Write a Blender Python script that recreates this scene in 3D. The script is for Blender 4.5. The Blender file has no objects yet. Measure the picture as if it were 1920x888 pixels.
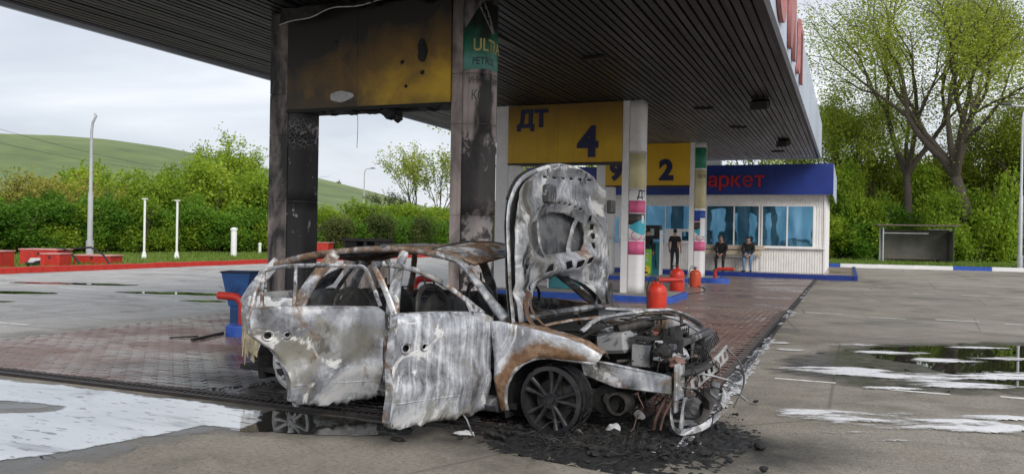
import bpy, bmesh, math, random
import numpy as np
from mathutils import Vector, Matrix, noise as mnoise
from mathutils.geometry import delaunay_2d_cdt

random.seed(11)
rng = np.random.default_rng(11)
R = math.radians
scene = bpy.context.scene
COL = scene.collection

# ------------------------------------------------------------------ camera
CAM_H = 1.6
YAW, PITCH, ROLL, FPX = R(22.3), 5 / 1536, 0.018, 1536.0
fw = Vector((-math.sin(YAW) * math.cos(PITCH), math.cos(YAW) * math.cos(PITCH), -math.sin(PITCH)))
r0 = Vector((math.cos(YAW), math.sin(YAW), 0))
u0 = r0.cross(fw)
rt = r0 * math.cos(ROLL) + u0 * math.sin(ROLL)
up = u0 * math.cos(ROLL) - r0 * math.sin(ROLL)
cam_d = bpy.data.cameras.new('camera')
cam = bpy.data.objects.new('camera', cam_d)
COL.objects.link(cam)
mw = Matrix((rt, up, -fw)).transposed().to_4x4()
mw.translation = Vector((0, 0, CAM_H))
cam.matrix_world = mw
cam_d.sensor_width = 36
cam_d.lens = 36 * FPX / 1920
cam_d.clip_start = 0.05
cam_d.clip_end = 6000
scene.camera = cam

# ------------------------------------------------------------------ sky, sun, exposure
SUN_EL, SUN_AZ = R(33), R(134)      # azimuth: clockwise from +Y, where the light comes from
world = bpy.data.worlds.new('World')
scene.world = world
world.use_nodes = True
wt = world.node_tree
wt.nodes.clear()
def wn(t, **k):
    n = wt.nodes.new(t)
    for a, b in k.items():
        setattr(n, a, b)
    return n
sky = wn('ShaderNodeTexSky', sky_type='NISHITA', sun_disc=False)
sky.sun_elevation = SUN_EL
sky.sun_rotation = SUN_AZ
sky.air_density = 1.0
sky.dust_density = 2.5
tc = wn('ShaderNodeTexCoord')
mp = wn('ShaderNodeMapping')
mp.inputs['Scale'].default_value = (1.6, 1.6, 7.0)
wt.links.new(tc.outputs['Generated'], mp.inputs['Vector'])
nz = wn('ShaderNodeTexNoise')
nz.inputs['Scale'].default_value = 1.5
nz.inputs['Detail'].default_value = 7
nz.inputs['Roughness'].default_value = 0.5
nz.inputs['Distortion'].default_value = 0.4
wt.links.new(mp.outputs[0], nz.inputs['Vector'])
rp = wn('ShaderNodeValToRGB')
e = rp.color_ramp.elements
e[0].position, e[0].color = 0.34, (4.3, 4.6, 5.15, 1)
e[1].position, e[1].color = 0.72, (8.2, 8.2, 8.3, 1)
m = e.new(0.52); m.color = (5.6, 5.85, 6.3, 1)
wt.links.new(nz.outputs['Fac'], rp.inputs['Fac'])
mx = wn('ShaderNodeMixRGB')
mx.inputs['Fac'].default_value = 0.88
wt.links.new(sky.outputs[0], mx.inputs[1])
wt.links.new(rp.outputs[0], mx.inputs[2])
bg = wn('ShaderNodeBackground')
bg.inputs['Strength'].default_value = 0.1
wt.links.new(mx.outputs[0], bg.inputs['Color'])
wo = wn('ShaderNodeOutputWorld')
wt.links.new(bg.outputs[0], wo.inputs[0])

sun_d = bpy.data.lights.new('sun', 'SUN')
sun_d.energy = 1.5
sun_d.angle = R(30)
sun_d.color = (1.0, 0.96, 0.9)
sun = bpy.data.objects.new('sun', sun_d)
COL.objects.link(sun)
sdir = Vector((math.sin(SUN_AZ) * math.cos(SUN_EL), math.cos(SUN_AZ) * math.cos(SUN_EL), math.sin(SUN_EL)))
sun.rotation_euler = sdir.to_track_quat('Z', 'Y').to_euler()
sun.location = (0, 0, 40)

vs = scene.view_settings
vs.view_transform = 'Standard'
vs.look = 'None'
vs.gamma = 1.0
vs.use_curve_mapping = False
vs.exposure = 0.62
scene.cycles.max_bounces = 7
scene.cycles.diffuse_bounces = 3
scene.cycles.glossy_bounces = 3
scene.cycles.transparent_max_bounces = 10

# ------------------------------------------------------------------ pixel -> place helpers (a point of the photograph with a known height)
def ray(x, y):
    return fw + rt * ((x - 960) / FPX) - up * ((y - 444) / FPX)
def gpt(x, y, z=0.0):
    d = ray(x, y); t = (z - CAM_H) / d.z
    return Vector((0, 0, CAM_H)) + d * t
def dpt(x, y, depth):
    return Vector((0, 0, CAM_H)) + ray(x, y) * depth
def pxx(p):
    q = Vector(p) - Vector((0, 0, CAM_H)); z = q.dot(fw)
    return 960 + FPX * q.dot(rt) / z

# ------------------------------------------------------------------ mesh builder
class MB:
    def __init__(s):
        s.v = []; s.f = []
    def add(s, vs_, fs_):
        o = len(s.v)
        s.v.extend([tuple(q) for q in vs_])
        s.f.extend([tuple(i + o for i in q) for q in fs_])
        return s
    def box(s, c, d, rot=None, taper=1.0):
        hx, hy, hz = d[0] / 2, d[1] / 2, d[2] / 2
        pts = []
        for z, k in ((-hz, 1), (hz, taper)):
            for x, y in ((-hx, -hy), (hx, -hy), (hx, hy), (-hx, hy)):
                p = Vector((x * k, y * k, z))
                if rot is not None:
                    p = rot @ p
                pts.append(p + Vector(c))
        return s.add(pts, [(3, 2, 1, 0), (4, 5, 6, 7), (0, 1, 5, 4), (1, 2, 6, 5), (2, 3, 7, 6), (3, 0, 4, 7)])
    def bbox(s, x0, x1, y0, y1, z0, z1):
        return s.box(((x0 + x1) / 2, (y0 + y1) / 2, (z0 + z1) / 2), (x1 - x0, y1 - y0, z1 - z0))
    def tube(s, pts, r, n=8, cap=True, sq=None):
        pts = [Vector(q) for q in pts]
        m = len(pts)
        rr = r if isinstance(r, (list, tuple)) else [r] * m
        t0 = (pts[1] - pts[0]).normalized()
        a = Vector((0, 0, 1)) if abs(t0.z) < 0.9 else Vector((1, 0, 0))
        nrm = t0.cross(a).normalized()
        vv = []
        for i in range(m):
            t = (pts[min(i + 1, m - 1)] - pts[max(i - 1, 0)])
            t = t.normalized() if t.length > 1e-9 else t0
            nrm = (nrm - t * nrm.dot(t))
            nrm = nrm.normalized() if nrm.length > 1e-6 else t.orthogonal().normalized()
            b = t.cross(nrm)
            for k in range(n):
                an = 2 * math.pi * k / n + (math.pi / 4 if n == 4 else 0)
                ka, kb = (1, 1) if sq is None else sq
                vv.append(pts[i] + nrm * math.cos(an) * rr[i] * ka + b * math.sin(an) * rr[i] * kb)
        ff = []
        for i in range(m - 1):
            for k in range(n):
                k2 = (k + 1) % n
                ff.append((i * n + k, i * n + k2, (i + 1) * n + k2, (i + 1) * n + k))
        if cap:
            ff.append(tuple(range(n - 1, -1, -1)))
            ff.append(tuple((m - 1) * n + k for k in range(n)))
        return s.add(vv, ff)
    def lathe(s, prof, n=20, c=(0, 0, 0), axis='Z', a0=0.0, a1=2 * math.pi):
        full = abs(a1 - a0 - 2 * math.pi) < 1e-6
        cnt = n if full else n + 1
        vv = []
        for r, h in prof:
            for k in range(cnt):
                an = a0 + (a1 - a0) * k / n
                x, y = r * math.cos(an), r * math.sin(an)
                p = (x, y, h) if axis == 'Z' else ((x, h, y) if axis == 'Y' else (h, x, y))
                vv.append((p[0] + c[0], p[1] + c[1], p[2] + c[2]))
        ff = []
        for i in range(len(prof) - 1):
            for k in range(cnt if full else n):
                k2 = (k + 1) % cnt
                ff.append((i * cnt + k, i * cnt + k2, (i + 1) * cnt + k2, (i + 1) * cnt + k))
        return s.add(vv, ff)
    def prism(s, poly, z0, z1):
        n = len(poly)
        vv = [(x, y, z0) for x, y in poly] + [(x, y, z1) for x, y in poly]
        ff = [tuple(range(n - 1, -1, -1)), tuple(range(n, 2 * n))]
        ff += [(i, (i + 1) % n, (i + 1) % n + n, i + n) for i in range(n)]
        return s.add(vv, ff)
    def lump(s, c, d, seed=0, amp=0.35, n=2, freq=2.0):
        bm = bmesh.new()
        bmesh.ops.create_icosphere(bm, subdivisions=n, radius=1.0)
        off = Vector((seed * 7.31, seed * 3.17, seed * 1.93))
        for v in bm.verts:
            k = 1 + amp * mnoise.noise(v.co * freq + off) + amp * 0.5 * mnoise.noise(v.co * freq * 2.7 + off)
            v.co = Vector((v.co.x * d[0] * k, v.co.y * d[1] * k, v.co.z * d[2] * k)) + Vector(c)
        bm.verts.index_update()
        vv = [tuple(v.co) for v in bm.verts]
        ff = [tuple(v.index for v in f.verts) for f in bm.faces]
        bm.free()
        return s.add(vv, ff)
    def mesh(s, name, fix=True):
        me = bpy.data.meshes.new(name)
        me.from_pydata(s.v, [], s.f)
        if fix:
            bm = bmesh.new(); bm.from_mesh(me)
            bmesh.ops.recalc_face_normals(bm, faces=bm.faces)
            bm.to_mesh(me); bm.free()
        return me

def put(name, me, mat, parent=None, smooth=False, loc=None, bevel=0.0, seg=1, thick=0.0):
    o = bpy.data.objects.new(name, me)
    COL.objects.link(o)
    if mat is not None and not me.materials:
        for q in (mat if isinstance(mat, (list, tuple)) else [mat]):
            me.materials.append(q)
    if parent is not None:
        o.parent = parent
    if loc is not None:
        o.location = loc
    if smooth:
        me.shade_smooth()
        if smooth != 'full':
            try:
                me.set_sharp_from_angle(angle=R(38))
            except Exception:
                pass
    if thick:
        q = o.modifiers.new('thickness', 'SOLIDIFY'); q.thickness = thick; q.offset = 0
    if bevel:
        q = o.modifiers.new('edge', 'BEVEL'); q.width = bevel; q.segments = seg; q.limit_method = 'ANGLE'; q.angle_limit = R(40)
    return o
def B(name, mb, mat, parent=None, **k):
    return put(name, mb.mesh(name), mat, parent, **k)
def tag(o, label=None, cat=None, group=None, kind=None):
    if label: o['label'] = label
    if cat: o['category'] = cat
    if group: o['group'] = group
    if kind: o['kind'] = kind
    return o
def thing(name, loc, label, cat, rz=0.0, group=None):
    o = bpy.data.objects.new(name, None)
    o.empty_display_size = 0.2
    COL.objects.link(o)
    o.location = loc
    o.rotation_euler = (0, 0, rz)
    return tag(o, label, cat, group)
def copy_tree(o, parent=None):
    c = o.copy(); COL.objects.link(c)
    if parent is not None:
        c.parent = parent
    for ch in list(o.children):
        copy_tree(ch, c)
    return c
ORD = ['first', 'second', 'third', 'fourth', 'fifth', 'sixth', 'seventh', 'eighth', 'ninth', 'tenth', 'eleventh', 'twelfth',
       'thirteenth', 'fourteenth', 'fifteenth', 'sixteenth', 'seventeenth', 'eighteenth', 'nineteenth', 'twentieth',
       'twenty-first', 'twenty-second', 'twenty-third', 'twenty-fourth', 'twenty-fifth', 'twenty-sixth', 'twenty-seventh', 'twenty-eighth',
       'twenty-ninth', 'thirtieth', 'thirty-first', 'thirty-second', 'thirty-third', 'thirty-fourth', 'thirty-fifth', 'thirty-sixth']

def text_mesh(txt, size, depth=0.0, bold=0.0, align='LEFT'):
    cu = bpy.data.curves.new('lettering', 'FONT')
    cu.body = txt; cu.size = size; cu.extrude = depth; cu.offset = bold
    cu.align_x = align; cu.resolution_u = 4
    o = bpy.data.objects.new('lettering', cu)
    COL.objects.link(o)
    dg = bpy.context.evaluated_depsgraph_get()
    dg.update()
    me = bpy.data.meshes.new_from_object(o.evaluated_get(dg))
    me.materials.clear()
    bpy.data.objects.remove(o); bpy.data.curves.remove(cu)
    return me
FRONT = Matrix(((1, 0, 0, 0), (0, 0, -1, 0), (0, 1, 0, 0), (0, 0, 0, 1)))   # text upright, facing -Y

# ------------------------------------------------------------------ materials
class N:
    def __init__(s, name):
        s.m = bpy.data.materials.new(name); s.m.use_nodes = True
        s.t = s.m.node_tree; s.t.nodes.clear()
        s.out = s.t.nodes.new('ShaderNodeOutputMaterial')
    def n(s, t, **k):
        q = s.t.nodes.new(t)
        for a, b in k.items(): setattr(q, a, b)
        return q
    def set(s, sock, v):
        if isinstance(v, bpy.types.NodeSocket): s.t.links.new(v, sock)
        elif isinstance(v, (tuple, list)) and len(v) == 3 and sock.type == 'RGBA': sock.default_value = (*v, 1)
        else: sock.default_value = v
    def pos(s): return s.n('ShaderNodeNewGeometry').outputs['Position']
    def obj(s): return s.n('ShaderNodeTexCoord').outputs['Object']
    def rnd(s): return s.n('ShaderNodeNewGeometry').outputs['Random Per Island']
    def ornd(s): return s.n('ShaderNodeObjectInfo').outputs['Random']
    def map(s, vec, scale=(1, 1, 1), loc=(0, 0, 0), rot=(0, 0, 0)):
        q = s.n('ShaderNodeMapping'); s.set(q.inputs['Vector'], vec)
        q.inputs['Scale'].default_value = scale; q.inputs['Location'].default_value = loc; q.inputs['Rotation'].default_value = rot
        return q.outputs[0]
    def noise(s, vec, scale=5, detail=4, rough=0.5, dist=0.0):
        q = s.n('ShaderNodeTexNoise'); s.set(q.inputs['Vector'], vec)
        q.inputs['Scale'].default_value = scale; q.inputs['Detail'].default_value = detail
        q.inputs['Roughness'].default_value = rough; q.inputs['Distortion'].default_value = dist
        return q.outputs['Fac']
    def vor(s, vec, scale=5, feature='F1'):
        q = s.n('ShaderNodeTexVoronoi', feature=feature); s.set(q.inputs['Vector'], vec); q.inputs['Scale'].default_value = scale
        return q.outputs['Distance']
    def ramp(s, fac, stops):
        q = s.n('ShaderNodeValToRGB'); s.set(q.inputs['Fac'], fac)
        el = q.color_ramp.elements
        while len(el) < len(stops): el.new(0.5)
        for i, (p, c) in enumerate(stops):
            el[i].position = p
            c = (c, c, c) if not isinstance(c, (tuple, list)) else c
            el[i].color = (*c, 1)
        return q.outputs[0]
    def mix(s, fac, a, b, mode='MIX'):
        q = s.n('ShaderNodeMixRGB', blend_type=mode)
        s.set(q.inputs[0], fac); s.set(q.inputs[1], a); s.set(q.inputs[2], b)
        return q.outputs[0]
    def math(s, op, a, b=0.0, clamp=False):
        q = s.n('ShaderNodeMath', operation=op, use_clamp=clamp)
        s.set(q.inputs[0], a); s.set(q.inputs[1], b)
        return q.outputs[0]
    def sep(s, vec):
        q = s.n('ShaderNodeSeparateXYZ'); s.set(q.inputs[0], vec); return q.outputs
    def rng(s, v, a, b, c=0.0, d=1.0):
        q = s.n('ShaderNodeMapRange', clamp=True); s.set(q.inputs[0], v)
        for i, k in enumerate((a, b, c, d)): q.inputs[i + 1].default_value = k
        return q.outputs[0]
    def dist(s, vec, p):
        q = s.n('ShaderNodeVectorMath', operation='DISTANCE'); s.set(q.inputs[0], vec); q.inputs[1].default_value = p
        return q.outputs['Value']
    def bump(s, h, strength=0.3, distance=0.02):
        q = s.n('ShaderNodeBump'); s.set(q.inputs['Height'], h)
        q.inputs['Strength'].default_value = strength; q.inputs['Distance'].default_value = distance
        return q.outputs[0]
    def done(s, base, rough=0.6, normal=None, metal=0.0, spec=0.5, **extra):
        q = s.n('ShaderNodeBsdfPrincipled')
        s.set(q.inputs['Base Color'], base); s.set(q.inputs['Roughness'], rough); s.set(q.inputs['Metallic'], metal)
        s.set(q.inputs['Specular IOR Level'], spec)
        if normal is not None: s.set(q.inputs['Normal'], normal)
        for k, v in extra.items(): s.set(q.inputs[k.replace('_', ' ')], v)
        s.t.links.new(q.outputs[0], s.out.inputs[0])
        return s.m
def plain(name, col, rough=0.6, var=0.18, scale=4.0, bump=0.0, metal=0.0, dirt=0.0, dirtcol=(0.05, 0.045, 0.04), spec=0.5):
    k = N(name); p = k.obj()
    f = k.noise(p, scale, 5, 0.6)
    c0 = tuple(q * (1 - var) for q in col); c1 = tuple(min(1, q * (1 + var * 0.6)) for q in col)
    c = k.ramp(f, [(0.3, c0), (0.7, c1)])
    if dirt:
        d = k.noise(p, scale * 2.3, 6, 0.65, 0.5)
        c = k.mix(k.math('MULTIPLY', k.rng(d, 0.5, 0.72), dirt), c, dirtcol)
    rr = k.rng(f, 0.3, 0.7, max(0.02, rough - 0.08), min(1, rough + 0.1))
    nr = k.bump(k.noise(p, scale * 9, 3), bump, 0.01) if bump else None
    return k.done(c, rr, nr, metal, spec)

def burnt(name, lo=0.10, hi=0.78, mid=0.40, rust=0.15, soot=0.2, seed=0.0, streak=0.5, brown=(0.20, 0.105, 0.05), olive=0.0, arch=False, sc=1.0):
    """fire-bleached steel: ash white, blued grey, rust and soot in streaky swirls with hard flaked edges"""
    k = N(name); p = k.map(k.obj(), (sc, sc, sc), loc=(seed, seed * 1.7, seed * 0.6))
    sw = k.noise(p, 1.5, 9, 0.54, 1.3)
    st = k.noise(k.map(p, (16, 16, 1.5)), 1.0, 7, 0.66, 0.8)
    f = k.math('ADD', k.math('MULTIPLY', sw, 1 - 0.5 * streak), k.math('MULTIPLY', st, 0.5 * streak))
    f = k.math('ADD', f, k.math('MULTIPLY', k.math('SUBTRACT', k.noise(p, 30, 6, 0.7, 0.4), 0.5), 0.16))
    c = k.ramp(f, [(0.38, (lo, lo * 0.99, lo * 1.03)), (0.445, (mid * 0.55, mid * 0.57, mid * 0.62)), (0.50, (mid * 0.95, mid * 0.99, mid * 1.07)),
                   (0.535, (hi * 0.74, hi * 0.77, hi * 0.82)), (0.58, (hi, hi, hi * 1.01))])
    # broad blued zones
    c = k.mix(k.rng(k.noise(k.map(p, loc=(7, 3, 5)), 1.5, 5, 0.6, 1.0), 0.46, 0.60, 0, 0.55), c, (mid * 0.78, mid * 0.82, mid * 0.92))
    # bare blotches with hard edges where paint flaked
    fl = k.noise(p, 1.9, 10, 0.62, 0.9)
    c = k.mix(k.rng(fl, 0.53, 0.575, 0, 0.75), c, (mid * 0.66, mid * 0.63, mid * 0.55))
    c = k.mix(k.rng(fl, 0.61, 0.65, 0, 0.8), c, (lo * 1.1, lo * 1.08, lo))
    wl_ = k.noise(k.map(p, loc=(5, 2, 9)), 2.2, 10, 0.66, 1.3)
    c = k.mix(k.rng(wl_, 0.56, 0.60, 0, 0.9), c, (hi * 1.03, hi * 1.03, hi * 1.03))
    if olive:
        x, y, z = k.sep(k.obj())
        ol = k.math('ADD', k.noise(k.map(p, loc=(2, 6, 1)), 1.3, 6, 0.62, 0.7), k.math('MULTIPLY', k.rng(k.math('ABSOLUTE', k.math('SUBTRACT', z, 0.58)), 0.05, 0.36), -0.35))
        c = k.mix(k.rng(ol, 0.44 - 0.1 * olive, 0.58 - 0.1 * olive, 0, 0.62), c, (0.23, 0.215, 0.17))
        c = k.mix(k.rng(wl_, 0.60, 0.61, 0, 0.8), c, (hi, hi, hi * 0.97))
    ru = k.noise(k.map(p, loc=(3.1, 8.2, 1.4)), 1.6, 7, 0.66, 0.8)
    rc = k.ramp(k.noise(p, 11, 6, 0.7), [(0.3, tuple(q * 0.45 for q in brown)), (0.5, brown), (0.72, (0.42, 0.29, 0.19))])
    c = k.mix(k.rng(ru, 0.66 - 0.34 * rust, 0.75 - 0.34 * rust, 0, 0.92), c, rc)
    so = k.noise(k.map(p, loc=(9.5, 1.2, 4.4)), 2.1, 7, 0.68, 0.6)
    c = k.mix(k.rng(so, 0.70 - 0.30 * soot, 0.77 - 0.30 * soot, 0, 0.95), c, (0.016, 0.015, 0.015))
    if arch:
        da = k.math('ADD', k.dist(k.map(k.obj(), (1, 0, 1)), (-.02, 0, .2)), k.math('MULTIPLY', k.math('SUBTRACT', k.noise(p, 5, 6, 0.65), 0.5), 0.22))
        c = k.mix(k.math('MULTIPLY', k.rng(da, 0.36, 0.40), k.rng(da, 0.56, 0.50, 0, 0.95)), c, rc)
    h = k.math('ADD', k.math('MULTIPLY', sw, 1.2), k.math('ADD', k.math('MULTIPLY', fl, 0.6), k.math('MULTIPLY', k.noise(p, 45, 5, 0.65), 0.45)))
    return k.done(c, k.rng(sw, 0.3, 0.7, 0.72, 0.45), k.bump(h, 0.28, 0.02), 0.25)

# -- ground
def m_asphalt():
    k = N('asphalt'); p = k.pos(); x, y, z = k.sep(p)
    big = k.noise(p, 0.16, 5, 0.55, 0.3)
    med = k.noise(p, 1.3, 6, 0.6, 0.4)
    c = k.ramp(k.math('ADD', k.math('MULTIPLY', big, 0.6), k.math('MULTIPLY', med, 0.4)),
               [(0.36, (0.135, 0.116, 0.088)), (0.5, (0.24, 0.212, 0.170)), (0.64, (0.34, 0.31, 0.262))])
    c = k.mix(k.rng(k.math('ADD', x, k.math('MULTIPLY', big, 3.0)), -7.5, -10.5, 0, 0.85), c, k.ramp(med, [(0.3, (0.46, 0.455, 0.45)), (0.65, (0.62, 0.61, 0.605))]))  # left lane paled in the colour to stand for sky reflection
    grit = k.noise(p, 55, 4, 0.75)
    c = k.mix(k.rng(grit, 0.35, 0.75, 0.0, 0.5), c, (0.38, 0.35, 0.30))
    ag = k.noise(p, 26, 5, 0.78)
    c = k.mix(k.rng(ag, 0.50, 0.64, 0.0, 0.62), c, (0.085, 0.076, 0.062))
    c = k.mix(k.rng(ag, 0.42, 0.34, 0.0, 0.5), c, (0.46, 0.43, 0.37))
    c = k.mix(k.rng(k.noise(p, 90, 3, 0.7), 0.60, 0.70, 0, 0.6), c, (0.07, 0.065, 0.06))
    c = k.mix(k.rng(k.noise(k.map(p, loc=(3, 7, 0)), 0.55, 6, 0.66, 0.6), 0.53, 0.66, 0, 0.55), c, (0.10, 0.088, 0.066))
    ck = k.n('ShaderNodeTexVoronoi', feature='DISTANCE_TO_EDGE'); k.set(ck.inputs['Vector'], k.map(k.mix(0.12, p, k.n('ShaderNodeTexNoise').outputs['Color'], 'ADD'), (0.35, 0.22, 1))); ck.inputs['Scale'].default_value = 1.0
    c = k.mix(k.rng(ck.outputs['Distance'], 0.008, 0.002, 0, 0.4), c, (0.04, 0.037, 0.033))
    # long tyre-worn streaks and patch joints
    stv = k.noise(k.map(p, (0.15, 2.2, 1), rot=(0, 0, 0.35)), 1.0, 4, 0.6, 0.3)
    c = k.mix(k.rng(stv, 0.52, 0.72, 0, 0.45), c, (0.12, 0.115, 0.108))
    # oily soot and wash-off from the fire
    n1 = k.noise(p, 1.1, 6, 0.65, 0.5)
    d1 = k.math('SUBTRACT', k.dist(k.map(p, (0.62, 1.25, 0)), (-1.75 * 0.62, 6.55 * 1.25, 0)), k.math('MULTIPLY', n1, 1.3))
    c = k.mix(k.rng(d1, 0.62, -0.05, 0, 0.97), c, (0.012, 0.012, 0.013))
    d2 = k.math('SUBTRACT', k.dist(k.map(p, (0.4, 1.5, 0)), (-4.4 * 0.4, 5.75 * 1.5, 0)), k.math('MULTIPLY', n1, 1.2))
    c = k.mix(k.rng(d2, 0.35, -0.25, 0, 0.8), c, (0.03, 0.028, 0.027))
    # wet film on the far lane at the left, patchy wet elsewhere
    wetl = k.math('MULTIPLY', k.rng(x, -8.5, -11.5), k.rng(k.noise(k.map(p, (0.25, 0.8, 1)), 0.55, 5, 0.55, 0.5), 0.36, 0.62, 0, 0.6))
    wetr = k.math('MULTIPLY', k.rng(k.noise(p, 0.45, 6, 0.62, 0.3), 0.53, 0.64), 0.9)
    wet = k.math('MAXIMUM', wetl, wetr)
    c = k.mix(k.math('MULTIPLY', k.math('MAXIMUM', k.math('MULTIPLY', wetl, 0.4), wetr), 0.5), c, (0.075, 0.068, 0.056))
    ro = k.math('SUBTRACT', k.rng(grit, 0.3, 0.7, 0.72, 0.9), k.math('MULTIPLY', wet, 0.50))
    h = k.math('MULTIPLY', k.math('ADD', grit, k.math('MULTIPLY', k.vor(p, 70), 0.8)), k.math('SUBTRACT', 1.0, k.math('MULTIPLY', wet, 0.93)))
    return k.done(c, ro, k.bump(h, 0.5, 0.012), 0, 0.5)
def m_paver(name, flat=False):
    k = N(name); p = k.pos(); x, y, z = k.sep(p)
    rn = k.math('FRACT', k.math('ADD', k.rnd(), k.ornd()))
    if flat:
        bt = k.n('ShaderNodeTexBrick'); k.set(bt.inputs['Vector'], p)
        bt.inputs['Scale'].default_value = 1.0; bt.inputs['Brick Width'].default_value = 0.2; bt.inputs['Row Height'].default_value = 0.1
        bt.inputs['Mortar Size'].default_value = 0.006
        bt.inputs['Color1'].default_value = (0.2, 0.2, 0.2, 1); bt.inputs['Color2'].default_value = (0.8, 0.8, 0.8, 1); bt.inputs['Mortar'].default_value = (0, 0, 0, 1)
        rn = bt.outputs[0]
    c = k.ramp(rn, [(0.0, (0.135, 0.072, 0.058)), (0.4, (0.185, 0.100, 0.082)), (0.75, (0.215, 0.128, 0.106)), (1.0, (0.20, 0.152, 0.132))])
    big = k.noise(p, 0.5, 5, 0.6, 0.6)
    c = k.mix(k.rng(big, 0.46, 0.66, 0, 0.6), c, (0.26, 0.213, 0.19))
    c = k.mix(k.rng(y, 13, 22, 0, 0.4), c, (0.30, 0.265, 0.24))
    c = k.mix(k.rng(k.noise(p, 14, 4, 0.7), 0.5, 0.7, 0, 0.35), c, (0.10, 0.085, 0.08))
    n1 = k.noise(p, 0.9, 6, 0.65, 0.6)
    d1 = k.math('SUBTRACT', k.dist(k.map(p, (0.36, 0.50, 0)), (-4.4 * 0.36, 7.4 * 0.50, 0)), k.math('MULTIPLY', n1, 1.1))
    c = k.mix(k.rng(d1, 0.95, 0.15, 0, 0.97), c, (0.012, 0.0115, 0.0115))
    wet = k.rng(k.noise(k.map(p, (0.5, 1.0, 1)), 0.8, 5, 0.6, 0.4), 0.36, 0.60)
    ro = k.math('SUBTRACT', 0.62, k.math('MULTIPLY', wet, 0.46))
    return k.done(c, ro, k.bump(k.noise(p, 45, 4, 0.6), 0.25, 0.008), 0, 0.5)

M = {}
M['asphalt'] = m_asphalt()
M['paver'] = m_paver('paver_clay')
M['paver_far'] = m_paver('paver_clay_far', True)
M['joint'] = plain('joint_sand', (0.10, 0.085, 0.08), 0.7, 0.3, 3)
M['drain'] = plain('drain_steel', (0.045, 0.04, 0.038), 0.5, 0.4, 6, 0.2, 0.5)
M['line_white'] = plain('line_paint', (0.80, 0.79, 0.74), 0.7, 0.15, 9, 0.1, dirt=0.4, dirtcol=(0.16, 0.15, 0.13))
M['white'] = plain('white_cladding', (0.82, 0.82, 0.82), 0.45, 0.08, 2.5, 0, dirt=0.22, dirtcol=(0.42, 0.40, 0.37))
M['white_far'] = plain('white_siding', (0.82, 0.81, 0.79), 0.5, 0.08, 2.5, 0, dirt=0.25, dirtcol=(0.45, 0.43, 0.38))
M['frame_white'] = plain('white_frame', (0.78, 0.78, 0.78), 0.4, 0.05)
M['blue'] = plain('blue_paint', (0.022, 0.085, 0.42), 0.55, 0.25, 6, 0.15, dirt=0.35, dirtcol=(0.10, 0.11, 0.13))
M['navy'] = plain('navy_panel', (0.012, 0.035, 0.22), 0.4, 0.2, 1.2)
M['bin_blue'] = plain('bin_blue', (0.020, 0.085, 0.26), 0.5, 0.3, 4, 0.1, dirt=0.3)
M['red'] = plain('red_paint', (0.50, 0.028, 0.018), 0.5, 0.25, 5, 0.1, dirt=0.35, dirtcol=(0.20, 0.06, 0.05))
M['ext_red'] = plain('extinguisher_red', (0.58, 0.035, 0.015), 0.42, 0.18, 6, 0.05, dirt=0.2, dirtcol=(0.35, 0.08, 0.05))
M['ext_orange'] = plain('extinguisher_orange', (0.56, 0.075, 0.03), 0.5, 0.18, 6, 0.05, dirt=0.2, dirtcol=(0.35, 0.1, 0.06))
M['letter_red'] = plain('letter_red', (0.50, 0.02, 0.025), 0.4, 0.15)
M['fascia_letter'] = plain('fascia_letter_red', (0.42, 0.16, 0.15), 0.5, 0.2, 1.5, dirt=0.3)
M['fascia'] = plain('fascia_panel', (0.50, 0.56, 0.66), 0.42, 0.16, 0.5, dirt=0.25, dirtcol=(0.25, 0.25, 0.27))
M['numeral'] = plain('navy_numeral', (0.010, 0.014, 0.07), 0.4, 0.2)
M['concrete'] = plain('concrete', (0.30, 0.29, 0.27), 0.8, 0.2, 3, 0.3, dirt=0.3)
M['galv'] = plain('galvanised', (0.46, 0.48, 0.50), 0.45, 0.15, 4, 0, 0.4)
M['lamp_grey'] = plain('lamp_post_grey', (0.40, 0.41, 0.43), 0.5, 0.15, 4)
M['black'] = plain('black_plastic', (0.018, 0.018, 0.02), 0.55, 0.3, 8)
M['rubber'] = plain('hose_rubber', (0.015, 0.015, 0.015), 0.6, 0.2)
M['char'] = plain('charred', (0.011, 0.011, 0.011), 0.62, 0.6, 16, 0.8, dirt=0.45, dirtcol=(0.05, 0.048, 0.046))
M['ash'] = plain('grey_ash', (0.20, 0.20, 0.205), 0.95, 0.5, 10, 0.6, dirt=0.6, dirtcol=(0.03, 0.03, 0.03))
M['ash_white'] = plain('white_ash', (0.55, 0.55, 0.56), 0.95, 0.3, 12, 0.6, dirt=0.5, dirtcol=(0.1, 0.1, 0.1))
M['wood_bench'] = plain('ledge_board', (0.55, 0.47, 0.36), 0.6, 0.12, 3)
M['pink'] = plain('pink_sticker', (0.72, 0.14, 0.30), 0.5, 0.15, 4)
M['cyan'] = plain('cyan_sticker', (0.05, 0.42, 0.55), 0.5, 0.12)
M['darkgrey'] = plain('dark_sticker', (0.07, 0.065, 0.065), 0.5, 0.2)
M['paper'] = plain('paper', (0.75, 0.75, 0.76), 0.6, 0.05)
M['yellow_pale'] = plain('pale_yellow_film', (0.72, 0.66, 0.38), 0.5, 0.12)
M['green_film'] = plain('green_film', (0.03, 0.26, 0.15), 0.5, 0.2)
M['board_green'] = plain('board_green', (0.22, 0.55, 0.06), 0.5, 0.25, 2.0)
M['board_deep'] = plain('board_deep_green', (0.01, 0.30, 0.07), 0.5, 0.1)
M['board_yellow'] = plain('board_yellow', (0.80, 0.66, 0.05), 0.5, 0.1)
M['teal'] = plain('teal_panel', (0.04, 0.22, 0.26), 0.3, 0.25, 1.2)
M['screen'] = plain('screen', (0.45, 0.52, 0.52), 0.2, 0.1)
M['wood_roof'] = plain('shelter_roof', (0.13, 0.10, 0.08), 0.7, 0.3, 3)
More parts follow.
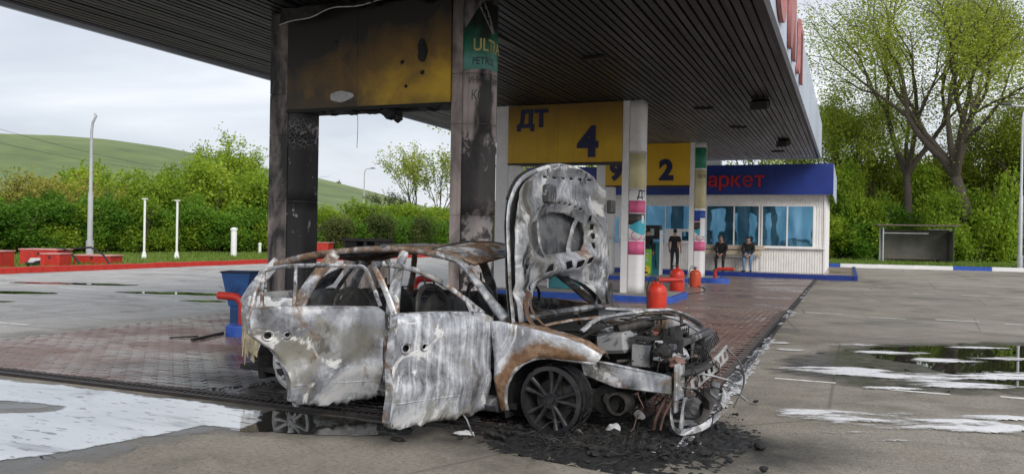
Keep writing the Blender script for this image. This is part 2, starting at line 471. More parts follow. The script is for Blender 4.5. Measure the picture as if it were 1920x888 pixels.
M['shelter_wall'] = plain('shelter_sheet', (0.14, 0.135, 0.11), 0.6, 0.4, 1.2)
M['skin'] = plain('skin', (0.46, 0.27, 0.20), 0.6, 0.1)
M['cloth_black'] = plain('black_cloth', (0.018, 0.018, 0.02), 0.9, 0.3, 9, 0.3)
M['cloth_dark'] = plain('dark_trousers', (0.026, 0.025, 0.03), 0.9, 0.3, 9, 0.3)
M['jeans'] = plain('blue_jeans', (0.13, 0.22, 0.36), 0.85, 0.25, 9, 0.3)
M['hair'] = plain('hair', (0.012, 0.010, 0.009), 0.7, 0.3, 20, 0.3)
M['shoe'] = plain('shoe', (0.02, 0.02, 0.02), 0.6, 0.2)
M['hairgrey'] = plain('greying_hair', (0.16, 0.15, 0.145), 0.7, 0.3, 20, 0.3)

k = N('window_film_glass'); p = k.pos()
M['glass'] = k.done(k.ramp(k.noise(k.map(p, (0.9, 1, 0.35)), 1.3, 4, 0.5, 0.8), [(0.36, (0.05, 0.17, 0.27)), (0.5, (0.09, 0.25, 0.38)), (0.64, (0.18, 0.38, 0.54))]), 0.02, k.bump(k.noise(p, 0.8, 2), 0.06, 0.1), 0.72, 0.8)
k = N('dispenser_glass'); M['glass_clear'] = k.done((0.02, 0.03, 0.03), 0.08)

# -- sooted canopy ceiling
def m_ceiling():
    k = N('sooted_ceiling'); p = k.pos()
    d = k.math('ADD', k.dist(k.map(p, (1, 0.62, 0)), (-6.2, 8.6 * 0.62, 0)), k.math('MULTIPLY', k.noise(p, 0.5, 5, 0.6, 0.4), 3.0))
    c = k.ramp(k.rng(d, 6.5, 20.0), [(0.0, (0.010, 0.010, 0.011)), (0.22, (0.035, 0.035, 0.036)), (0.5, (0.17, 0.17, 0.172)), (0.8, (0.42, 0.42, 0.425)), (1.0, (0.56, 0.56, 0.56))])
    st = k.noise(k.map(p, (6, 0.25, 1)), 1.0, 5, 0.6)
    c = k.mix(k.rng(st, 0.45, 0.7, 0, 0.45), c, (0.02, 0.02, 0.02))
    return k.done(c, k.rng(st, 0.3, 0.7, 0.35, 0.6), None, 0.3)
M['ceiling'] = m_ceiling()
k = N('ceiling_backing'); p = k.pos()
d = k.dist(k.map(p, (1, 0.62, 0)), (-7.2, 8.6 * 0.62, 0))
M['ceil_back'] = k.done(k.ramp(k.rng(d, 4.5, 12), [(0.0, (0.012, 0.012, 0.012)), (0.5, (0.28, 0.27, 0.25)), (1.0, (0.62, 0.6, 0.56))]), 0.6)

# -- sooted portal cladding
def m_sootwhite(name, base, lo, hi, dark=0.93, flake=0.0, seed=0.0, low=False):
    k = N(name); p = k.map(k.obj(), loc=(seed, seed, 0)); x, y, z = k.sep(k.obj())
    n1 = k.noise(k.map(p, (1, 1, 0.45)), 2.2, 6, 0.62, 0.5)
    c = k.mix(k.rng(k.noise(p, 9, 4, 0.6), 0.4, 0.7, 0, 0.3), base, tuple(q * 0.72 for q in base))
    c = k.mix(k.rng(k.noise(k.map(p, (20, 20, 0.6)), 1.0, 4, 0.6), 0.45, 0.7, 0, 0.4), c, tuple(q * 0.5 for q in base))
    c = k.mix(k.rng(n1, lo, hi, 0, dark), c, (0.02, 0.019, 0.019))
    c = k.mix(k.rng(k.math('ADD', z, k.math('MULTIPLY', n1, 1.2)), 4.2, 5.5, 0, 0.92), c, (0.02, 0.019, 0.019))
    if low:     # paint burnt off below, flakes left hanging
        c = k.mix(k.rng(k.math('ADD', z, k.math('MULTIPLY', k.math('SUBTRACT', k.noise(p, 3.0, 8, 0.7, 0.8), 0.5), 2.4)), 2.95, 2.75, 0, 0.95), c, (0.03, 0.027, 0.026))
        c = k.mix(k.math('MULTIPLY', k.rng(z, 2.0, 1.2), k.rng(k.noise(p, 4.0, 7, 0.68), 0.48, 0.55, 0, 0.9)), c, (0.50, 0.45, 0.44))
    if flake:
        fl = k.noise(k.map(p, (1, 1, 0.7), loc=(4, 1, 2)), 4.5, 8, 0.7, 1.0)
        c = k.mix(k.rng(fl, 0.62 - flake, 0.65 - flake, 0, 0.9), c, (0.42, 0.41, 0.42))
        cr = k.n('ShaderNodeTexVoronoi', feature='DISTANCE_TO_EDGE'); k.set(cr.inputs['Vector'], k.map(p, (1, 1, 1.5))); cr.inputs['Scale'].default_value = 14
        zone = k.math('MULTIPLY', k.rng(z, 2.7, 2.85), k.rng(z, 3.25, 3.1))
        c = k.mix(k.math('MULTIPLY', zone, k.rng(cr.outputs['Distance'], 0.06, 0.02)), c, (0.28, 0.28, 0.29))
    return k.done(c, 0.62, k.bump(n1, 0.2, 0.02))
M['strip_sooty'] = m_sootwhite('sooty_cladding', (0.44, 0.37, 0.345), 0.36, 0.56, 0.97)
M['strip_sooty_r'] = m_sootwhite('sooty_cladding_pale', (0.48, 0.40, 0.37), 0.44, 0.70, 0.85, seed=3.0)
M['banner_burnt'] = m_sootwhite('burnt_banner', (0.035, 0.035, 0.037), 0.35, 0.6, 0.9, flake=0.015, seed=1.5)
M['banner_half'] = m_sootwhite('scorched_banner', (0.50, 0.43, 0.41), 0.47, 0.58, 0.93, flake=0.0, seed=6.2, low=True)
def m_yellow(name, soot):
    k = N(name); p = k.obj(); x, y, z = k.sep(p)
    n1 = k.noise(p, 1.4, 6, 0.6, 0.5)
    c = k.ramp(k.noise(p, 1.1, 4, 0.6), [(0.3, (0.56, 0.33, 0.012)), (0.7, (0.66, 0.42, 0.02))])
    if soot:
        # soot climbs from the burning pump below: heaviest top and left
        g = k.math('ADD', k.math('MULTIPLY', k.rng(z, 0.15, 1.55), 0.85), k.math('MULTIPLY', k.rng(x, 2.7, 0.2), 0.42))
        g = k.math('ADD', g, k.math('MULTIPLY', k.math('SUBTRACT', n1, 0.5), 0.8))
        c = k.mix(k.rng(g, 0.05, 0.45, 0, 0.8), c, (0.20, 0.095, 0.018))
        c = k.mix(k.rng(g, 0.26, 0.74, 0, 0.98), c, (0.014, 0.012, 0.011))
        lowl = k.math('ADD', k.math('ADD', k.math('MULTIPLY', k.rng(x, 1.9, 0.4), 0.5), k.math('MULTIPLY', k.rng(z, 0.5, 0.0), 0.6)), k.math('MULTIPLY', k.math('SUBTRACT', n1, 0.5), 0.7))
        c = k.mix(k.rng(lowl, 0.45, 0.85, 0, 0.85), c, (0.022, 0.019, 0.017))
    else:
        g = k.math('ADD', k.rng(z, 0.4, 1.55), k.math('MULTIPLY', k.math('SUBTRACT', n1, 0.5), 0.5))
        c = k.mix(k.rng(g, 0.0, 0.95, 0, 0.82), c, (0.10, 0.052, 0.014))  # upper part darkened in the colour for the shade under the canopy
        c = k.mix(k.rng(k.noise(k.map(p, (10, 1, 0.8)), 1.0, 4), 0.5, 0.75, 0, 0.22), c, (0.25, 0.15, 0.03))
    return k.done(c, 0.5, k.bump(k.noise(k.map(p, (1.5, 1, 0.6)), 1.2, 3), 0.15, 0.05))
M['sign_sooty'] = m_yellow('yellow_sign_sooted', True)
M['sign'] = m_yellow('yellow_sign_painted_shade', False)
k = N('yellow_sign_clean'); p = k.obj()
M['sign_clean'] = k.done(k.ramp(k.noise(p, 1.1, 4, 0.6), [(0.3, (0.62, 0.36, 0.01)), (0.7, (0.72, 0.45, 0.02))]), 0.45)

# -- vegetation
def m_leaf(name, a, b, c_, trans=0.35):
    k = N(name)
    rn = k.rnd(); big = k.noise(k.pos(), 0.55, 4, 0.6)
    f = k.math('ADD', k.math('MULTIPLY', rn, 0.55), k.math('MULTIPLY', k.rng(big, 0.3, 0.7), 0.45))
    f = k.math('ADD', f, k.math('MULTIPLY', k.math('SUBTRACT', k.ornd(), 0.5), 0.35))
    c = k.ramp(f, [(0.1, a), (0.5, b), (0.9, c_)])
    d = k.n('ShaderNodeBsdfPrincipled'); k.set(d.inputs['Base Color'], c); d.inputs['Roughness'].default_value = 0.55; d.inputs['Specular IOR Level'].default_value = 0.25
    t = k.n('ShaderNodeBsdfTranslucent'); k.set(t.inputs['Color'], k.mix(1.0, c, (1.0, 1.0, 0.6), 'MULTIPLY'))
    mx_ = k.n('ShaderNodeMixShader'); mx_.inputs[0].default_value = trans
    k.t.links.new(d.outputs[0], mx_.inputs[1]); k.t.links.new(t.outputs[0], mx_.inputs[2])
    k.t.links.new(mx_.outputs[0], k.out.inputs[0])
    return k.m
M['leaf_dark'] = m_leaf('leaf_dark', (0.055, 0.14, 0.016), (0.125, 0.27, 0.028), (0.24, 0.40, 0.045), 0.45)
M['leaf_light'] = m_leaf('leaf_light', (0.14, 0.24, 0.022), (0.27, 0.40, 0.038), (0.42, 0.52, 0.06), 0.5)
M['leaf_yellow'] = m_leaf('leaf_yellow', (0.17, 0.18, 0.03), (0.30, 0.30, 0.05), (0.42, 0.40, 0.09))
M['leaf_willow'] = m_leaf('leaf_willow', (0.17, 0.22, 0.035), (0.33, 0.40, 0.06), (0.52, 0.58, 0.10), 0.5)
M['leaf_olive'] = m_leaf('leaf_olive', (0.05, 0.075, 0.022), (0.10, 0.13, 0.035), (0.17, 0.19, 0.06))
M['bark'] = plain('bark', (0.085, 0.068, 0.055), 0.9, 0.4, 5, 0.6)
k = N('meadow_hill'); p = k.pos()
n1 = k.noise(k.map(p, (1, 1, 3)), 0.012, 6, 0.6, 0.5); n2 = k.noise(p, 0.09, 6, 0.65)
c = k.ramp(k.math('ADD', k.math('MULTIPLY', n1, 0.65), k.math('MULTIPLY', n2, 0.35)), [(0.34, (0.085, 0.12, 0.048)), (0.5, (0.135, 0.19, 0.062)), (0.64, (0.20, 0.25, 0.085))])
c = k.mix(k.rng(k.noise(k.map(p, (1, 1, 14)), 0.02, 4, 0.6), 0.58, 0.68, 0, 0.55), c, (0.075, 0.10, 0.045))
M['hill'] = k.done(c, 0.9)
k = N('verge_grass'); p = k.pos()
M['verge'] = k.done(k.ramp(k.noise(p, 1.2, 6, 0.65), [(0.3, (0.05, 0.10, 0.018)), (0.5, (0.10, 0.19, 0.03)), (0.66, (0.24, 0.25, 0.08))]), 0.9, k.bump(k.noise(p, 18, 3), 0.8, 0.05))
M['blade'] = m_leaf('grass_blade', (0.06, 0.12, 0.018), (0.13, 0.23, 0.03), (0.26, 0.30, 0.08))

# -- water and foam
k = N('puddle_water'); p = k.pos()
M['water'] = k.done((0.020, 0.020, 0.017), 0.02, k.bump(k.noise(p, 5, 2), 0.012, 0.01), 0, 0.8)
k = N('foam_water'); p = k.pos()
sp = k.noise(k.map(p, (5.0, 15, 1), rot=(0, 0, 0.39)), 1.0, 3, 0.55, 0.3)
sp2 = k.noise(k.map(p, (0.7, 2.2, 1), rot=(0, 0, 0.39)), 1.0, 5, 0.55, 0.6)
fo = k.math('MULTIPLY', k.rng(sp, 0.36, 0.40), k.rng(sp2, 0.30, 0.41))
M['wet'] = None
M['foam_water'] = k.done(k.mix(fo, (0.12, 0.125, 0.13), k.ramp(sp2, [(0.35, (0.44, 0.47, 0.50)), (0.62, (0.58, 0.61, 0.64))])), k.rng(fo, 0, 1, 0.02, 0.07), k.bump(sp, 0.05, 0.01), 0, 0.6, Alpha=k.rng(k.math('ADD', k.n('ShaderNodeAttribute', attribute_name='thick').outputs['Fac'], k.math('MULTIPLY', k.math('SUBTRACT', k.noise(p, 14.0, 6, 0.7), 0.5), 0.10)), 0.0, 0.035))
k = N('white_foam'); p = k.pos()
at_ = k.n('ShaderNodeAttribute', attribute_name='thick').outputs['Fac']
fa = k.math('ADD', at_, k.math('MULTIPLY', k.math('SUBTRACT', k.noise(k.map(p, (3, 9, 1), rot=(0, 0, -0.39)), 6.0, 6, 0.7, 0.5), 0.5), 0.9))
M['foam'] = k.done(k.mix(k.rng(fa, 0.05, 0.55), (0.40, 0.385, 0.35), k.ramp(k.noise(p, 22, 5, 0.65), [(0.3, (0.60, 0.61, 0.64)), (0.6, (0.80, 0.80, 0.82))])), 0.7, k.bump(k.noise(p, 60, 4, 0.6), 0.4, 0.01), 0, 0.5, Alpha=k.rng(fa, 0.0, 0.42))
k = N('chalk_paint'); p = k.pos()
M['chalk'] = k.done((0.62, 0.63, 0.66), 0.8, None, 0, 0.5, Alpha=k.rng(k.noise(p, 18, 5, 0.7), 0.42, 0.55))

k = N('wet_film'); p = k.pos()
M['wet'] = k.done((0.07, 0.065, 0.055), 0.22, None, 0, 0.6, Alpha=k.math('MULTIPLY', k.rng(k.noise(p, 3.0, 6, 0.65, 0.4), 0.30, 0.60, 0.25, 0.9), k.rng(k.math('ADD', k.n('ShaderNodeAttribute', attribute_name='thick').outputs['Fac'], k.math('MULTIPLY', k.math('SUBTRACT', k.noise(p, 6.0, 6, 0.7), 0.5), 0.25)), 0.0, 0.32)))
# -- car
M['burnt_door'] = burnt('burnt_door_steel', 0.09, 0.80, 0.46, rust=0.06, soot=0.05, seed=0.0, streak=0.8)
M['burnt_rear'] = burnt('burnt_rear_door_steel', 0.09, 0.76, 0.42, rust=0.12, soot=0.06, seed=4.3, streak=0.25, olive=0.8)
M['burnt_fender'] = burnt('burnt_fender_steel', 0.2, 0.78, 0.52, rust=0.22, soot=0.0, seed=7.7, streak=0.5, brown=(0.22, 0.115, 0.05), arch=True)
M['burnt_hood'] = burnt('burnt_hood_steel', 0.05, 0.50, 0.24, rust=0.20, soot=0.46, seed=2.4, streak=0.5)
M['burnt_hood_dark'] = burnt('burnt_hood_skin', 0.02, 0.16, 0.07, rust=0.04, soot=0.40, seed=5.4, streak=0.5)
M['burnt_roof'] = burnt('burnt_roof_steel', 0.08, 0.62, 0.32, rust=0.72, soot=0.24, seed=9.1, streak=0.2, sc=1.8, brown=(0.17, 0.10, 0.055))
M['burnt_rail'] = burnt('burnt_pillar_steel', 0.05, 0.66, 0.33, rust=0.38, soot=0.30, seed=1.1, streak=0.3, sc=2.6)
M['burnt_inner'] = burnt('burnt_inner_steel', 0.03, 0.30, 0.12, rust=0.22, soot=0.55, seed=3.9, streak=0.3)
M['burnt_pale'] = burnt('burnt_pale_steel', 0.07, 0.62, 0.34, rust=0.24, soot=0.30, seed=8.8, streak=0.4, sc=2.0)
M['dark_metal'] = plain('sooted_metal', (0.05, 0.048, 0.046), 0.6, 0.5, 8, 0.4, 0.4, dirt=0.5, dirtcol=(0.14, 0.11, 0.09))
M['rim_dark'] = plain('sooted_alloy', (0.040, 0.040, 0.044), 0.42, 0.4, 6, 0.15, 0.6, dirt=0.4, dirtcol=(0.12, 0.09, 0.07))
M['rim_pale'] = plain('ashen_alloy', (0.50, 0.50, 0.51), 0.5, 0.25, 6, 0.2, 0.4, dirt=0.5, dirtcol=(0.06, 0.06, 0.06))
M['rust'] = plain('rusted_steel', (0.11, 0.062, 0.038), 0.8, 0.5, 9, 0.4, dirt=0.6, dirtcol=(0.03, 0.025, 0.022))
M['copper'] = plain('bare_wire', (0.17, 0.095, 0.075), 0.6, 0.4, 10)
M['cladding'] = plain('melted_cladding', (0.40, 0.34, 0.22), 0.7, 0.5, 7, 0.5, dirt=0.8, dirtcol=(0.09, 0.06, 0.035))
M['alu'] = plain('melted_aluminium', (0.48, 0.48, 0.48), 0.5, 0.3, 6, 0.3, 0.5, dirt=0.4)
#=== END MATERIALS
# ================================================================== SETTING
# ground sheet
PX0, PX1, PY0, PY1 = -10.8, -1.12, 6.08, 34.9      # forecourt slab
mb = MB()
xs = [-1500, -400, -120, -60, -30, -15, -8, -4, 0, 4, 8, 15, 30, 60, 120, 400, 1500]
ys = [-300, -60, -20, -5, 0, 3, 6, 9, 12, 16, 22, 30, 45, 70, 120, 300, 900, 2500]
for j, y in enumerate(ys):
    for x in xs:
        mb.v.append((x, y, 0))
W_ = len(xs)
for j in range(len(ys) - 1):
    for i in range(W_ - 1):
        mb.f.append((j * W_ + i, j * W_ + i + 1, (j + 1) * W_ + i + 1, (j + 1) * W_ + i))
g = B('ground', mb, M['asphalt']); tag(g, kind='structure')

# forecourt: bedding, drain and pavers
fc = B('forecourt', MB().bbox(PX0, PX1, PY0, PY1, -0.05, 0.010), M['joint']); tag(fc, kind='structure')
B('far_paving', MB().bbox(PX0 + 0.02, PX1 - 0.11, 19.0, PY1 - 0.02, 0.0, 0.026), M['paver_far'], fc)
# zigzag paver, shared mesh for the nearest, one joined sheet for the rest
L, Wd, zg, gp = 0.225, 0.1125, 0.022, 0.004
def paver_pts():
    a, b = L / 2 - gp, Wd / 2 - gp
    lo = [(-a, -b - zg * 0.5), (-a / 2, -b + zg * 0.5), (0, -b - zg * 0.5), (a / 2, -b + zg * 0.5), (a, -b - zg * 0.5)]
    hi = [(a, b - zg * 0.5), (a / 2, b + zg * 0.5), (0, b - zg * 0.5), (-a / 2, b + zg * 0.5), (-a, b - zg * 0.5)]
    return lo + hi
pp = paver_pts()
def paver_verts(cx, cy, z, tx, ty):
    out = []
    for s_, dz in ((1.0, -0.006), (0.94, 0.0)):
        for x, y in pp:
            X, Y = x * (s_ if s_ == 1 else 0.965), y * (s_ if s_ == 1 else 0.92)
            out.append((cx + X, cy + Y, z + dz + X * tx + Y * ty))
    return out
NP = len(pp)
paver_faces = [tuple(range(NP, 2 * NP))] + [(i, (i + 1) % NP, (i + 1) % NP + NP, i + NP) for i in range(NP)]
slots = []
row = 0
y = PY0 + 0.26
while y < 19.0 - Wd / 2:
    x = PX0 + 0.14 + (L / 2 if row % 2 else 0)
    while x < PX1 - 0.11 - L / 2:
        slots.append((x, y)); x += L
    y += Wd; row += 1
def car_hides(x, y):
    px_ = pxx((x, y, 0))
    return 540 < px_ < 1240 and y < 9
def shown(s_):
    d = math.hypot(s_[0], s_[1])
    px_ = pxx((s_[0], s_[1], 0))
    return d + (100 if car_hides(*s_) or px_ < -20 else 0)
order = sorted(slots, key=shown)
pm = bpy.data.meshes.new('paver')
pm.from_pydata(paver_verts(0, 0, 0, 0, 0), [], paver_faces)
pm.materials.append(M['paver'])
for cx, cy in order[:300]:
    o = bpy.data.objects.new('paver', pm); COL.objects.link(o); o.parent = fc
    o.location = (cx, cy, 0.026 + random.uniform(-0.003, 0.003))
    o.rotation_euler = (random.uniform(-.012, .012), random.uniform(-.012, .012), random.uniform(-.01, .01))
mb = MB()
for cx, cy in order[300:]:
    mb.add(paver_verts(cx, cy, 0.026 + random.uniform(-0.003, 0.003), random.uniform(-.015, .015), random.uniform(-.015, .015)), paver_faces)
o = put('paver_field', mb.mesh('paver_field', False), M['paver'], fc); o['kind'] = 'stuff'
# steel edge rails of the drain along front and right side
dr = MB()
dr.bbox(PX0 - 6, PX1 + 0.02, PY0 - 0.06, PY0 - 0.02, -0.02, 0.034)
dr.bbox(PX0 - 6, PX1 + 0.02, PY0 + 0.10, PY0 + 0.14, -0.02, 0.034)
dr.bbox(PX1 - 0.03, PX1 + 0.02, PY0 + 0.14, PY1, -0.02, 0.034)
dr.bbox(PX1 - 0.10, PX1 - 0.075, PY0 + 0.14, PY1, -0.02, 0.034)
d_ = B('drain_channel', dr, M['drain'], bevel=0.004); tag(d_, kind='structure')
gm = MB().bbox(-0.022, 0.022, -0.012, 0.012, -0.012, 0.0).mesh('grate_bar'); gm.materials.append(M['drain'])
for i in range(150):
    o = bpy.data.objects.new('grate_bar', gm); COL.objects.link(o); o.parent = d_
    o.location = (PX1 - 0.0525, PY0 + 0.2 + i * 0.07, 0.026)
gm2 = MB().bbox(-0.012, 0.012, -0.058, 0.058, -0.012, 0.0).mesh('grate_bar'); gm2.materials.append(M['drain'])
for i in range(140):
    o = bpy.data.objects.new('grate_bar', gm2); COL.objects.link(o); o.parent = d_
    o.location = (PX1 - 0.1 - i * 0.07, PY0 + 0.04, 0.026)
# chalky paint remains on the right edge
mb = MB()
for i in range(150):
    yy = random.choice([random.uniform(6.2, 8.2), random.uniform(7.2, 13.5), random.uniform(8.6, 11.5), random.uniform(13, 30)])
    xx = PX1 + 0.01 + random.gauss(0, 0.035); n_ = 9
    rx, ry = random.uniform(.02, .07), random.uniform(.06, .3)
    mb.add([(xx + rx * math.cos(a) * random.uniform(.6, 1.2), yy + ry * math.sin(a) * random.uniform(.7, 1.2), 0.036 if xx < PX1 + .02 else 0.004 + 0.00006 * i) for a in [2 * math.pi * q / n_ for q in range(n_)]], [tuple(range(n_))])
o = B('edge_line_paint', mb, M['chalk']); tag(o, kind='structure')

# painted dashes of the right lane
mk = MB()
def dash(x0, x1, y, w=0.07):
    n_ = 8; vv = []
    for i in range(n_ + 1):
        t = x0 + (x1 - x0) * i / n_
        vv.append((t, y + random.uniform(-.012, .012) + .012 * (t - x0), 0.004)); vv.append((t, y + w + random.uniform(-.012, .012), 0.004))
    mk.add(vv, [(2 * i, 2 * i + 2, 2 * i + 3, 2 * i + 1) for i in range(n_)])
for x0, x1, y in ((-.75, -.1, 9.83), (.3, 1.02, 9.68), (1.5, 2.3, 9.8), (-.84, -.08, 19.1), (.45, 1.12, 18.65), (1.7, 2.5, 18.9), (2.9, 3.6, 18.7), (-.8, -.2, 29), (.5, 1.1, 28.6), (1.85, 2.45, 27.9), (3.2, 4.0, 28.2), (4.6, 5.4, 28.0), (6.2, 7, 28.3)):
    dash(x0, x1, y, 0.09 if y > 12 else 0.075)
for x0, y in ((-13.5, 9.2), (-16.8, 9.9), (-15.5, 14.2), (-19, 15.2), (-22, 16), (-13, 18), (-17, 19)):
    dash(x0, x0 + 1.3, y, 0.12)
o = B('road_marking', mk, M['line_white']); tag(o, kind='structure')

# verges, kerbs
def slab(name, poly, z0, z1, mat, kind='structure'):
    o = B(name, MB().prism(poly, z0, z1), mat); tag(o, kind=kind); return o
slab('verge_left', [(-25.9, -20), (-25.9, 150), (-330, 260), (-330, -20)], -0.2, 0.03, M['verge'])
slab('verge_right', [(-60, 150), (-24, 60), (-14, 52.9), (-0.8, 52.9), (60, 61.5), (60, 230)], -0.2, 0.05, M['verge'])
# red kerb, stone by stone
rk = MB().bbox(-25.9, -25.62, -20, 8, 0, 0.2)
kerb = B('red_kerb', rk, M['red']); tag(kerb, 'red painted kerb along the far side of the left lane', 'kerb')
km = MB().bbox(-0.13, 0.13, -0.49, 0.49, 0, 0.2).mesh('kerb_stone'); km.materials.append(M['red'])
for i in range(70):
    o = bpy.data.objects.new('kerb_stone', km); COL.objects.link(o); o.parent = kerb
    o.location = (-25.76 + random.uniform(-.01, .01), 8.5 + i, random.uniform(-.015, .01)); o.rotation_euler = (0, 0, random.uniform(-.008, .008))
# blue and white kerb at the right
kb = thing('blue_white_kerb', (0, 52.5, 0), 'kerb in alternating blue and white lengths in front of the shelter and trees', 'kerb')
x = -2.4; i = 0
while x < 26:
    Lk = 2.0
    colr = M['blue'] if (i % 4 in (0,)) else M['frame_white']
    B('kerb_length', MB().bbox(x + .01, x + Lk - .01, 0 + x * 0.16 - .1, 0.25 + x * 0.16 - .1, 0, 0.22), colr, kb)
    x += Lk; i += 1

# hill: polar height field, ridge as seen over the shrubs
ridge = [(-900, 200), (-400, 235), (0, 258), (100, 262), (200, 270), (300, 284), (400, 303), (500, 322), (600, 339), (700, 363), (800, 388), (900, 405), (1100, 425), (1700, 438), (2600, 440)]
def ridge_el(px_):
    for (a, b), (c, d) in zip(ridge, ridge[1:]):
        if a <= px_ <= c:
            yy = b + (d - b) * (px_ - a) / (c - a)
            return (439 + 0.018 * (px_ - 960) - yy) / FPX / math.sqrt(1 + ((px_ - 960) / FPX) ** 2)
    return 0.0
mb = MB()
NA, NR = 150, 34
rad = [120 + 620 * (j / (NR - 1)) ** 1.2 for j in range(NR)]
for i in range(NA + 1):
    px_ = -900 + 3400 * i / NA
    d = ray(px_, 444); d.z = 0; d.normalize()
    el = ridge_el(px_)
    for j, rr_ in enumerate(rad):
        t = (rr_ - 120) / (560 - 120)
        s_ = 0.0 if t < 0 else (t * t * (3 - 2 * t) if t < 1 else 1.0 - 0.12 * (t - 1))
        hgt = el * 560 * s_ + CAM_H * min(1, max(0, t))
        q = d * rr_
        hgt += (mnoise.noise(Vector((q.x * .012, q.y * .012, 0))) * 5 + mnoise.noise(Vector((q.x * .03, q.y * .03, 3))) * 2) * min(1, t * 2) * (1 - min(1, t)) * 1.2 - 0.4
        mb.v.append((q.x, q.y, hgt))
for i in range(NA):
    for j in range(NR - 1):
        mb.f.append((i * NR + j, (i + 1) * NR + j, (i + 1) * NR + j + 1, i * NR + j + 1))
hl = B('hill', mb, M['hill'], smooth='full'); tag(hl, kind='structure')

# ------------------------------------------------------------------ canopy
CX0, CX1, CY0, CY1, CZ = -12.2, -1.13, 5.4, 36.6, 5.05
cy_t = thing('canopy', ((CX0 + CX1) / 2, (CY0 + CY1) / 2, CZ), 'big flat filling station canopy, soot blackened underneath above the burnt car', 'canopy')
cy_t.location = (0, 0, 0)
B('ceiling_backing', MB().bbox(CX0 + .05, CX1 - .05, CY0 + .05, CY1 - .05, CZ + 0.06, CZ + 0.10), M['ceil_back'], cy_t)
nsl = 74
pw = (CX1 - CX0 - 0.16) / nsl
w2 = pw - 0.030
cuts = [CY0 + .08, 15.6, 25.9, CY1 - .08]
seg_me = []
for ya, yb in zip(cuts, cuts[1:]):
    sb = MB(); ns_ = 6
    for q in range(ns_ + 1):
        yq = ya + .006 + (yb - ya - .012) * q / ns_
        sb.v += [(-w2 / 2, yq, .05), (-w2 / 2 + .006, yq, 0), (w2 / 2 - .006, yq, 0), (w2 / 2, yq, .05)]
    for q in range(ns_):
        for c_ in range(3): sb.f.append((4 * q + c_, 4 * q + c_ + 1, 4 * q + c_ + 5, 4 * q + c_ + 4))
    sm = sb.mesh('ceiling_slat'); sm.materials.append(M['ceiling']); seg_me.append(sm)
for i in range(nsl):
    x_ = CX0 + .08 + pw * (i + .5)
    for q, sm in enumerate(seg_me):
        if q == 0 and -8.3 < x_ < -5.4 and random.random() < .5:      # heat-sagged lengths above the fire
            sag = random.uniform(.02, .10); me_ = sm.copy()
            for v in me_.vertices: v.co.z -= sag * math.exp(-((v.co.y - 10.5) / 2.6) ** 2)
            sm = me_
        o = bpy.data.objects.new('ceiling_slat', sm); COL.objects.link(o); o.parent = cy_t
        o.location = (x_, 0, CZ + random.uniform(-.006, .006)); o.rotation_euler = (0, random.uniform(-.03, .03) if q == 0 else random.uniform(-.015, .015), 0)
# fascia in panels: right, left, front, back
ft = 6.42
def fascia_run(name, horizontal, fixed, a0, a1, n_):
    for i in range(n_):
        b0 = a0 + (a1 - a0) * i / n_ + .004; b1 = a0 + (a1 - a0) * (i + 1) / n_ - .004
        m_ = MB()
        if horizontal: m_.bbox(b0, b1, fixed - .04, fixed + .04, CZ - 0.06, ft + random.uniform(-.004, .004))
        else: m_.bbox(fixed - .04, fixed + .04, b0, b1, CZ - 0.06, ft + random.uniform(-.004, .004))
        B('fascia_panel', m_, M['fascia'], cy_t)
fascia_run('fascia_panel', False, CX1, CY0, CY1, 16)
fascia_run('fascia_panel', False, CX0, CY0, CY1, 16)
fascia_run('fascia_panel', True, CY0 - .06, CX0 - .04, CX1 + .04, 6)
fascia_run('fascia_panel', True, CY1 + .06, CX0 - .04, CX1 + .04, 6)
B('deck', MB().bbox(CX0 + .05, CX1 - .05, CY0, CY1, 5.9, 6.0), M['galv'], cy_t)
B('edge_trim', MB().bbox(CX1 - .12, CX1 - .045, CY0, CY1, CZ - .055, CZ - .003), M['black'], cy_t)
# letters on the right fascia, read from the open side
SIDE = Matrix(((0, 0, 1, 0), (1, 0, 0, 0), (0, 1, 0, 0), (0, 0, 0, 1)))
yy = 11.6
for ch, wch in (('О', 2.3), ('Й', 2.3), ('Л', 2.1)):
    me = text_mesh(ch, 1.62, 0.03, 0.02); me.transform(Matrix.Scale(1.5, 4, (1, 0, 0)))
    me.transform(Matrix.Translation((CX1 + .085, yy + 1.2, 5.12)) @ SIDE)
    put('fascia_letter', me, M['fascia_letter'], cy_t)
    yy += wch * 1.15
# ceiling floodlights and small fittings
for (x_, y_, big) in ((-2.05, 20.9, 1), (-2.1, 29.5, .9), (-2.6, 33.5, .6), (-6.9, 13.0, .9), (-4.6, 15.2, .7), (-3.6, 22, .5), (-3.2, 26, .5)):
    lt = thing('ceiling_light', (x_, y_, CZ), 'x', 'light', random.uniform(-.4, .4))
    if big > .8:
        m_ = MB().box((0, 0, -.03), (.34 * big, .34 * big, .06)).box((0, -.02, -.17), (.42 * big, .34 * big, .2), Matrix.Rotation(.25, 3, 'X'))
        B('housing', m_, M['char'], lt, bevel=.01)
        B('bracket', MB().tube([(-.2, 0, -.04), (-.24, 0, -.2), (.24, 0, -.2), (.2, 0, -.04)], .012, 6), M['char'], lt)
    else:
        B('housing', MB().box((0, 0, -.02), (.5, .14, .05)), M['char'], lt, bevel=.01)
        B('lens', MB().box((0, 0, -.05), (.4, .09, .02)), M['dark_metal'], lt)
    lt['label'] = {20.9: 'sooted floodlight under the canopy nearest the right edge', 29.5: 'smaller sooted floodlight far along the right edge of the canopy ceiling',
                   33.5: 'small ceiling fitting at the far right end of the canopy', 13.0: 'charred lamp hanging beside the sooted yellow panel', 15.2: 'dark flat ceiling fitting between the burnt pillar and panel four',
                   22: 'flat ceiling fitting in the middle of the slatted canopy', 26: 'flat ceiling fitting right of the number two sign'}[y_]
    lt['group'] = 'lights under the canopy'
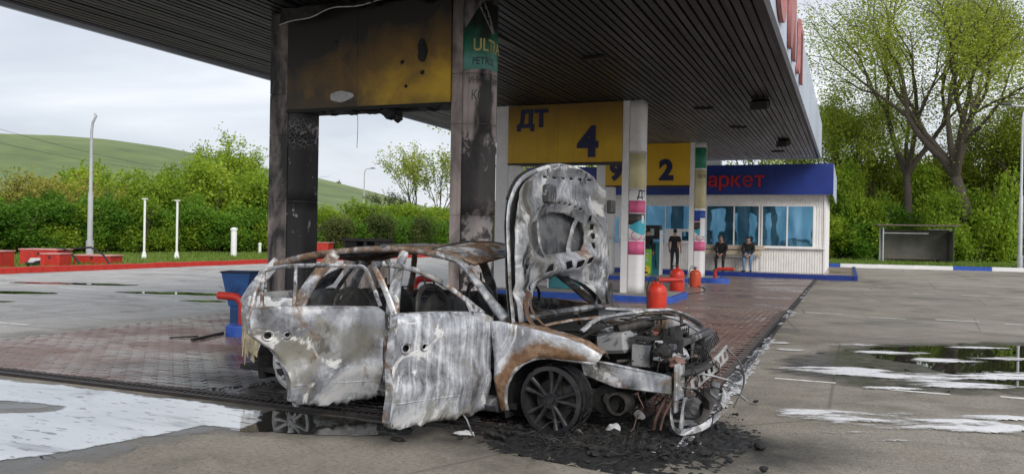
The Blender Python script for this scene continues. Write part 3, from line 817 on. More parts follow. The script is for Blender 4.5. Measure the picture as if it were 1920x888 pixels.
# torn strips of ceiling hanging by the first portal
ts = thing('hanging_ceiling_scrap', (-8.2, 10.4, CZ), 'pale torn edge of ceiling sheet sagging above the sooted yellow panel', 'scrap')
m_ = MB(); n_ = 14
vv = []
for i in range(n_ + 1):
    t = i / n_
    vv += [(t * 1.9, 0, -.02 - .0 * t), (t * 1.9, -.05 + .04 * math.sin(t * 9), -.06 - .22 * (1 - t) ** 1.5 + .02 * math.sin(t * 15))]
m_.add(vv, [(2 * i, 2 * i + 2, 2 * i + 3, 2 * i + 1) for i in range(n_)])
B('sheet', m_, M['dark_metal'], ts, thick=.006)
B('torn_edge', MB().tube([(vv[2 * i + 1]) for i in range(n_ + 1)], .009, 5), M['ash_white'], ts)

# ------------------------------------------------------------------ portals: pillars and yellow number panels
AW, SW = 0.53, 0.172          # pillar width and width of its plain strip
def pillar_profile(off=0.0):
    """plan outline, front at y=0: flat face with rounded right hand corners; arc length along front then right side"""
    a, b, r = AW, 0.42, 0.15
    pts = [(0, -off), (a - r, -off)]
    for q in range(1, 9):
        an = -math.pi / 2 + q * math.pi / 16
        pts.append((a - r + (r + off) * math.cos(an), r + (r + off) * math.sin(an)))
    pts.append((a + off, b + off))
    pts.append((0, b + off))
    return pts
def along(s_, off):
    a, r = AW, 0.15
    if s_ <= a - r: return (s_, -off)
    s2 = s_ - (a - r)
    if s2 <= r * math.pi / 2:
        an = -math.pi / 2 + s2 / r
        return (a - r + (r + off) * math.cos(an), r + (r + off) * math.sin(an))
    return (a + off, r + s2 - r * math.pi / 2)
def wrap(s0, s1, z0, z1, off, n_=14, nz_=1):
    m_ = MB()
    for i in range(n_ + 1):
        x_, y_ = along(s0 + (s1 - s0) * i / n_, off)
        for j in range(nz_ + 1):
            m_.v.append((x_, y_, z0 + (z1 - z0) * j / nz_))
    for i in range(n_):
        for j in range(nz_):
            a_ = i * (nz_ + 1) + j
            m_.f.append((a_, a_ + nz_ + 1, a_ + nz_ + 2, a_ + 1))
    return m_
def wrap_text(txt, size, s0, z, off, bold=0.0):
    me = text_mesh(txt, size, 0.0, bold)
    bm = bmesh.new(); bm.from_mesh(me)
    bmesh.ops.subdivide_edges(bm, edges=[e_ for e_ in bm.edges if e_.calc_length() > .03], cuts=2)
    bmesh.ops.triangulate(bm, faces=bm.faces)
    for v in bm.verts:
        x_, y_ = along(s0 + v.co.x * .74, off)
        v.co = (x_, y_, z + v.co.y)
    bm.to_mesh(me); bm.free()
    return me
PXL, PXR, PW = -8.60, -5.36, 0.53
ZI = 0.16
def pillar(x_, y_, label, strip, banner, joints=(1.35, 2.62, 3.6), wide=False):
    global AW, SW
    AW, SW = (.64, .35) if wide else (.53, .172)
    t = thing('portal_pillar', (x_, y_, ZI), label, 'pillar')
    B('core', MB().prism([(q[0], q[1]) for q in pillar_profile(-0.012)], 0, CZ - ZI + .04), strip, t)
    zs = [0] + [j for j in joints] + [CZ - ZI - .004]
    for a_, b_ in zip(zs, zs[1:]):
        B('cladding_sheet', MB().bbox(0.0, SW, -.012, .05, a_ + .004, b_ - .004), strip, t)
        m_ = wrap(SW + .006, AW - .15 + .15 * math.pi / 2 + .255, a_ + .004, b_ - .004, 0.004, 16, max(2, int((b_ - a_) / .2)))
        B('banner_sheet', m_, banner, t, smooth='full', thick=.006)
    return t
P1L = pillar(PXL, 10.67, 'fire blackened left pillar of the portal behind the burnt car', M['strip_sooty'], M['banner_burnt'], (1.9, 2.95, 3.6), True)
P1R = pillar(PXR, 10.67, 'scorched pillar with green petrol banner peeling, right of the sooted yellow panel', M['strip_sooty_r'], M['banner_half'], (1.7, 3.02, 3.75))
P4L = pillar(PXL - .27, 20.4, 'clean white pillar left of the yellow panel with number four', M['white'], M['white'], wide=True)
AW = .53
P4R = pillar(PXR, 20.4, 'white pillar with pink and cyan stickers right of the number four panel', M['white'], M['white'])
P2L = pillar(PXL - .27, 30.0, 'slim looking white pillar left of the number two panel', M['white'], M['white'], wide=True)
P2R = pillar(PXR, 30.0, 'white pillar with green and yellow banner right of the number two panel', M['white'], M['white'])
# banner print on the scorched pillar
sE = 0.53 - .15 + .15 * math.pi / 2 + .25
m_ = MB()      # green field with a burnt slanting top
NB = 14
for i in range(NB + 1):
    s_ = .178 + (sE - .178) * i / NB
    top = 4.35 + min(1, i / 6) * .42
    x_, y_ = along(s_, .011)
    m_.v += [(x_, y_, 3.80), (x_, y_, 4.15), (x_, y_, top)]
for i in range(NB):
    for j in range(2):
        a_ = i * 3 + j; m_.f.append((a_, a_ + 3, a_ + 4, a_ + 1))
k = N('green_banner_print'); x, y, z = k.sep(k.obj())
nn = k.noise(k.obj(), 3, 5, .6)
c = k.mix(k.rng(k.math('ADD', z, k.math('MULTIPLY', nn, .5)), 4.15, 4.35), (0.12, 0.34, 0.30), (0.012, 0.15, 0.085))
c = k.mix(k.rng(k.math('ADD', z, k.math('MULTIPLY', nn, .8)), 4.55, 4.85, 0, .95), c, (0.015, 0.014, 0.014))
M['green_print'] = k.done(c, .5)
B('banner_print', m_, M['green_print'], P1R, smooth='full', thick=.002)
m_ = MB(); n_ = 16
for i in range(n_ + 1):     # pale swoosh of the logo above the name
    t = i / n_
    for w_ in (0, 1):
        s_ = .40 + .02 * w_ + .27 * t; zz = 4.72 - .40 * math.sin(t * 1.5) + .085 * w_ * (1 - .5 * t)
        x_, y_ = along(s_ + .05 * w_, .0145); m_.v.append((x_, y_, zz))
m_.f += [(2 * i, 2 * i + 2, 2 * i + 3, 2 * i + 1) for i in range(n_)]
B('banner_swoosh', m_, M['banner_half'], P1R)
M['gold_print'] = plain('gold_print', (0.50, 0.43, 0.16), .5, .2)
M['dark_print'] = plain('dark_print', (0.05, 0.055, 0.06), .5, .2)
put('banner_text', wrap_text('ULTRA', .25, .335, 4.06, .0145, .004), M['gold_print'], P1R)
put('banner_text', wrap_text('PETROL', .15, .325, 3.865, .0145, .002), M['dark_print'], P1R)
put('banner_text', wrap_text('ИННОВАЦИИ', .12, .27, 3.60, .0105, .001), M['dark_print'], P1R)
put('banner_text', wrap_text('КОНЦ', .20, .31, 3.36, .0105, .0), M['dark_print'], P1R)
# stickers on the white pillars
def stickers(P, z0, txt=True, front=None):
    sE2 = sE - .10
    def w(nm, a_, b_, za, zb, mat, off=.011): B(nm, wrap(a_, b_, za, zb, off, 12), mat, P, smooth='full', thick=.002)
    w('sticker', .19, sE2, z0 + 1.72, z0 + 2.03, M['pink'])
    w('sticker', .19, sE2, z0 + 1.42, z0 + 1.70, M['darkgrey'])
    m2 = MB()
    for i in range(13):
        s_ = .19 + (sE2 - .19) * i / 12; x_, y_ = along(s_, .0145)
        m2.v += [(x_, y_, z0 + 1.36 - .2 * math.sin(i / 12 * 2.2)), (x_, y_, z0 + 1.38 + .2 * min(1, i / 8))]
    m2.f += [(2 * i, 2 * i + 2, 2 * i + 3, 2 * i + 1) for i in range(12)]
    B('sticker', m2, M['cyan'], P, thick=.002)
    w('sticker', .19, sE2, z0 + .66, z0 + 1.0, M['pink'])
    # no smoking roundel
    ring = MB()
    for i in range(25):
        an = 2 * math.pi * i / 24
        for rr_ in (.115, .135):
            x_, y_ = along(.40 + rr_ * math.cos(an), .0115); ring.v.append((x_, y_, z0 + 1.17 - .02 + rr_ * math.sin(an)))
    ring.f += [(2 * i, 2 * i + 2, 2 * i + 3, 2 * i + 1) for i in range(24)]
    for sx in (-1, 1):
        o_ = len(ring.v)
        for t in (-.1, .1):
            for dw in (-.01, .01):
                x_, y_ = along(.40 + t * .8 + dw, .0115); ring.v.append((x_, y_, z0 + 1.15 + sx * t * .8 - sx * dw))
        ring.f.append((o_, o_ + 1, o_ + 3, o_ + 2))
    B('no_smoking_mark', ring, M['pink'], P)
stickers(P4R, .32)
put('sticker_text', wrap_text('ДТ', .26, .40, 2.42, .0115, .008), M['numeral'], P4R)
B('film', wrap(.19, sE - .1, 2.66, 3.55, .0105, 12), M['yellow_pale'], P4R, smooth='full', thick=.002)
B('paper_note', wrap(.52, .62, 1.78, 1.98, .018, 4), M['paper'], P4R, thick=.002)
stickers(P2R, .30)
B('sticker', wrap(.19, sE - .1, 2.06, 2.42, .0115, 12), M['blue'], P2R, smooth='full', thick=.002)
B('paper_note', wrap(.40, .62, 1.50, 2.15, .02, 5), M['paper'], P2R, thick=.002)
B('film', wrap(.19, sE - .1, 2.5, 3.9, .0105, 12), M['yellow_pale'], P2R, smooth='full', thick=.002)
B('film', wrap(.19, sE - .1, 3.95, 4.7, .0105, 12), M['green_film'], P2R, smooth='full', thick=.002)
put('film_text', wrap_text('ULTRA', .17, .3, 3.6, .0155, .002), M['dark_print'], P2R)

def sign(y_, label, mat, zb=3.50, dx=.356):
    t = thing('number_panel', (PXL + dx, y_ - .05, zb), label, 'sign')
    Wp = PXR - PXL - dx - .004; Hp = CZ - zb - .015
    for a_, b_ in ((0, Wp * .45), (Wp * .45, Wp)):
        B('panel_sheet', MB().bbox(a_ + .002, b_ - .002, 0, .03, 0, Hp), mat, t)
    B('box_back', MB().bbox(.02, Wp - .02, .031, .42, .02, Hp), M['dark_metal'] if mat is M['sign_sooty'] else M['galv'], t)
    B('bottom_trim', MB().bbox(0, Wp, -.008, .43, -.05, -.003), M['char'] if mat is M['sign_sooty'] else M['dark_metal'], t)
    return t, Wp, Hp
def glyph(t, txt, size, x_, z_, bold, mat, nm='numeral'):
    me = text_mesh(txt, size, .012, bold); me.transform(Matrix.Translation((x_, -.014, z_)) @ FRONT)
    return put(nm, me, mat, t)
s1, Wp, Hp = sign(10.67, 'yellow panel nearly covered in soot above the burnt car, number burnt off', M['sign_sooty'])
m_ = MB().lump((1.02, -.01, .16), (.22, .016, .09), 3, .35); B('blistered_patch', m_, M['ash_white'], s1)
m_ = MB().lump((2.42, -.015, .75), (.075, .03, .16), 5, .5); B('burnt_flap', m_, M['char'], s1)
for q, (a_, b_, r_) in enumerate(((2.08, .62, .035), (2.15, .26, .025), (2.42, .45, .04), (.9, 1.0, .03))):
    B('burn_hole', MB().lump((a_, -.006, b_), (r_, .01, r_), q, .4, 1), M['char'], s1)
m_ = MB()
for i in range(26):
    x_ = .15 + 2.6 * random.random() ** 1; m_.lump((x_, random.uniform(.0, .35), -.06), (random.uniform(.04, .16), .05, random.uniform(.012, .035)), i, .5, 1)
B('charred_underside', m_, M['char'], s1)['kind'] = 'stuff'
m_ = MB().lump((1.85, .1, -.12), (.17, .12, .09), 8, .5).lump((1.97, .1, -.16), (.07, .07, .1), 9, .5); B('melted_lamp', m_, M['char'], s1)
B('dangling_wire', MB().tube([(1.25, .1, -.05), (1.26, .1, -.3), (1.25, .1, -.62)], .004, 4), M['char'], s1)
s4, Wp, Hp = sign(20.4, 'dusty yellow panel reading ДТ and a big dark 4', M['sign'], dx=.09)
glyph(s4, 'ДТ', .60, .26, .96, .025, M['numeral'], 'lettering'); glyph(s4, '4', 1.05, 1.98, .17, .045, M['numeral'])
s2, Wp, Hp = sign(30.0, 'bright yellow panel with a dark 2 in front of the shop', M['sign_clean'], dx=.09)
glyph(s2, '2', 1.0, 2.05, .22, .05, M['numeral']); glyph(s2, '9', .9, .18, .24, .05, M['numeral'])

# islands
def island(y_, x0, x1, label):
    yb0, yb1 = y_ - .95, y_ + 1.5
    poly = []
    r_ = .35
    for cx_, cy_, a0_ in ((x1 - r_, yb0 + r_, -90), (x1 - r_, yb1 - r_, 0), (x0 + r_, yb1 - r_, 90), (x0 + r_, yb0 + r_, 180)):
        for q in range(7):
            an = R(a0_ + 15 * q); poly.append((cx_ + r_ * math.cos(an), cy_ + r_ * math.sin(an)))
    t = thing('pump_island', (0, 0, 0), label, 'island')
    ci = MB().prism([(p_[0], p_[1]) for p_ in poly], 0.0, .162)
    B('kerb_ring', ci, M['blue'], t, bevel=.02, seg=2)
    cx_, cy_ = (x0 + x1) / 2, (yb0 + yb1) / 2
    inner = [((p_[0] - cx_) * .955 + cx_, (p_[1] - cy_) * .89 + cy_) for p_ in poly]
    B('island_top', MB().prism(inner, .05, .166), M['concrete'], t)
    return t
island(10.67, -8.55, -4.2, 'soot stained pump island behind the burnt car')
island(20.4, -9.4, -3.85, 'blue edged pump island under the number four panel')
island(30.0, -9.4, -4.25, 'blue edged pump island under the number two panel')

# bent red guard pipes on blue bases
def guard(base, x_, y_, dirs, label, h=.62, reach=.55, rz=0.0, baser=(.36, .3)):
    t = thing('guard_pipe', (x_, y_, 0), label, 'guard rail', rz)
    if base:
        pts = []
        for q in range(24):
            an = 2 * math.pi * q / 24; pts.append((baser[0] * math.cos(an), baser[1] * math.sin(an)))
        B('base', MB().prism(pts, 0, .19), M['blue'], t, bevel=.025, seg=2)
    pts = [(0, 0, .1), (0, 0, h - .16)]
    for q in range(1, 7):
        an = q * math.pi / 12; pts.append((dirs * (.16 - .16 * math.cos(an)), 0, h - .16 + .16 * math.sin(an)))
    pts.append((dirs * reach, 0, h + .01))
    B('pipe', MB().tube(pts, .058, 14), M['red'], t, smooth=True)
    B('end_cap', MB().lump((dirs * (reach + .005), 0, h + .01), (.03, .055, .055), 1, .05, 2), M['red'], t)
    return t
b1 = gpt(440, 632)
guard(True, b1.x + .05, b1.y + .1, -1, 'red bent guard pipe on a blue base left of the burnt car', h=.60, reach=.36, rz=.35, baser=(.23, .26))
guard(True, -4.30, 29.35, 1, 'red bent guard pipe at the far island in front of the seated men', h=.52, reach=.62, baser=(.5, .36))
guard(False, -4.35, 19.75, 1, 'red bent guard pipe behind the nearest red extinguisher', h=.56, reach=.7, rz=.5)
guard(True, -7.0, 12.6, 1, 'red guard pipe seen through the windscreen opening of the burnt car', h=.8, reach=.4)

# big floor standing fire extinguishers
def extinguisher(x_, y_, h, r_, mat, label, tilt=0.0, horn=True):
    t = thing('fire_extinguisher', (x_, y_, .026), label, 'extinguisher', random.uniform(0, 6))
    prof = [(0, 0), (r_ * .94, 0), (r_, .03), (r_ * 1.0, h * .70), (r_ * .97, h * .80), (r_ * .86, h * .87), (r_ * .55, h * .93), (r_ * .2, h * .95), (r_ * .2, h), (0, h)]
    B('cylinder', MB().lathe(prof, 28), mat, t, smooth=True)
    B('weld_band', MB().lathe([(r_ * 1.0, h * .695), (r_ * 1.025, h * .70), (r_ * 1.025, h * .715), (r_ * 1.0, h * .72)], 28), mat, t)
    B('valve', MB().box((0, 0, h + .03), (.07, .05, .07)).tube([(0, 0, h + .06), (.1, 0, h + .1), (.16, 0, h + .09)], .012, 6).tube([(0, 0, h + .03), (.14, 0, h + .04)], .010, 6), M['black'], t)
    hz = [(.03, 0, h + .02), (r_ * .9, .05, h + .04), (r_ * 1.18, .05, h * .8), (r_ * 1.15, .08, h * .3), (r_ * 1.25, .1, .06)]
    B('hose', MB().tube(hz, .013, 7), M['rubber'], t, smooth=True)
    B('carry_handle', MB().tube([(-r_ * .5, 0, h * .93), (-r_ * .5, 0, h + .06), (r_ * .2, 0, h + .07)], .010, 6), mat, t)
    B('label_plate', MB().lathe([(r_ * 1.004, h * .3), (r_ * 1.004, h * .58)], 8, a0=-2.0, a1=-1.2), M['paper'], t, thick=.002)
    return t
extinguisher(-3.37, 15.6, .72, .185, M['ext_red'], 'large red extinguisher nearest the burnt car, right of its bonnet')
extinguisher(-4.28, 22.3, .76, .195, M['ext_red'], 'red extinguisher with black hose, middle one of three by the islands')
extinguisher(-4.52, 26.6, .56, .18, M['ext_orange'], 'short orange red extinguisher farthest along the pump lane')
hose = MB().tube([(-4.05, 22.1, .06), (-3.9, 22.4, .09), (-3.75, 23.4, .07), (-3.9, 24.8, .06), (-4.2, 26.2, .05), (-4.4, 26.3, .06)], .015, 6)
o = B('ground_hose', hose, M['rubber'], smooth=True); tag(o, 'black hose lying on the paving between the two far extinguishers', 'hose')

# blue waste bin by the island
bt = thing('waste_bin', (-8.86, 10.33, 0.026), 'blue flared waste bin with embossed mark left of the burnt car', 'bin', .35)
bt.scale = (.78, .78, .89)
B('hopper', MB().add([(-.17, -.15, .42), (.17, -.15, .42), (.17, .15, .42), (-.17, .15, .42), (-.29, -.25, 1.02), (.29, -.25, 1.02), (.29, .25, 1.02), (-.29, .25, 1.02),
                      (-.27, -.23, 1.02), (.27, -.23, 1.02), (.27, .23, 1.02), (-.27, .23, 1.02), (-.16, -.14, .46), (.16, -.14, .46), (.16, .14, .46), (-.16, .14, .46)],
                     [(3, 2, 1, 0), (0, 1, 5, 4), (1, 2, 6, 5), (2, 3, 7, 6), (3, 0, 4, 7), (4, 5, 9, 8), (5, 6, 10, 9), (6, 7, 11, 10), (7, 4, 8, 11), (8, 9, 13, 12), (9, 10, 14, 13), (10, 11, 15, 14), (11, 8, 12, 15), (12, 13, 14, 15)]), M['bin_blue'], bt)
B('pedestal', MB().box((0, 0, .21), (.30, .26, .42)), M['bin_blue'], bt, bevel=.01)
B('rim', MB().tube([(-.3, -.26, 1.02), (.3, -.26, 1.02), (.3, .26, 1.02), (-.3, .26, 1.02), (-.3, -.26, 1.02)], .014, 6), M['char'], bt)
em = MB()
tl = Matrix.Rotation(-.165, 3, 'X')
ringp = [tl @ Vector((-.04 + .10 * math.cos(a), 0, .10 * math.sin(a))) + Vector((0, -.212, .79)) for a in [2 * math.pi * q / 20 for q in range(21)]]
em.tube(ringp, .010, 5)
for s_ in (-.09, -.04, .01):
    em.tube([tl @ Vector((s_, 0, -.07)) + Vector((0, -.212, .79)), tl @ Vector((s_ + .02, 0, .07)) + Vector((0, -.212, .79))], .008, 5)
B('embossed_mark', em, M['bin_blue'], bt)

# burnt dispenser on the first island
dp = thing('burnt_dispenser', (-7.05, 11.15, ZI), 'burnt out fuel dispenser shell behind the roof of the car', 'dispenser')
B('cabinet', MB().box((0, 0, .55), (.62, .42, 1.1)), M['strip_sooty'], dp, bevel=.015)
B('side_post', MB().box((.29, 0, 1.2), (.06, .4, .2)), M['dark_metal'], dp); B('side_post', MB().box((-.29, 0, 1.2), (.06, .4, .2)), M['dark_metal'], dp)
B('head_frame', MB().box((0, 0, 1.31), (.72, .46, .045)).box((.08, 0, 1.2), (.05, .4, .2)), M['dark_metal'], dp, bevel=.006)
B('head_box', MB().box((-.18, .0, 1.2), (.2, .38, .19)), M['char'], dp)
# dispensers on the other islands
def dispenser(x_, y_, label):
    t = thing('fuel_dispenser', (x_, y_, ZI), label, 'dispenser')
    B('cabinet', MB().box((0, 0, .62), (.9, .5, 1.24)), M['teal'], t, bevel=.02)
    B('side_panel', MB().box((-.47, 0, .85), (.035, .52, 1.7)).box((.47, 0, .85), (.035, .52, 1.7)), M['white'], t, bevel=.008)
    B('head', MB().box((0, 0, 1.62), (.9, .46, .52)), M['black'], t, bevel=.02)
    B('display', MB().box((.02, -.232, 1.62), (.44, .012, .26)), M['screen'], t)
    B('display_window', MB().box((-.06, -.2385, 1.62), (.2, .006, .12)), M['black'], t)
    for s_ in (-.3, .3):
        n_ = B('nozzle', MB().tube([(s_, -.27, 1.18), (s_, -.32, 1.1), (s_, -.28, .9)], [.03, .035, .015], 7), M['black'], t)
        B('hose', MB().tube([(s_, -.29, .92), (s_ * 1.2, -.36, .5), (s_ * 1.25, -.32, .25), (s_ * 1.1, -.26, .6)], .017, 6), M['rubber'], t, smooth=True)
    return t
dispenser(-7.05, 21.2, 'fuel dispenser on the second island hidden behind the raised hood')
dispenser(-7.02, 30.9, 'fuel dispenser with black head and pale display on the far island')
# green advertising board
ab = thing('advertising_board', (-6.92, 29.45, ZI), 'green and yellow advertising board standing by the sticker covered pillar', 'board', -.05)
B('panel', MB().box((0, 0, .52), (.66, .04, .94)), M['board_green'], ab, bevel=.006)
crv = [(-.33, .05), (-.33, .52), (-.28, .50), (-.12, .46), (.06, .36), (.2, .2), (.33, .12), (.33, .05)]
B('green_swoosh', MB().add([(a_, -.023, b_) for a_, b_ in crv], [tuple(range(len(crv)))]), M['board_deep'], ab)
crv = [(.12 + .19 * math.cos(a), .22 + .19 * math.sin(a)) for a in [2 * math.pi * q / 24 for q in range(24)]]
B('yellow_disc', MB().add([(a_, -.0255, b_) for a_, b_ in crv], [tuple(range(24))]), M['board_yellow'], ab)
B('disc_figure', MB().add([(.06, -.028, .1), (.24, -.028, .1), (.2, -.028, .17), (.12, -.028, .2)], [(0, 1, 2, 3)]).add([(.07, -.028, .26), (.14, -.028, .25), (.16, -.028, .31), (.09, -.028, .33)], [(0, 1, 2, 3)]), M['darkgrey'], ab)
for q, (a_, b_) in enumerate(((.82, .40), (.745, .46), (.67, .34), (.585, .40))):
    B('text_line', MB().bbox(-b_ / 2 + .03, b_ / 2 + .03, -.0235, -.021, a_ - .014, a_ + .014), M['paper'] if q != 1 else M['board_yellow'], ab)
B('foot', MB().box((-.25, 0, .02), (.05, .35, .04)).box((.25, 0, .02), (.05, .35, .04)), M['galv'], ab)
#=== END PART2
# ------------------------------------------------------------------ shop
SX0, SX1, SY = -14.0, -0.92, 37.3
pl = slab('shop_plinth', [(SX0 - .8, 35.45), (0.22, 35.2), (0.24, 47.5), (SX0 - .8, 47.5)], -.1, .15, M['paver_far'])
kb = thing('shop_kerb', (0, 0, 0), 'dark blue kerb around the raised plinth of the shop', 'kerb')
xk = SX0 - .8
while xk < .1:
    x2 = min(xk + 1.0, .22)
    ya, yb = 35.45 - .25 * (xk - SX0 + .8) / 15.02, 35.45 - .25 * (x2 - SX0 + .8) / 15.02
    B('kerb_stone', MB().prism([(xk + .005, ya - .15), (x2 - .005, yb - .15), (x2 - .005, yb - .002), (xk + .005, ya - .002)], 0, .20), M['navy'], kb)
    xk = x2
for i in range(12):
    B('kerb_stone', MB().bbox(.23, .38, 35.06 + i * 1.04, 36.08 + i * 1.04, 0, .20), M['navy'], kb)
shop = thing('shop', (0, 0, 0), 'small white sided shop with a wide blue fascia under the canopy', 'building')
def corrug(x0, x1, z0, z1, y_, step=.105, dep=.022, mat=None, nm='siding', axis='x'):
    m_ = MB(); x_ = x0; prof = []
    while x_ < x1 - 1e-6:
        s_ = min(step, x1 - x_)
        prof += [(x_, 0), (x_ + s_ * .55, 0), (x_ + s_ * .65, dep), (x_ + s_ * .9, dep)]
        x_ += s_
    prof.append((x1, 0))
    for a_, d_ in prof:
        for z_ in (z0, z1):
            m_.v.append((a_, y_ + d_, z_) if axis == 'x' else (y_ - d_, a_, z_))
    n_ = len(prof)
    m_.f += [(2 * i, 2 * i + 2, 2 * i + 3, 2 * i + 1) for i in range(n_ - 1)]
    return B(nm, m_, mat or M['white_far'], shop)
B('core_wall', MB().bbox(SX0, SX1 - .03, SY + .03, 46.5, .15, 4.6), M['white_far'], shop)
groupB = (-5.92, -1.36)
groupA = (-9.1, -6.2)
corrug(SX0, SX1, 3.05, 3.55, SY - .0)
corrug(groupB[0], SX1, .16, 1.26, SY)
corrug(groupA[1], groupB[0], .16, 3.05, SY)
corrug(groupA[0], groupA[1], .16, 1.26, SY)
corrug(SX0, -10.5, .16, 3.05, SY)
corrug(groupB[1], SX1, 1.26, 3.05, SY)
corrug(SY, 46.5, .16, 3.55, SX1, axis='y', nm='side_siding')
B('corner_trim', MB().bbox(SX1 - .05, SX1 + .02, SY - .03, SY + .05, .16, 3.55), M['frame_white'], shop)
def window(x0, x1, z0, z1, mull=()):
    f_ = .055
    xs_ = [x0] + list(mull) + [x1]
    w_ = B('window', MB().bbox(x0 - f_, x1 + f_, SY - .05, SY + .02, z1, z1 + f_).bbox(x0 - f_, x1 + f_, SY - .05, SY + .02, z0 - f_, z0)
           .bbox(x0 - f_, x0, SY - .05, SY + .02, z0, z1).bbox(x1, x1 + f_, SY - .05, SY + .02, z0, z1), M['frame_white'], shop)
    for a_, b_ in zip(xs_, xs_[1:]):
        B('pane', MB().bbox(a_ + (.03 if a_ != x0 else 0), b_ - (.03 if b_ != x1 else 0), SY - .012, SY - .002, z0, z1), M['glass'], w_)
    for q in mull:
        B('mullion', MB().bbox(q - .03, q + .03, SY - .055, SY + .02, z0, z1), M['frame_white'], w_)
    return w_
window(-5.86, -3.63, 1.30, 3.02, (-4.68,))
window(-3.46, -1.40, 1.30, 3.02, (-2.44,))
window(-9.0, -6.3, 1.30, 3.02, (-7.72,))
B('sill', MB().bbox(groupB[0] + .02, SX1 + .03, SY - .13, SY - .002, 1.19, 1.245), M['frame_white'], shop)
# service hatch below the right pane of the left window
B('service_hatch', MB().bbox(-7.7, -6.35, SY - .06, SY - .002, 1.32, 1.98), M['frame_white'], shop)
B('hatch_pane', MB().bbox(-6.95, -6.5, SY - .075, SY - .062, 1.46, 1.86), M['glass'], shop)
# door
dr_ = B('door', MB().bbox(-10.4, -9.3, SY - .04, SY - .002, .16, 2.9), M['frame_white'], shop)
B('door_pane', MB().bbox(-10.22, -9.92, SY - .055, SY - .042, 1.3, 2.5), M['glass'], dr_)
B('door_pane', MB().bbox(-9.8, -9.45, SY - .055, SY - .042, .4, 1.15), M['glass'], dr_)
B('door_pane', MB().bbox(-9.8, -9.45, SY - .055, SY - .042, 1.3, 2.7), M['glass'], dr_)
B('door_handle', MB().tube([(-9.86, SY - .08, 1.1), (-9.86, SY - .08, 1.5)], .015, 6), M['galv'], dr_)
# fascia band, overhanging, in sheets
fz0, fz1 = 3.50, 4.80
for i in range(6):
    a_ = SX0 - .4 + i * (SX1 + .32 - SX0 + .4) / 6; b_ = SX0 - .4 + (i + 1) * (SX1 + .32 - SX0 + .4) / 6
    B('fascia_sheet', MB().bbox(a_ + .002, b_ - .002, SY - .50, SY - .46, fz0, fz1), M['navy'], shop)
B('fascia_sheet', MB().bbox(SX1 + .28, SX1 + .32, SY - .455, 46.8, fz0, fz1), M['fascia'], shop)
B('soffit', MB().bbox(SX0 - .4, SX1 + .27, SY - .455, SY - .03, fz0 + .06, fz0 + .09), M['white_far'], shop)
B('roof_deck', MB().bbox(SX0 - .3, SX1 + .25, SY - .4, 46.6, fz1 - .12, fz1 - .05), M['galv'], shop)
B('roof_vent', MB().bbox(-6.15, -5.4, SY + .6, SY + 1.1, fz1 - .05, fz1 + .42), M['concrete'], shop)
xe = -3.38
for ch in reversed('мини маркет'):
    if ch == ' ': xe -= .42; continue
    me = text_mesh(ch, .86, .03, 0.0 if ch == 'е' else .012); lo_ = min(v.co.x for v in me.vertices); hi_ = max(v.co.x for v in me.vertices)
    me.transform(Matrix.Translation((xe - hi_, SY - .535, 3.86)) @ FRONT); put('fascia_letter', me, M['letter_red'], shop)
    xe -= hi_ - lo_ + .075

# ledge boards and perch rail in front of the shop
bn = thing('perch_bench', (-4.7, SY - .28, .15), 'pale ledge boards and steel rail under the shop windows', 'bench')
B('board', MB().bbox(-1.3, 1.35, -.02, .1, .97, 1.15), M['wood_bench'], bn, bevel=.01)
B('board', MB().bbox(-1.3, 1.25, -.06, .1, .72, .92), M['wood_bench'], bn, bevel=.01)
B('rail', MB().tube([(-1.5, -.32, .66), (1.2, -.32, .66)], .03, 8).tube([(-1.5, -.1, .66), (1.2, -.1, .66)], .03, 8), M['galv'], bn)
for x_ in (-1.5, -.35, .55, 1.2):
    B('leg', MB().tube([(x_, -.32, 0), (x_, -.32, .66)], .025, 8).tube([(x_, -.1, 0), (x_, -.1, .66)], .025, 8), M['galv'], bn)

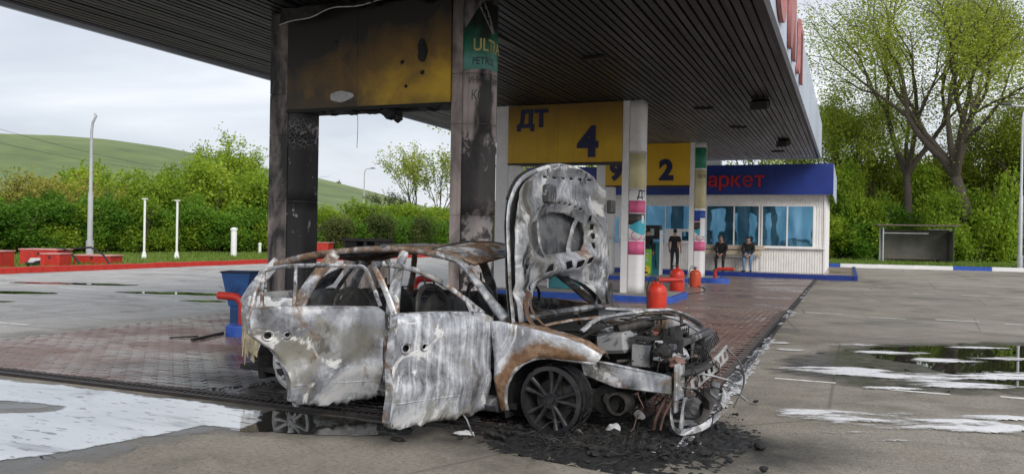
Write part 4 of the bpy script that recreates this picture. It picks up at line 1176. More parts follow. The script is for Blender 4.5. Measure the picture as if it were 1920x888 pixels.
# ------------------------------------------------------------------ people
def person(name, loc, rz, J, label, mats, hair='hair', cap=False, sleeves='long', group=None):
    """J: joints in metres; grown with a skin modifier, cloth and skin on one body"""
    t = thing(name, loc, label, 'person', rz)
    names = list(J); idx = {n_: i for i, n_ in enumerate(names)}
    vv = [J[n_][0] for n_ in names]; rd = [J[n_][1] for n_ in names]
    E_ = [('pelvis', 'belly'), ('belly', 'chest'), ('chest', 'neck'), ('neck', 'headb'), ('headb', 'headm'), ('headm', 'headt')]
    for s_ in 'LR':
        E_ += [('pelvis', 'hip' + s_), ('hip' + s_, 'knee' + s_), ('knee' + s_, 'ank' + s_), ('ank' + s_, 'toe' + s_),
               ('chest', 'sh' + s_), ('sh' + s_, 'elb' + s_), ('elb' + s_, 'wri' + s_), ('wri' + s_, 'hand' + s_)]
    me = bpy.data.meshes.new('body'); me.from_pydata(vv, [(idx[a_], idx[b_]) for a_, b_ in E_], [])
    o = bpy.data.objects.new('body', me); COL.objects.link(o)
    md = o.modifiers.new('skin', 'SKIN'); md.use_smooth_shade = True
    for i, q in enumerate(me.skin_vertices[0].data):
        q.radius = (rd[i], rd[i]) if not isinstance(rd[i], tuple) else rd[i]
        q.use_root = (names[i] == 'pelvis')
    sd = o.modifiers.new('sub', 'SUBSURF'); sd.levels = 2; sd.render_levels = 2
    dg = bpy.context.evaluated_depsgraph_get(); dg.update()
    me2 = bpy.data.meshes.new_from_object(o.evaluated_get(dg))
    bpy.data.objects.remove(o)
    me2.materials.clear()
    for q in (M['skin'], mats[0], mats[1]): me2.materials.append(q)
    segs = [(Vector(J[a_][0]), Vector(J[b_][0]), a_, b_) for a_, b_ in E_]
    for f_ in me2.polygons:
        c_ = f_.center; best = None
        for A_, B_, na, nb in segs:
            ab_ = B_ - A_; tt = max(0, min(1, (c_ - A_).dot(ab_) / max(1e-9, ab_.length_squared))); dd = (A_ + ab_ * tt - c_).length
            if best is None or dd < best[0]: best = (dd, na, nb, tt)
        _, na, nb, tt = best
        if nb.startswith('head') or nb.startswith('hand') or (na == 'chest' and nb == 'neck' and tt > .8): mi = 0
        elif nb.startswith('wri') and (sleeves == 'short' or tt > .9): mi = 0
        elif nb.startswith('elb') and sleeves == 'short' and tt > .6: mi = 0
        elif nb.startswith('hip') or nb.startswith('knee') or nb.startswith('ank') or nb.startswith('toe'): mi = 2
        elif nb == 'belly' and tt < .35: mi = 2
        else: mi = 1
        f_.material_index = mi
    put('body', me2, None, t, smooth='full')
    hm, ht, hb = Vector(J['headm'][0]), Vector(J['headt'][0]), Vector(J['headb'][0])
    axis = (ht - hb).normalized(); fwd = Vector(J.get('face', ((0, -1, 0), 0))[0]).normalized() if 'face' in J else Vector((0, -1, 0))
    fwd = (fwd - axis * fwd.dot(axis)).normalized()
    side = axis.cross(fwd)
    cm = (hm + ht) / 2
    # hair as a shell over crown and back, open at the face
    bm = bmesh.new(); bmesh.ops.create_uvsphere(bm, u_segments=18, v_segments=12, radius=1)
    for v in bm.verts:
        v.co = cm + side * v.co.x * .083 - fwd * (v.co.y * .1 - .012 * 0) + axis * (v.co.z * .108 + .01)
    kill = [v for v in bm.verts if ((v.co - cm).dot(fwd) > .028 and (v.co - cm).dot(axis) < (.055 if not cap else .03)) or (v.co - cm).dot(axis) < -.075]
    bmesh.ops.delete(bm, geom=kill, context='VERTS')
    hme = bpy.data.meshes.new('hair'); bm.to_mesh(hme); bm.free()
    put('cap' if cap else 'hair', hme, M['cloth_black'] if cap else M[hair], t, smooth='full')
    for s_ in (-1, 1):
        B('ear', MB().lump(hm + side * s_ * .078 + axis * .01, (.014, .022, .032), 1, .1, 1), M['skin'], t, smooth='full')
    B('nose', MB().lump(hm + fwd * .098 + axis * .005, (.016, .02, .028), 1, .05, 1), M['skin'], t, smooth='full')
    fc_ = MB()
    for s_ in (-1, 1): fc_.lump(hm + fwd * .086 + side * s_ * .032 + axis * .03, (.014, .008, .008), 1, .05, 1)
    B('eyes', fc_, M['hair'], t); B('mouth', MB().lump(hm + fwd * .088 - axis * .045, (.026, .008, .006), 1, .05, 1), M['letter_red'], t)
    for s_ in 'LR':
        a_, b_ = Vector(J['ank' + s_][0]), Vector(J['toe' + s_][0])
        d_ = (b_ - a_); d_.z = 0; d_.normalize()
        B('shoe', MB().tube([a_ - d_ * .06 + Vector((0, 0, -.035)), a_ + d_ * .02 + Vector((0, 0, -.03)), b_ + d_ * .05 + Vector((0, 0, -.0))], [.05, .055, .038], 10), M['shoe'], t, smooth=True)
        w_, h_ = Vector(J['wri' + s_][0]), Vector(J['hand' + s_][0]); dh = (h_ - w_).normalized(); sd_ = dh.cross(fwd)
        if sd_.length < .1: sd_ = dh.cross(side)
        sd_.normalize(); fg = MB()
        for q in range(4):
            b0 = h_ + sd_ * (.026 - .017 * q); fg.tube([b0 - dh * .02, b0 + dh * (.035 + .008 * (q in (1, 2))), b0 + dh * (.06 + .012 * (q in (1, 2))) - fwd * -.012], [.0095, .009, .0075], 6)
        fg.tube([w_ + dh * .02 + sd_ * .02, w_ + dh * .05 + sd_ * .05, w_ + dh * .08 + sd_ * .052], [.011, .010, .008], 6)
        B('fingers', fg, M['skin'], t, smooth='full')
    return t
def standing(h=1.76, lean=0.0, armf=0.05):
    s_ = h / 1.76; J = {}
    def v(x, y, z): return (x * s_, y * s_, z * s_)
    J['pelvis'] = (v(0, 0, .95), (.155, .115)); J['belly'] = (v(0, -.01 - lean * .2, 1.10), (.155, .115)); J['chest'] = (v(0, 0 - lean * .6, 1.33), (.17, .12))
    J['neck'] = (v(0, 0 - lean, 1.49), .058); J['headb'] = (v(0, -.01 - lean * 1.15, 1.555), .066); J['headm'] = (v(0, -.02 - lean * 1.3, 1.63), .086); J['headt'] = (v(0, -.015 - lean * 1.4, 1.70), .07)
    for n_, sx in (('L', 1), ('R', -1)):
        J['hip' + n_] = (v(.10 * sx, 0, .88), .105); J['knee' + n_] = (v(.12 * sx, -.01, .50), .072); J['ank' + n_] = (v(.13 * sx, .02, .09), .05); J['toe' + n_] = (v(.15 * sx, -.13, .045), .035)
        J['sh' + n_] = (v(.19 * sx, -lean * .7, 1.40), .075); J['elb' + n_] = (v(.25 * sx, .02 - lean * .7, 1.13), .052); J['wri' + n_] = (v(.25 * sx, -armf - lean * .6, .90), .034); J['hand' + n_] = (v(.245 * sx, -armf - .02 - lean * .6, .82), (.042, .025))
    return J
def seated(h=1.72, seat=.69, spread=.16):
    J = {}
    J['pelvis'] = ((0, 0, seat + .10), (.16, .13)); J['belly'] = ((0, -.03, seat + .25), (.165, .125)); J['chest'] = ((0, -.09, seat + .46), (.175, .125))
    J['neck'] = ((0, -.15, seat + .60), .06); J['headb'] = ((0, -.18, seat + .655), .068); J['headm'] = ((0, -.215, seat + .72), .088); J['headt'] = ((0, -.225, seat + .795), .072)
    for n_, sx in (('L', 1), ('R', -1)):
        J['hip' + n_] = ((.11 * sx, -.06, seat + .07), .105); J['knee' + n_] = ((spread * sx, -.36, seat - .16), .075); J['ank' + n_] = ((spread * .95 * sx, -.32, .09), .05); J['toe' + n_] = ((spread * sx * 1.15, -.47, .045), .035)
        J['sh' + n_] = ((.2 * sx, -.09, seat + .52), .08); J['elb' + n_] = ((.25 * sx, -.18, seat + .24), .058); J['wri' + n_] = ((.09 * sx, -.36, seat + .06), .036); J['hand' + n_] = ((.04 * sx, -.39, seat + .0), (.042, .028))
    return J
person('person', (-6.98, 35.75, .15), R(176), standing(1.80), 'man standing with his back turned, black short sleeved shirt and black trousers', (M['cloth_black'], M['cloth_dark']), sleeves='short')
person('person', (-5.12, SY - .42, .15), R(-8), seated(), 'man in black jacket and black trousers perched on the rail, left one of two', (M['cloth_black'], M['cloth_dark']), hair='hairgrey')
person('person', (-3.98, SY - .42, .15), R(-4), seated(1.7, .69, .15), 'man in black jacket, dark cap and blue jeans perched on the rail', (M['cloth_black'], M['jeans']), cap=True)
person('person', (-7.02, 30.2, ZI), R(172), standing(1.74, .25), 'person in black leaning forward behind the green advertising board', (M['cloth_black'], M['cloth_dark']))

# ------------------------------------------------------------------ shelter, posts, boxes
sh = thing('open_shelter', (2.15, 59.4, 0), 'open shelter with brown flat roof in front of the trees', 'shelter', .08)
for x_, y_, z_ in ((0, 0, 2.55), (4.15, 0, 2.5), (0, 1.7, 2.5), (4.15, 1.7, 2.45)):
    B('post', MB().tube([(x_, y_, 0), (x_, y_, z_)], .05, 8), M['galv'] if x_ == 0 else M['dark_metal'], sh)
B('roof', MB().box((2.05, .85, 2.66), (4.9, 2.3, .09)), M['wood_roof'], sh)
B('cross_bar', MB().tube([(0, 0, 2.13), (2.7, 0, 2.13)], .03, 6).tube([(2.7, 0, 2.4), (4.15, 0, 2.4)], .025, 6), M['galv'], sh)
B('back_sheet', MB().box((2.07, 1.72, 1.25), (4.1, .04, 2.3)), M['shelter_wall'], sh)
B('side_sheet', MB().box((4.17, .85, 1.2), (.04, 1.6, 2.2)), M['shelter_wall'], sh)
B('bench_seat', MB().box((2.07, 1.35, .48), (3.2, .4, .06)).box((.8, 1.35, .24), (.06, .35, .46)).box((3.3, 1.35, .24), (.06, .35, .46)), M['wood_roof'], sh)
def lamp(base, h, label, arm=1.2, adir=0.0, mat=None, r_=.085, head=True):
    t = thing('lamp_post', base, label, 'lamp post', adir)
    m_ = mat or M['lamp_grey']
    B('foot', MB().tube([(0, 0, 0), (0, 0, .9)], r_ * 1.35, 10), m_, t, smooth=True)
    B('pole', MB().tube([(0, 0, .5), (0, 0, h * .45), (0, 0, h * .46), (0, 0, h - .9), (.06, 0, h - .45), (.25, 0, h - .1), (arm, 0, h)], [r_, r_ * .9, r_ * .65, r_ * .5, r_ * .48, r_ * .45, r_ * .4], 10), m_, t, smooth=True)
    if head:
        B('lamp_head', MB().box((arm + .3, 0, h + .02), (.7, .28, .14), None, .8), M['dark_metal'], t, bevel=.03)
    return t
lamp(gpt(681, 456), 10.2, 'tall street lamp between the burnt portal pillars, beyond the shrubs', .9, .2, r_=.13)
lamp(gpt(168, 483), 7.4, 'grey lamp post behind the two red boxes at the left', .16, .2, r_=.14, head=False)
lamp(gpt(1912, 508), 9.6, 'pale lamp post at the right end of the white kerb', -1.4, .5, mat=M['galv'], r_=.12)
for (x_, y_, h, lab) in ((270, 487, 3.0, 'slim white post on the left verge, left one of two'), (331, 486, 3.0, 'slim white post on the left verge, right one of two')):
    b_ = gpt(x_, y_); t = thing('verge_post', b_, lab, 'post')
    B('pole', MB().tube([(0, 0, .25), (0, 0, h)], .055, 8), M['white'], t); B('foot', MB().tube([(0, 0, 0), (0, 0, .4)], [.16, .08], 8), M['white'], t); B('cap', MB().box((0, 0, h + .03), (.26, .14, .06)), M['white'], t)
for (x_, y_, h, w_, lab) in ((438, 482, 1.55, .17, 'stout white marker post with cap left of the blackened pillar'), (487, 476, .6, .1, 'tiny grey stub post beside the blackened pillar'), (625, 473, 1.35, .14, 'white capped post between the blackened pillars')):
    b_ = gpt(x_, y_); t = thing('marker_post', b_, lab, 'post')
    B('shaft', MB().tube([(0, 0, 0), (0, 0, h)], w_, 10), M['white'], t, smooth=True); B('cap', MB().tube([(0, 0, h), (0, 0, h + .1), (0, 0, h + .16)], [w_ * 1.25, w_ * 1.2, w_ * .3], 10), M['white'], t)
# red boxes on the verge
def redbox(p_, d_, rz, label):
    t = thing('red_box', (p_.x, p_.y, .03), label, 'box', rz)
    B('body', MB().box((0, 0, d_[2] / 2), d_), M['red'], t, bevel=.015)
    B('lid', MB().box((0, 0, d_[2] + .025), (d_[0] * 1.06, d_[1] * 1.06, .05)), M['pale_lid'], t, bevel=.01)
    B('latch', MB().box((0, -d_[1] / 2 - .01, d_[2] * .8), (.08, .03, .1)), M['dark_metal'], t)
    return t
M['pale_lid'] = plain('faded_red_lid', (0.58, 0.26, 0.25), .6, .3, 3)
redbox(gpt(86, 499), (1.5, 1.0, .62), .35, 'red tank box with faded lid and pump beside it on the left verge')
redbox(gpt(104, 503), (.75, .7, .5), .3, 'small red box in front of the red tank box with hoses')
redbox(gpt(184, 497), (1.55, 1.0, .36), .35, 'low flat red box at the foot of the grey lamp post')
redbox(gpt(-14, 506), (1.0, .9, .62), .35, 'red box cut by the left edge of the view')
redbox(gpt(590, 476), (2.2, 1.3, .75), .35, 'red box with pale lid seen right of the blackened pillar')
redbox(gpt(656, 475), (2.6, 1.3, .75), .35, 'red box with pale lid right of the white capped post')
redbox(gpt(722, 474), (2.0, 1.3, .75), .35, 'red box with pale lid behind the burnt dispenser')
pu = thing('pump_fitting', gpt(66, 502), 'white and black pump fitting lying beside the red boxes', 'pump')
B('body', MB().lump((0, 0, .22), (.35, .2, .16), 4, .5).lump((.4, .1, .28), (.3, .15, .12), 6, .5), M['ash_white'], pu); B('motor', MB().tube([(-.3, -.1, .15), (.35, -.1, .2)], .1, 10), M['char'], pu)
b_ = gpt(105, 500)
o = B('verge_hose', MB().tube([b_ + Vector(q) for q in ((-.5, .3, .5), (-.2, .2, .72), (.4, .2, .66), (.9, .2, .3), (1.2, .1, .08), (1.6, 0, .05))], .04, 7).tube([b_ + Vector(q) for q in ((0, .8, .7), (.8, .9, .78), (1.6, .8, .5), (2.3, .5, .15), (2.9, .2, .05))], .04, 7), M['rubber'], smooth=True)
tag(o, 'black hoses arching over the red boxes on the left verge', 'hose')
# power lines
for a_, b_, sag, lab in (((-300, 150), (620, 330), 6, 'upper power line crossing the sky at the left'), ((-300, 190), (560, 312), 6, 'lower power line crossing the sky at the left')):
    A_, B_ = dpt(a_[0], a_[1], 120), dpt(b_[0], b_[1], 300)
    pts = [A_.lerp(B_, i / 24) - Vector((0, 0, sag * 4 * (i / 24) * (1 - i / 24))) for i in range(25)]
    o = B('power_line', MB().tube(pts, .035, 5), M['black']); tag(o, lab, 'cable', 'power lines')
#=== END PART3
# ================================================================== BURNT CAR   (local: x forward from the front axle, y to its left, z up)
CA = R(-9.5)
CF = Vector((math.cos(CA), math.sin(CA), 0)); CL = Vector((-math.sin(CA), math.cos(CA), 0))
croot = Vector((-2.151, 6.071, 0)) + CL * .93
car = thing('burnt_car', (croot.x, croot.y, .026), 'burnt out family car, ash white shell with doors hanging open and hood upright', 'car', CA)
def hw(x, z):
    w = .93
    if z > .90: w -= .50 * (z - .90) + .25 * max(0, z - 1.2) ** 1
    if z < .34: w -= .22 * (.34 - z)
    w += .012 * math.exp(-((z - .40) / .05) ** 2) - .010 * math.exp(-((z - .56) / .10) ** 2) + .010 * math.exp(-((z - .80) / .035) ** 2)
    if x > -.2: w -= .11 * ((x + .2) / 1.0) ** 2
    if x < -2.9: w -= .16 * ((-2.9 - x) / .9) ** 2
    return w
def pin(x, y, poly):
    c = False; n = len(poly)
    for i in range(n):
        x1, y1 = poly[i]; x2, y2 = poly[(i + 1) % n]
        if (y1 > y) != (y2 > y) and x < (x2 - x1) * (y - y1) / (y2 - y1) + x1: c = not c
    return c
def fill(outline, holes=(), res=.05):
    """triangulated sheet over a 2-d outline with holes"""
    def dens(poly):
        out = []
        for i in range(len(poly)):
            a, b = Vector(poly[i]), Vector(poly[(i + 1) % len(poly)])
            n = max(1, int((b - a).length / res))
            out += [tuple(a.lerp(b, q / n)) for q in range(n)]
        return out
    loops = [dens(outline)] + [dens(h) for h in holes]
    vs2, es = [], []
    for lp in loops:
        o = len(vs2); vs2 += [Vector(q) for q in lp]
        es += [(o + i, o + (i + 1) % len(lp)) for i in range(len(lp))]
    x0 = min(q[0] for q in outline); x1 = max(q[0] for q in outline); y0 = min(q[1] for q in outline); y1 = max(q[1] for q in outline)
    bnd = [q for lp in loops for q in lp]; bnp = np.array(bnd)
    yy = y0 + res * .5; r_ = 0
    while yy < y1:
        xx = x0 + res * (.5 + .5 * (r_ % 2))
        while xx < x1:
            if pin(xx, yy, outline) and not any(pin(xx, yy, h) for h in holes) and np.min(np.hypot(bnp[:, 0] - xx, bnp[:, 1] - yy)) > res * .45:
                vs2.append(Vector((xx, yy)))
            xx += res
        yy += res * .87; r_ += 1
    V, E_, Fc, *_ = delaunay_2d_cdt(vs2, es, [], 0, 1e-5)
    fs = []
    for f in Fc:
        c = sum((V[i] for i in f), Vector((0, 0))) / len(f)
        if pin(c.x, c.y, outline) and not any(pin(c.x, c.y, h) for h in holes): fs.append(tuple(f))
    return [tuple(v) for v in V], fs
def circ(cx, cz, r, n=14, rz=None): return [(cx + r * math.cos(2 * math.pi * i / n), cz + (rz or r) * math.sin(2 * math.pi * i / n)) for i in range(n)]
def dent(x, z, s, amp):
    return amp * (mnoise.noise(Vector((x * 2.6 + s, z * 2.6, s))) + .5 * mnoise.noise(Vector((x * 7 + s, z * 7, s * 2))))
def sidepanel(outline, holes=(), side=-1, inset=0.0, amp=.008, seed=1.0, res=.045, xf=None):
    V, Fc = fill(outline, holes, res); m_ = MB()
    pts = []
    for x, z in V:
        y = side * (hw(x, z) - inset + dent(x, z, seed, amp))
        p_ = Vector((x, y, z)); pts.append(xf @ p_ if xf else p_)
    return m_.add(pts, Fc)
def sp(x, z, side=-1, inset=0.0): return Vector((x, side * (hw(x, z) - inset), z))
def smooth_path(pts, n=6):
    """Catmull-Rom through the points"""
    P = [Vector(q) for q in pts]; P = [P[0] * 2 - P[1]] + P + [P[-1] * 2 - P[-2]]
    out = []
    for i in range(1, len(P) - 2):
        for q in range(n):
            t = q / n
            out.append(.5 * ((2 * P[i]) + (P[i + 1] - P[i - 1]) * t + (2 * P[i - 1] - 5 * P[i] + 4 * P[i + 1] - P[i + 2]) * t * t + (3 * P[i] - P[i - 1] - 3 * P[i + 1] + P[i + 2]) * t ** 3))
    out.append(P[-2]); return out
def bar(name, pts, r, mat, parent=car, n=10, sq=(1, .6), sm=True, smn=5):
    m_ = MB(); q = smooth_path(pts, smn); m_.tube(q, r if not isinstance(r, (list, tuple)) else list(np.interp(np.linspace(0, len(r) - 1, len(q)), range(len(r)), r)), n, True, sq)
    for i, v in enumerate(m_.v):
        d_ = mnoise.noise(Vector(v) * 9) * .004; m_.v[i] = (v[0] + d_, v[1] + d_, v[2] + d_)
    return B(name, m_, mat, parent, smooth=sm)

# -- near front fender with open arch
arch = [(-.42, .14), (-.425, .22), (-.40, .34), (-.345, .45), (-.26, .535), (-.14, .59), (0.0, .61), (.14, .605), (.28, .60), (.37, .595)]
fend = [(-.47, .12)] + [(-.50, .3), (-.535, .6), (-.56, .86), (-.46, .865), (-.3, .845), (-.1, .82), (.12, .785), (.28, .74), (.43, .665), (.40, .615)] + arch[::-1]
fo = B('front_fender', sidepanel(fend, seed=2.2, amp=.010), M['burnt_fender'], car, smooth='full', thick=.005)
fo['label'] = 'near fender, ash white turning rusty over the wheel arch'
bar('arch_lip', [sp(x, z, -1, .012) for x, z in arch], .016, M['burnt_rail'], fo, 8, (1, 1))
# top flange of the fender and inner wing
m_ = MB()
tl_ = [(-.5, .862), (-.3, .845), (-.1, .82), (.12, .785), (.28, .74), (.42, .665)]
for x, z in tl_:
    a_ = sp(x, z, -1, .0); m_.v += [tuple(a_), (x, a_.y + .10, z + .012), (x, a_.y + .16, z - .05)]
for i in range(len(tl_) - 1):
    for j in range(2): m_.f.append((3 * i + j, 3 * i + 3 + j, 3 * i + 4 + j, 3 * i + 1 + j))
B('fender_flange', m_, M['burnt_roof'], fo, smooth=True, thick=.004)
# wheel wells
def well(x0, side, mat, A0=-20):
    m_ = MB(); n_ = 14
    for i in range(n_ + 1):
        an = R(A0 + (200 - A0) * i / n_); r_ = .42
        for y_ in (.90, .52): m_.v.append((x0 + r_ * math.cos(an), side * y_, max(.06, .22 + r_ * math.sin(an))))
    m_.f += [(2 * i, 2 * i + 2, 2 * i + 3, 2 * i + 1) for i in range(n_)]
    o_ = len(m_.v)
    for i in range(n_ + 1):
        an = R(A0 + (200 - A0) * i / n_); m_.v.append((x0 + .42 * math.cos(an), side * .52, max(.06, .22 + .42 * math.sin(an))))
    m_.v.append((x0, side * .52, .1)); m_.f += [(o_ + i, o_ + i + 1, o_ + n_ + 1) for i in range(n_)]
    return B('wheel_well', m_, mat, car, thick=.004)
well(-.02, -1, M['char'], 72); well(-2.95, -1, M['char']); well(-2.95, 1, M['char'])

# -- wheels: burnt-off tyres, twin-spoke alloys
def wheel_meshes():
    rim = MB().lathe([(.235, -.015), (.268, -.012), (.270, .004), (.245, .012), (.232, .03), (.225, .12), (.235, .19), (.266, .2), (.27, .215), (.255, .215), (.228, .205), (.215, .12), (.222, .03), (.235, -.015)], 40, axis='Y')
    spk = []
    for i in range(5):
        for d_ in (-.21, .21):
            a0_ = 2 * math.pi * i / 5 + .3
            m_ = MB(); a1_ = a0_ + d_; ai = a0_ + d_ * .62
            p0 = Vector((.052 * math.cos(ai), .0, .052 * math.sin(ai))); p1 = Vector((.235 * math.cos(a1_), -.004, .235 * math.sin(a1_)))
            t_ = (p1 - p0).normalized(); n_ = Vector((-t_.z, 0, t_.x))
            for p_, w_ in ((p0, .017), ((p0 + p1) / 2 + Vector((0, .010, 0)), .016), (p1, .024)):
                m_.v += [tuple(p_ - n_ * w_ + Vector((0, .004, 0))), tuple(p_ - n_ * w_ * .45 + Vector((0, -.010, 0))), tuple(p_ + n_ * w_ * .45 + Vector((0, -.010, 0))), tuple(p_ + n_ * w_ + Vector((0, .004, 0))), tuple(p_ + n_ * w_ * .8 + Vector((0, .035, 0))), tuple(p_ - n_ * w_ * .8 + Vector((0, .035, 0)))]
            for j in range(2):
                for q in range(6): m_.f.append((6 * j + q, 6 * j + (q + 1) % 6, 6 * j + 6 + (q + 1) % 6, 6 * j + 6 + q))
            spk.append(m_)
    hub = MB().lathe([(0, -.012), (.028, -.012), (.032, .0), (.066, .0), (.07, .03), (.066, .05), (0, .05)], 24, axis='Y')
    for i in range(5):
        a_ = 2 * math.pi * i / 5 + .62; hub.lathe([(0, -.004), (.011, -.004), (.011, .012)], 8, (.047 * math.cos(a_), 0, .047 * math.sin(a_)), 'Y')
    disc = MB().lathe([(.05, .075), (.165, .075), (.165, .10), (.05, .10)], 32, axis='Y')
    cal = MB().box((.13, .085, .06), (.10, .07, .19), Matrix.Rotation(-.4, 3, 'Y'))
    return rim, spk, hub, disc, cal
WM = None
def wheel(x, y, z, mat, flip=False, rx=0.0):
    global WM
    o = bpy.data.objects.new('wheel', None); COL.objects.link(o); o.parent = car; o.location = (x, y, z)
    o.rotation_euler = (rx, random.uniform(0, 1.2), math.pi if flip else 0)
    rim, spk, hub, disc, cal = wheel_meshes()
    B('rim', rim, mat, o, smooth=True)
    for s_ in spk: B('spoke', s_, mat, o, bevel=.003)
    B('hub', hub, mat, o, smooth=True); B('brake_disc', disc, M['dark_metal'], o, smooth=True); B('caliper', cal, M['dark_metal'], o, bevel=.01)
    cord = MB()
    for i in range(26):
        a_ = random.uniform(0, 6.28); pts = [(.278 * math.cos(a_ + t * .22) * random.uniform(.97, 1.03), random.uniform(0, .2), .278 * math.sin(a_ + t * .22) * random.uniform(.97, 1.03)) for t in range(7)]
        cord.tube(pts, .0035, 4)
    B('tyre_cord', cord, M['char'], o)
    return o
wheel(.0, -.905, .272, M['rim_dark'], rx=-.03); wheel(-2.95, -.84, .268, M['rim_pale'], rx=.05)
wheel(.0, .86, .27, M['rim_dark'], True); wheel(-2.95, .84, .27, M['rim_pale'], True)

# -- doors in closed place, then swung on their hinges
def swing(hx, phi, droop=0.0, dz=0.0):
    h_ = Vector((hx, -.925, 0))
    return Matrix.Translation(h_ + Vector((0, 0, dz))) @ Matrix.Rotation(phi, 4, 'Z') @ Matrix.Rotation(droop, 4, 'Y') @ Matrix.Translation(-h_)
def door(name, outline, frame, posts, X, mat, handle, seed, label):
    d_ = bpy.data.objects.new(name, None); COL.objects.link(d_); d_.parent = car; d_['label'] = label
    rag = []
    for i, (x, z) in enumerate(outline):
        rag.append((x, z)); x2, z2 = outline[(i + 1) % len(outline)]
        if z < .2 and z2 < .2:
            for q in range(1, 9): rag.append((x + (x2 - x) * q / 9, z + (z2 - z) * q / 9 + random.uniform(-.028, .016)))
    outline = rag
    holes = [circ(handle[0], handle[1], .034, 14, .026), circ(handle[0] + handle[2], handle[1] + .004, .022, 12, .018)]
    B('outer_skin', sidepanel(outline, holes, -1, 0, .006, seed, .04, X), mat, d_, smooth='full', thick=.004)
    B('inner_panel', sidepanel(outline, (), -1, .075, .004, seed + 3, .09, X), M['burnt_inner'], d_, thick=.004)
    # rim joining skin and inner panel
    m_ = MB()
    dn = []
    for i in range(len(outline)):
        a_, b_ = Vector(outline[i]), Vector(outline[(i + 1) % len(outline)]); n_ = max(1, int((b_ - a_).length / .06))
        dn += [a_.lerp(b_, q / n_) for q in range(n_)]
    for q in dn:
        for ins in (0.0, .075):
            p_ = X @ sp(q.x, q.y, -1, ins); m_.v.append(tuple(p_))
    n_ = len(dn); m_.f += [(2 * i, 2 * ((i + 1) % n_), 2 * ((i + 1) % n_) + 1, 2 * i + 1) for i in range(n_)]
    B('door_edge', m_, M['burnt_rail'], d_, thick=.003)
    bar('window_frame', [X @ sp(x, z, -1, .03) for x, z in frame], .021, M['burnt_rail'], d_, 8, (.75, 1))
    for q in posts:
        bar('frame_post', [X @ sp(x, z, -1, .03) for x, z in q], .026, M['burnt_rail'], d_, 8, (.6, 1))
    hx_, hz_, hl = handle
    for cx_, r_ in ((hx_, .05), (hx_ + hl, .034)):
        hb = MB()
        pts = [X @ (sp(cx_ + r_ * math.cos(a_), hz_ + r_ * .8 * math.sin(a_), -1, -.006)) for a_ in [2 * math.pi * i / 16 for i in range(17)]]
        hb.tube(pts, .006, 6)
        B('handle_seat', hb, M['burnt_pale'], d_, smooth=True)
    # crease at the lower rail
    xs_ = [q[0] for q in outline]
    bar('lower_rail', [X @ sp(max(xs_) - .02, .29, -1, .004), X @ sp((max(xs_) + min(xs_)) / 2, .30, -1, .004), X @ sp(max(min(xs_) + .05, -2.60), .30, -1, .004)], .010, mat, d_, 6, (1, 1))
    return d_
X1 = swing(-.57, R(84), R(2.6), -.015)
fd = [(-.575, .16), (-.575, .90), (-.70, .945), (-1.1, .955), (-1.50, .95), (-1.655, .945), (-1.685, .80), (-1.69, .6), (-1.685, .35), (-1.665, .16), (-1.60, .125), (-1.1, .115), (-.7, .125)]
door('front_door', fd, [(-.66, .93), (-.86, 1.07), (-1.06, 1.185), (-1.28, 1.265), (-1.5, 1.30), (-1.70, 1.305)], [[(-1.70, 1.305), (-1.675, 1.12), (-1.66, .94)]], X1, M['burnt_door'], (-1.57, .70, .19), 5.1, 'front door swung wide open, white ash streaks')
B('mirror_base', sidepanel([(-.64, .94), (-.82, .95), (-.83, 1.06)], [circ(-.77, .985, .022)], -1, .02, .002, 1, .03, X1), M['burnt_pale'], [o for o in car.children if o.name.startswith('front_door')][0], thick=.02)
X2 = swing(-1.73, R(73), R(2.2), -.045)
rdr = [(-1.735, .16), (-1.735, .90), (-1.8, .945), (-2.3, .955), (-2.8, .95), (-2.97, .945), (-3.0, .86), (-2.985, .74), (-2.90, .675), (-2.78, .60), (-2.68, .48), (-2.62, .34), (-2.58, .16), (-2.5, .125), (-2.1, .115), (-1.85, .125)]
door('rear_door', rdr, [(-1.75, .95), (-1.785, 1.12), (-1.82, 1.285), (-1.95, 1.295), (-2.3, 1.295), (-2.6, 1.28), (-2.80, 1.24)], [[(-2.80, 1.24), (-2.90, 1.08), (-2.96, .94)], [(-2.80, 1.24), (-2.85, 1.08), (-2.88, .94)], [(-2.50, 1.29), (-2.55, 1.12), (-2.60, .94)]], X2, M['burnt_rear'], (-2.84, .72, .17), 8.3, 'rear door swung open with grey flaked patches')

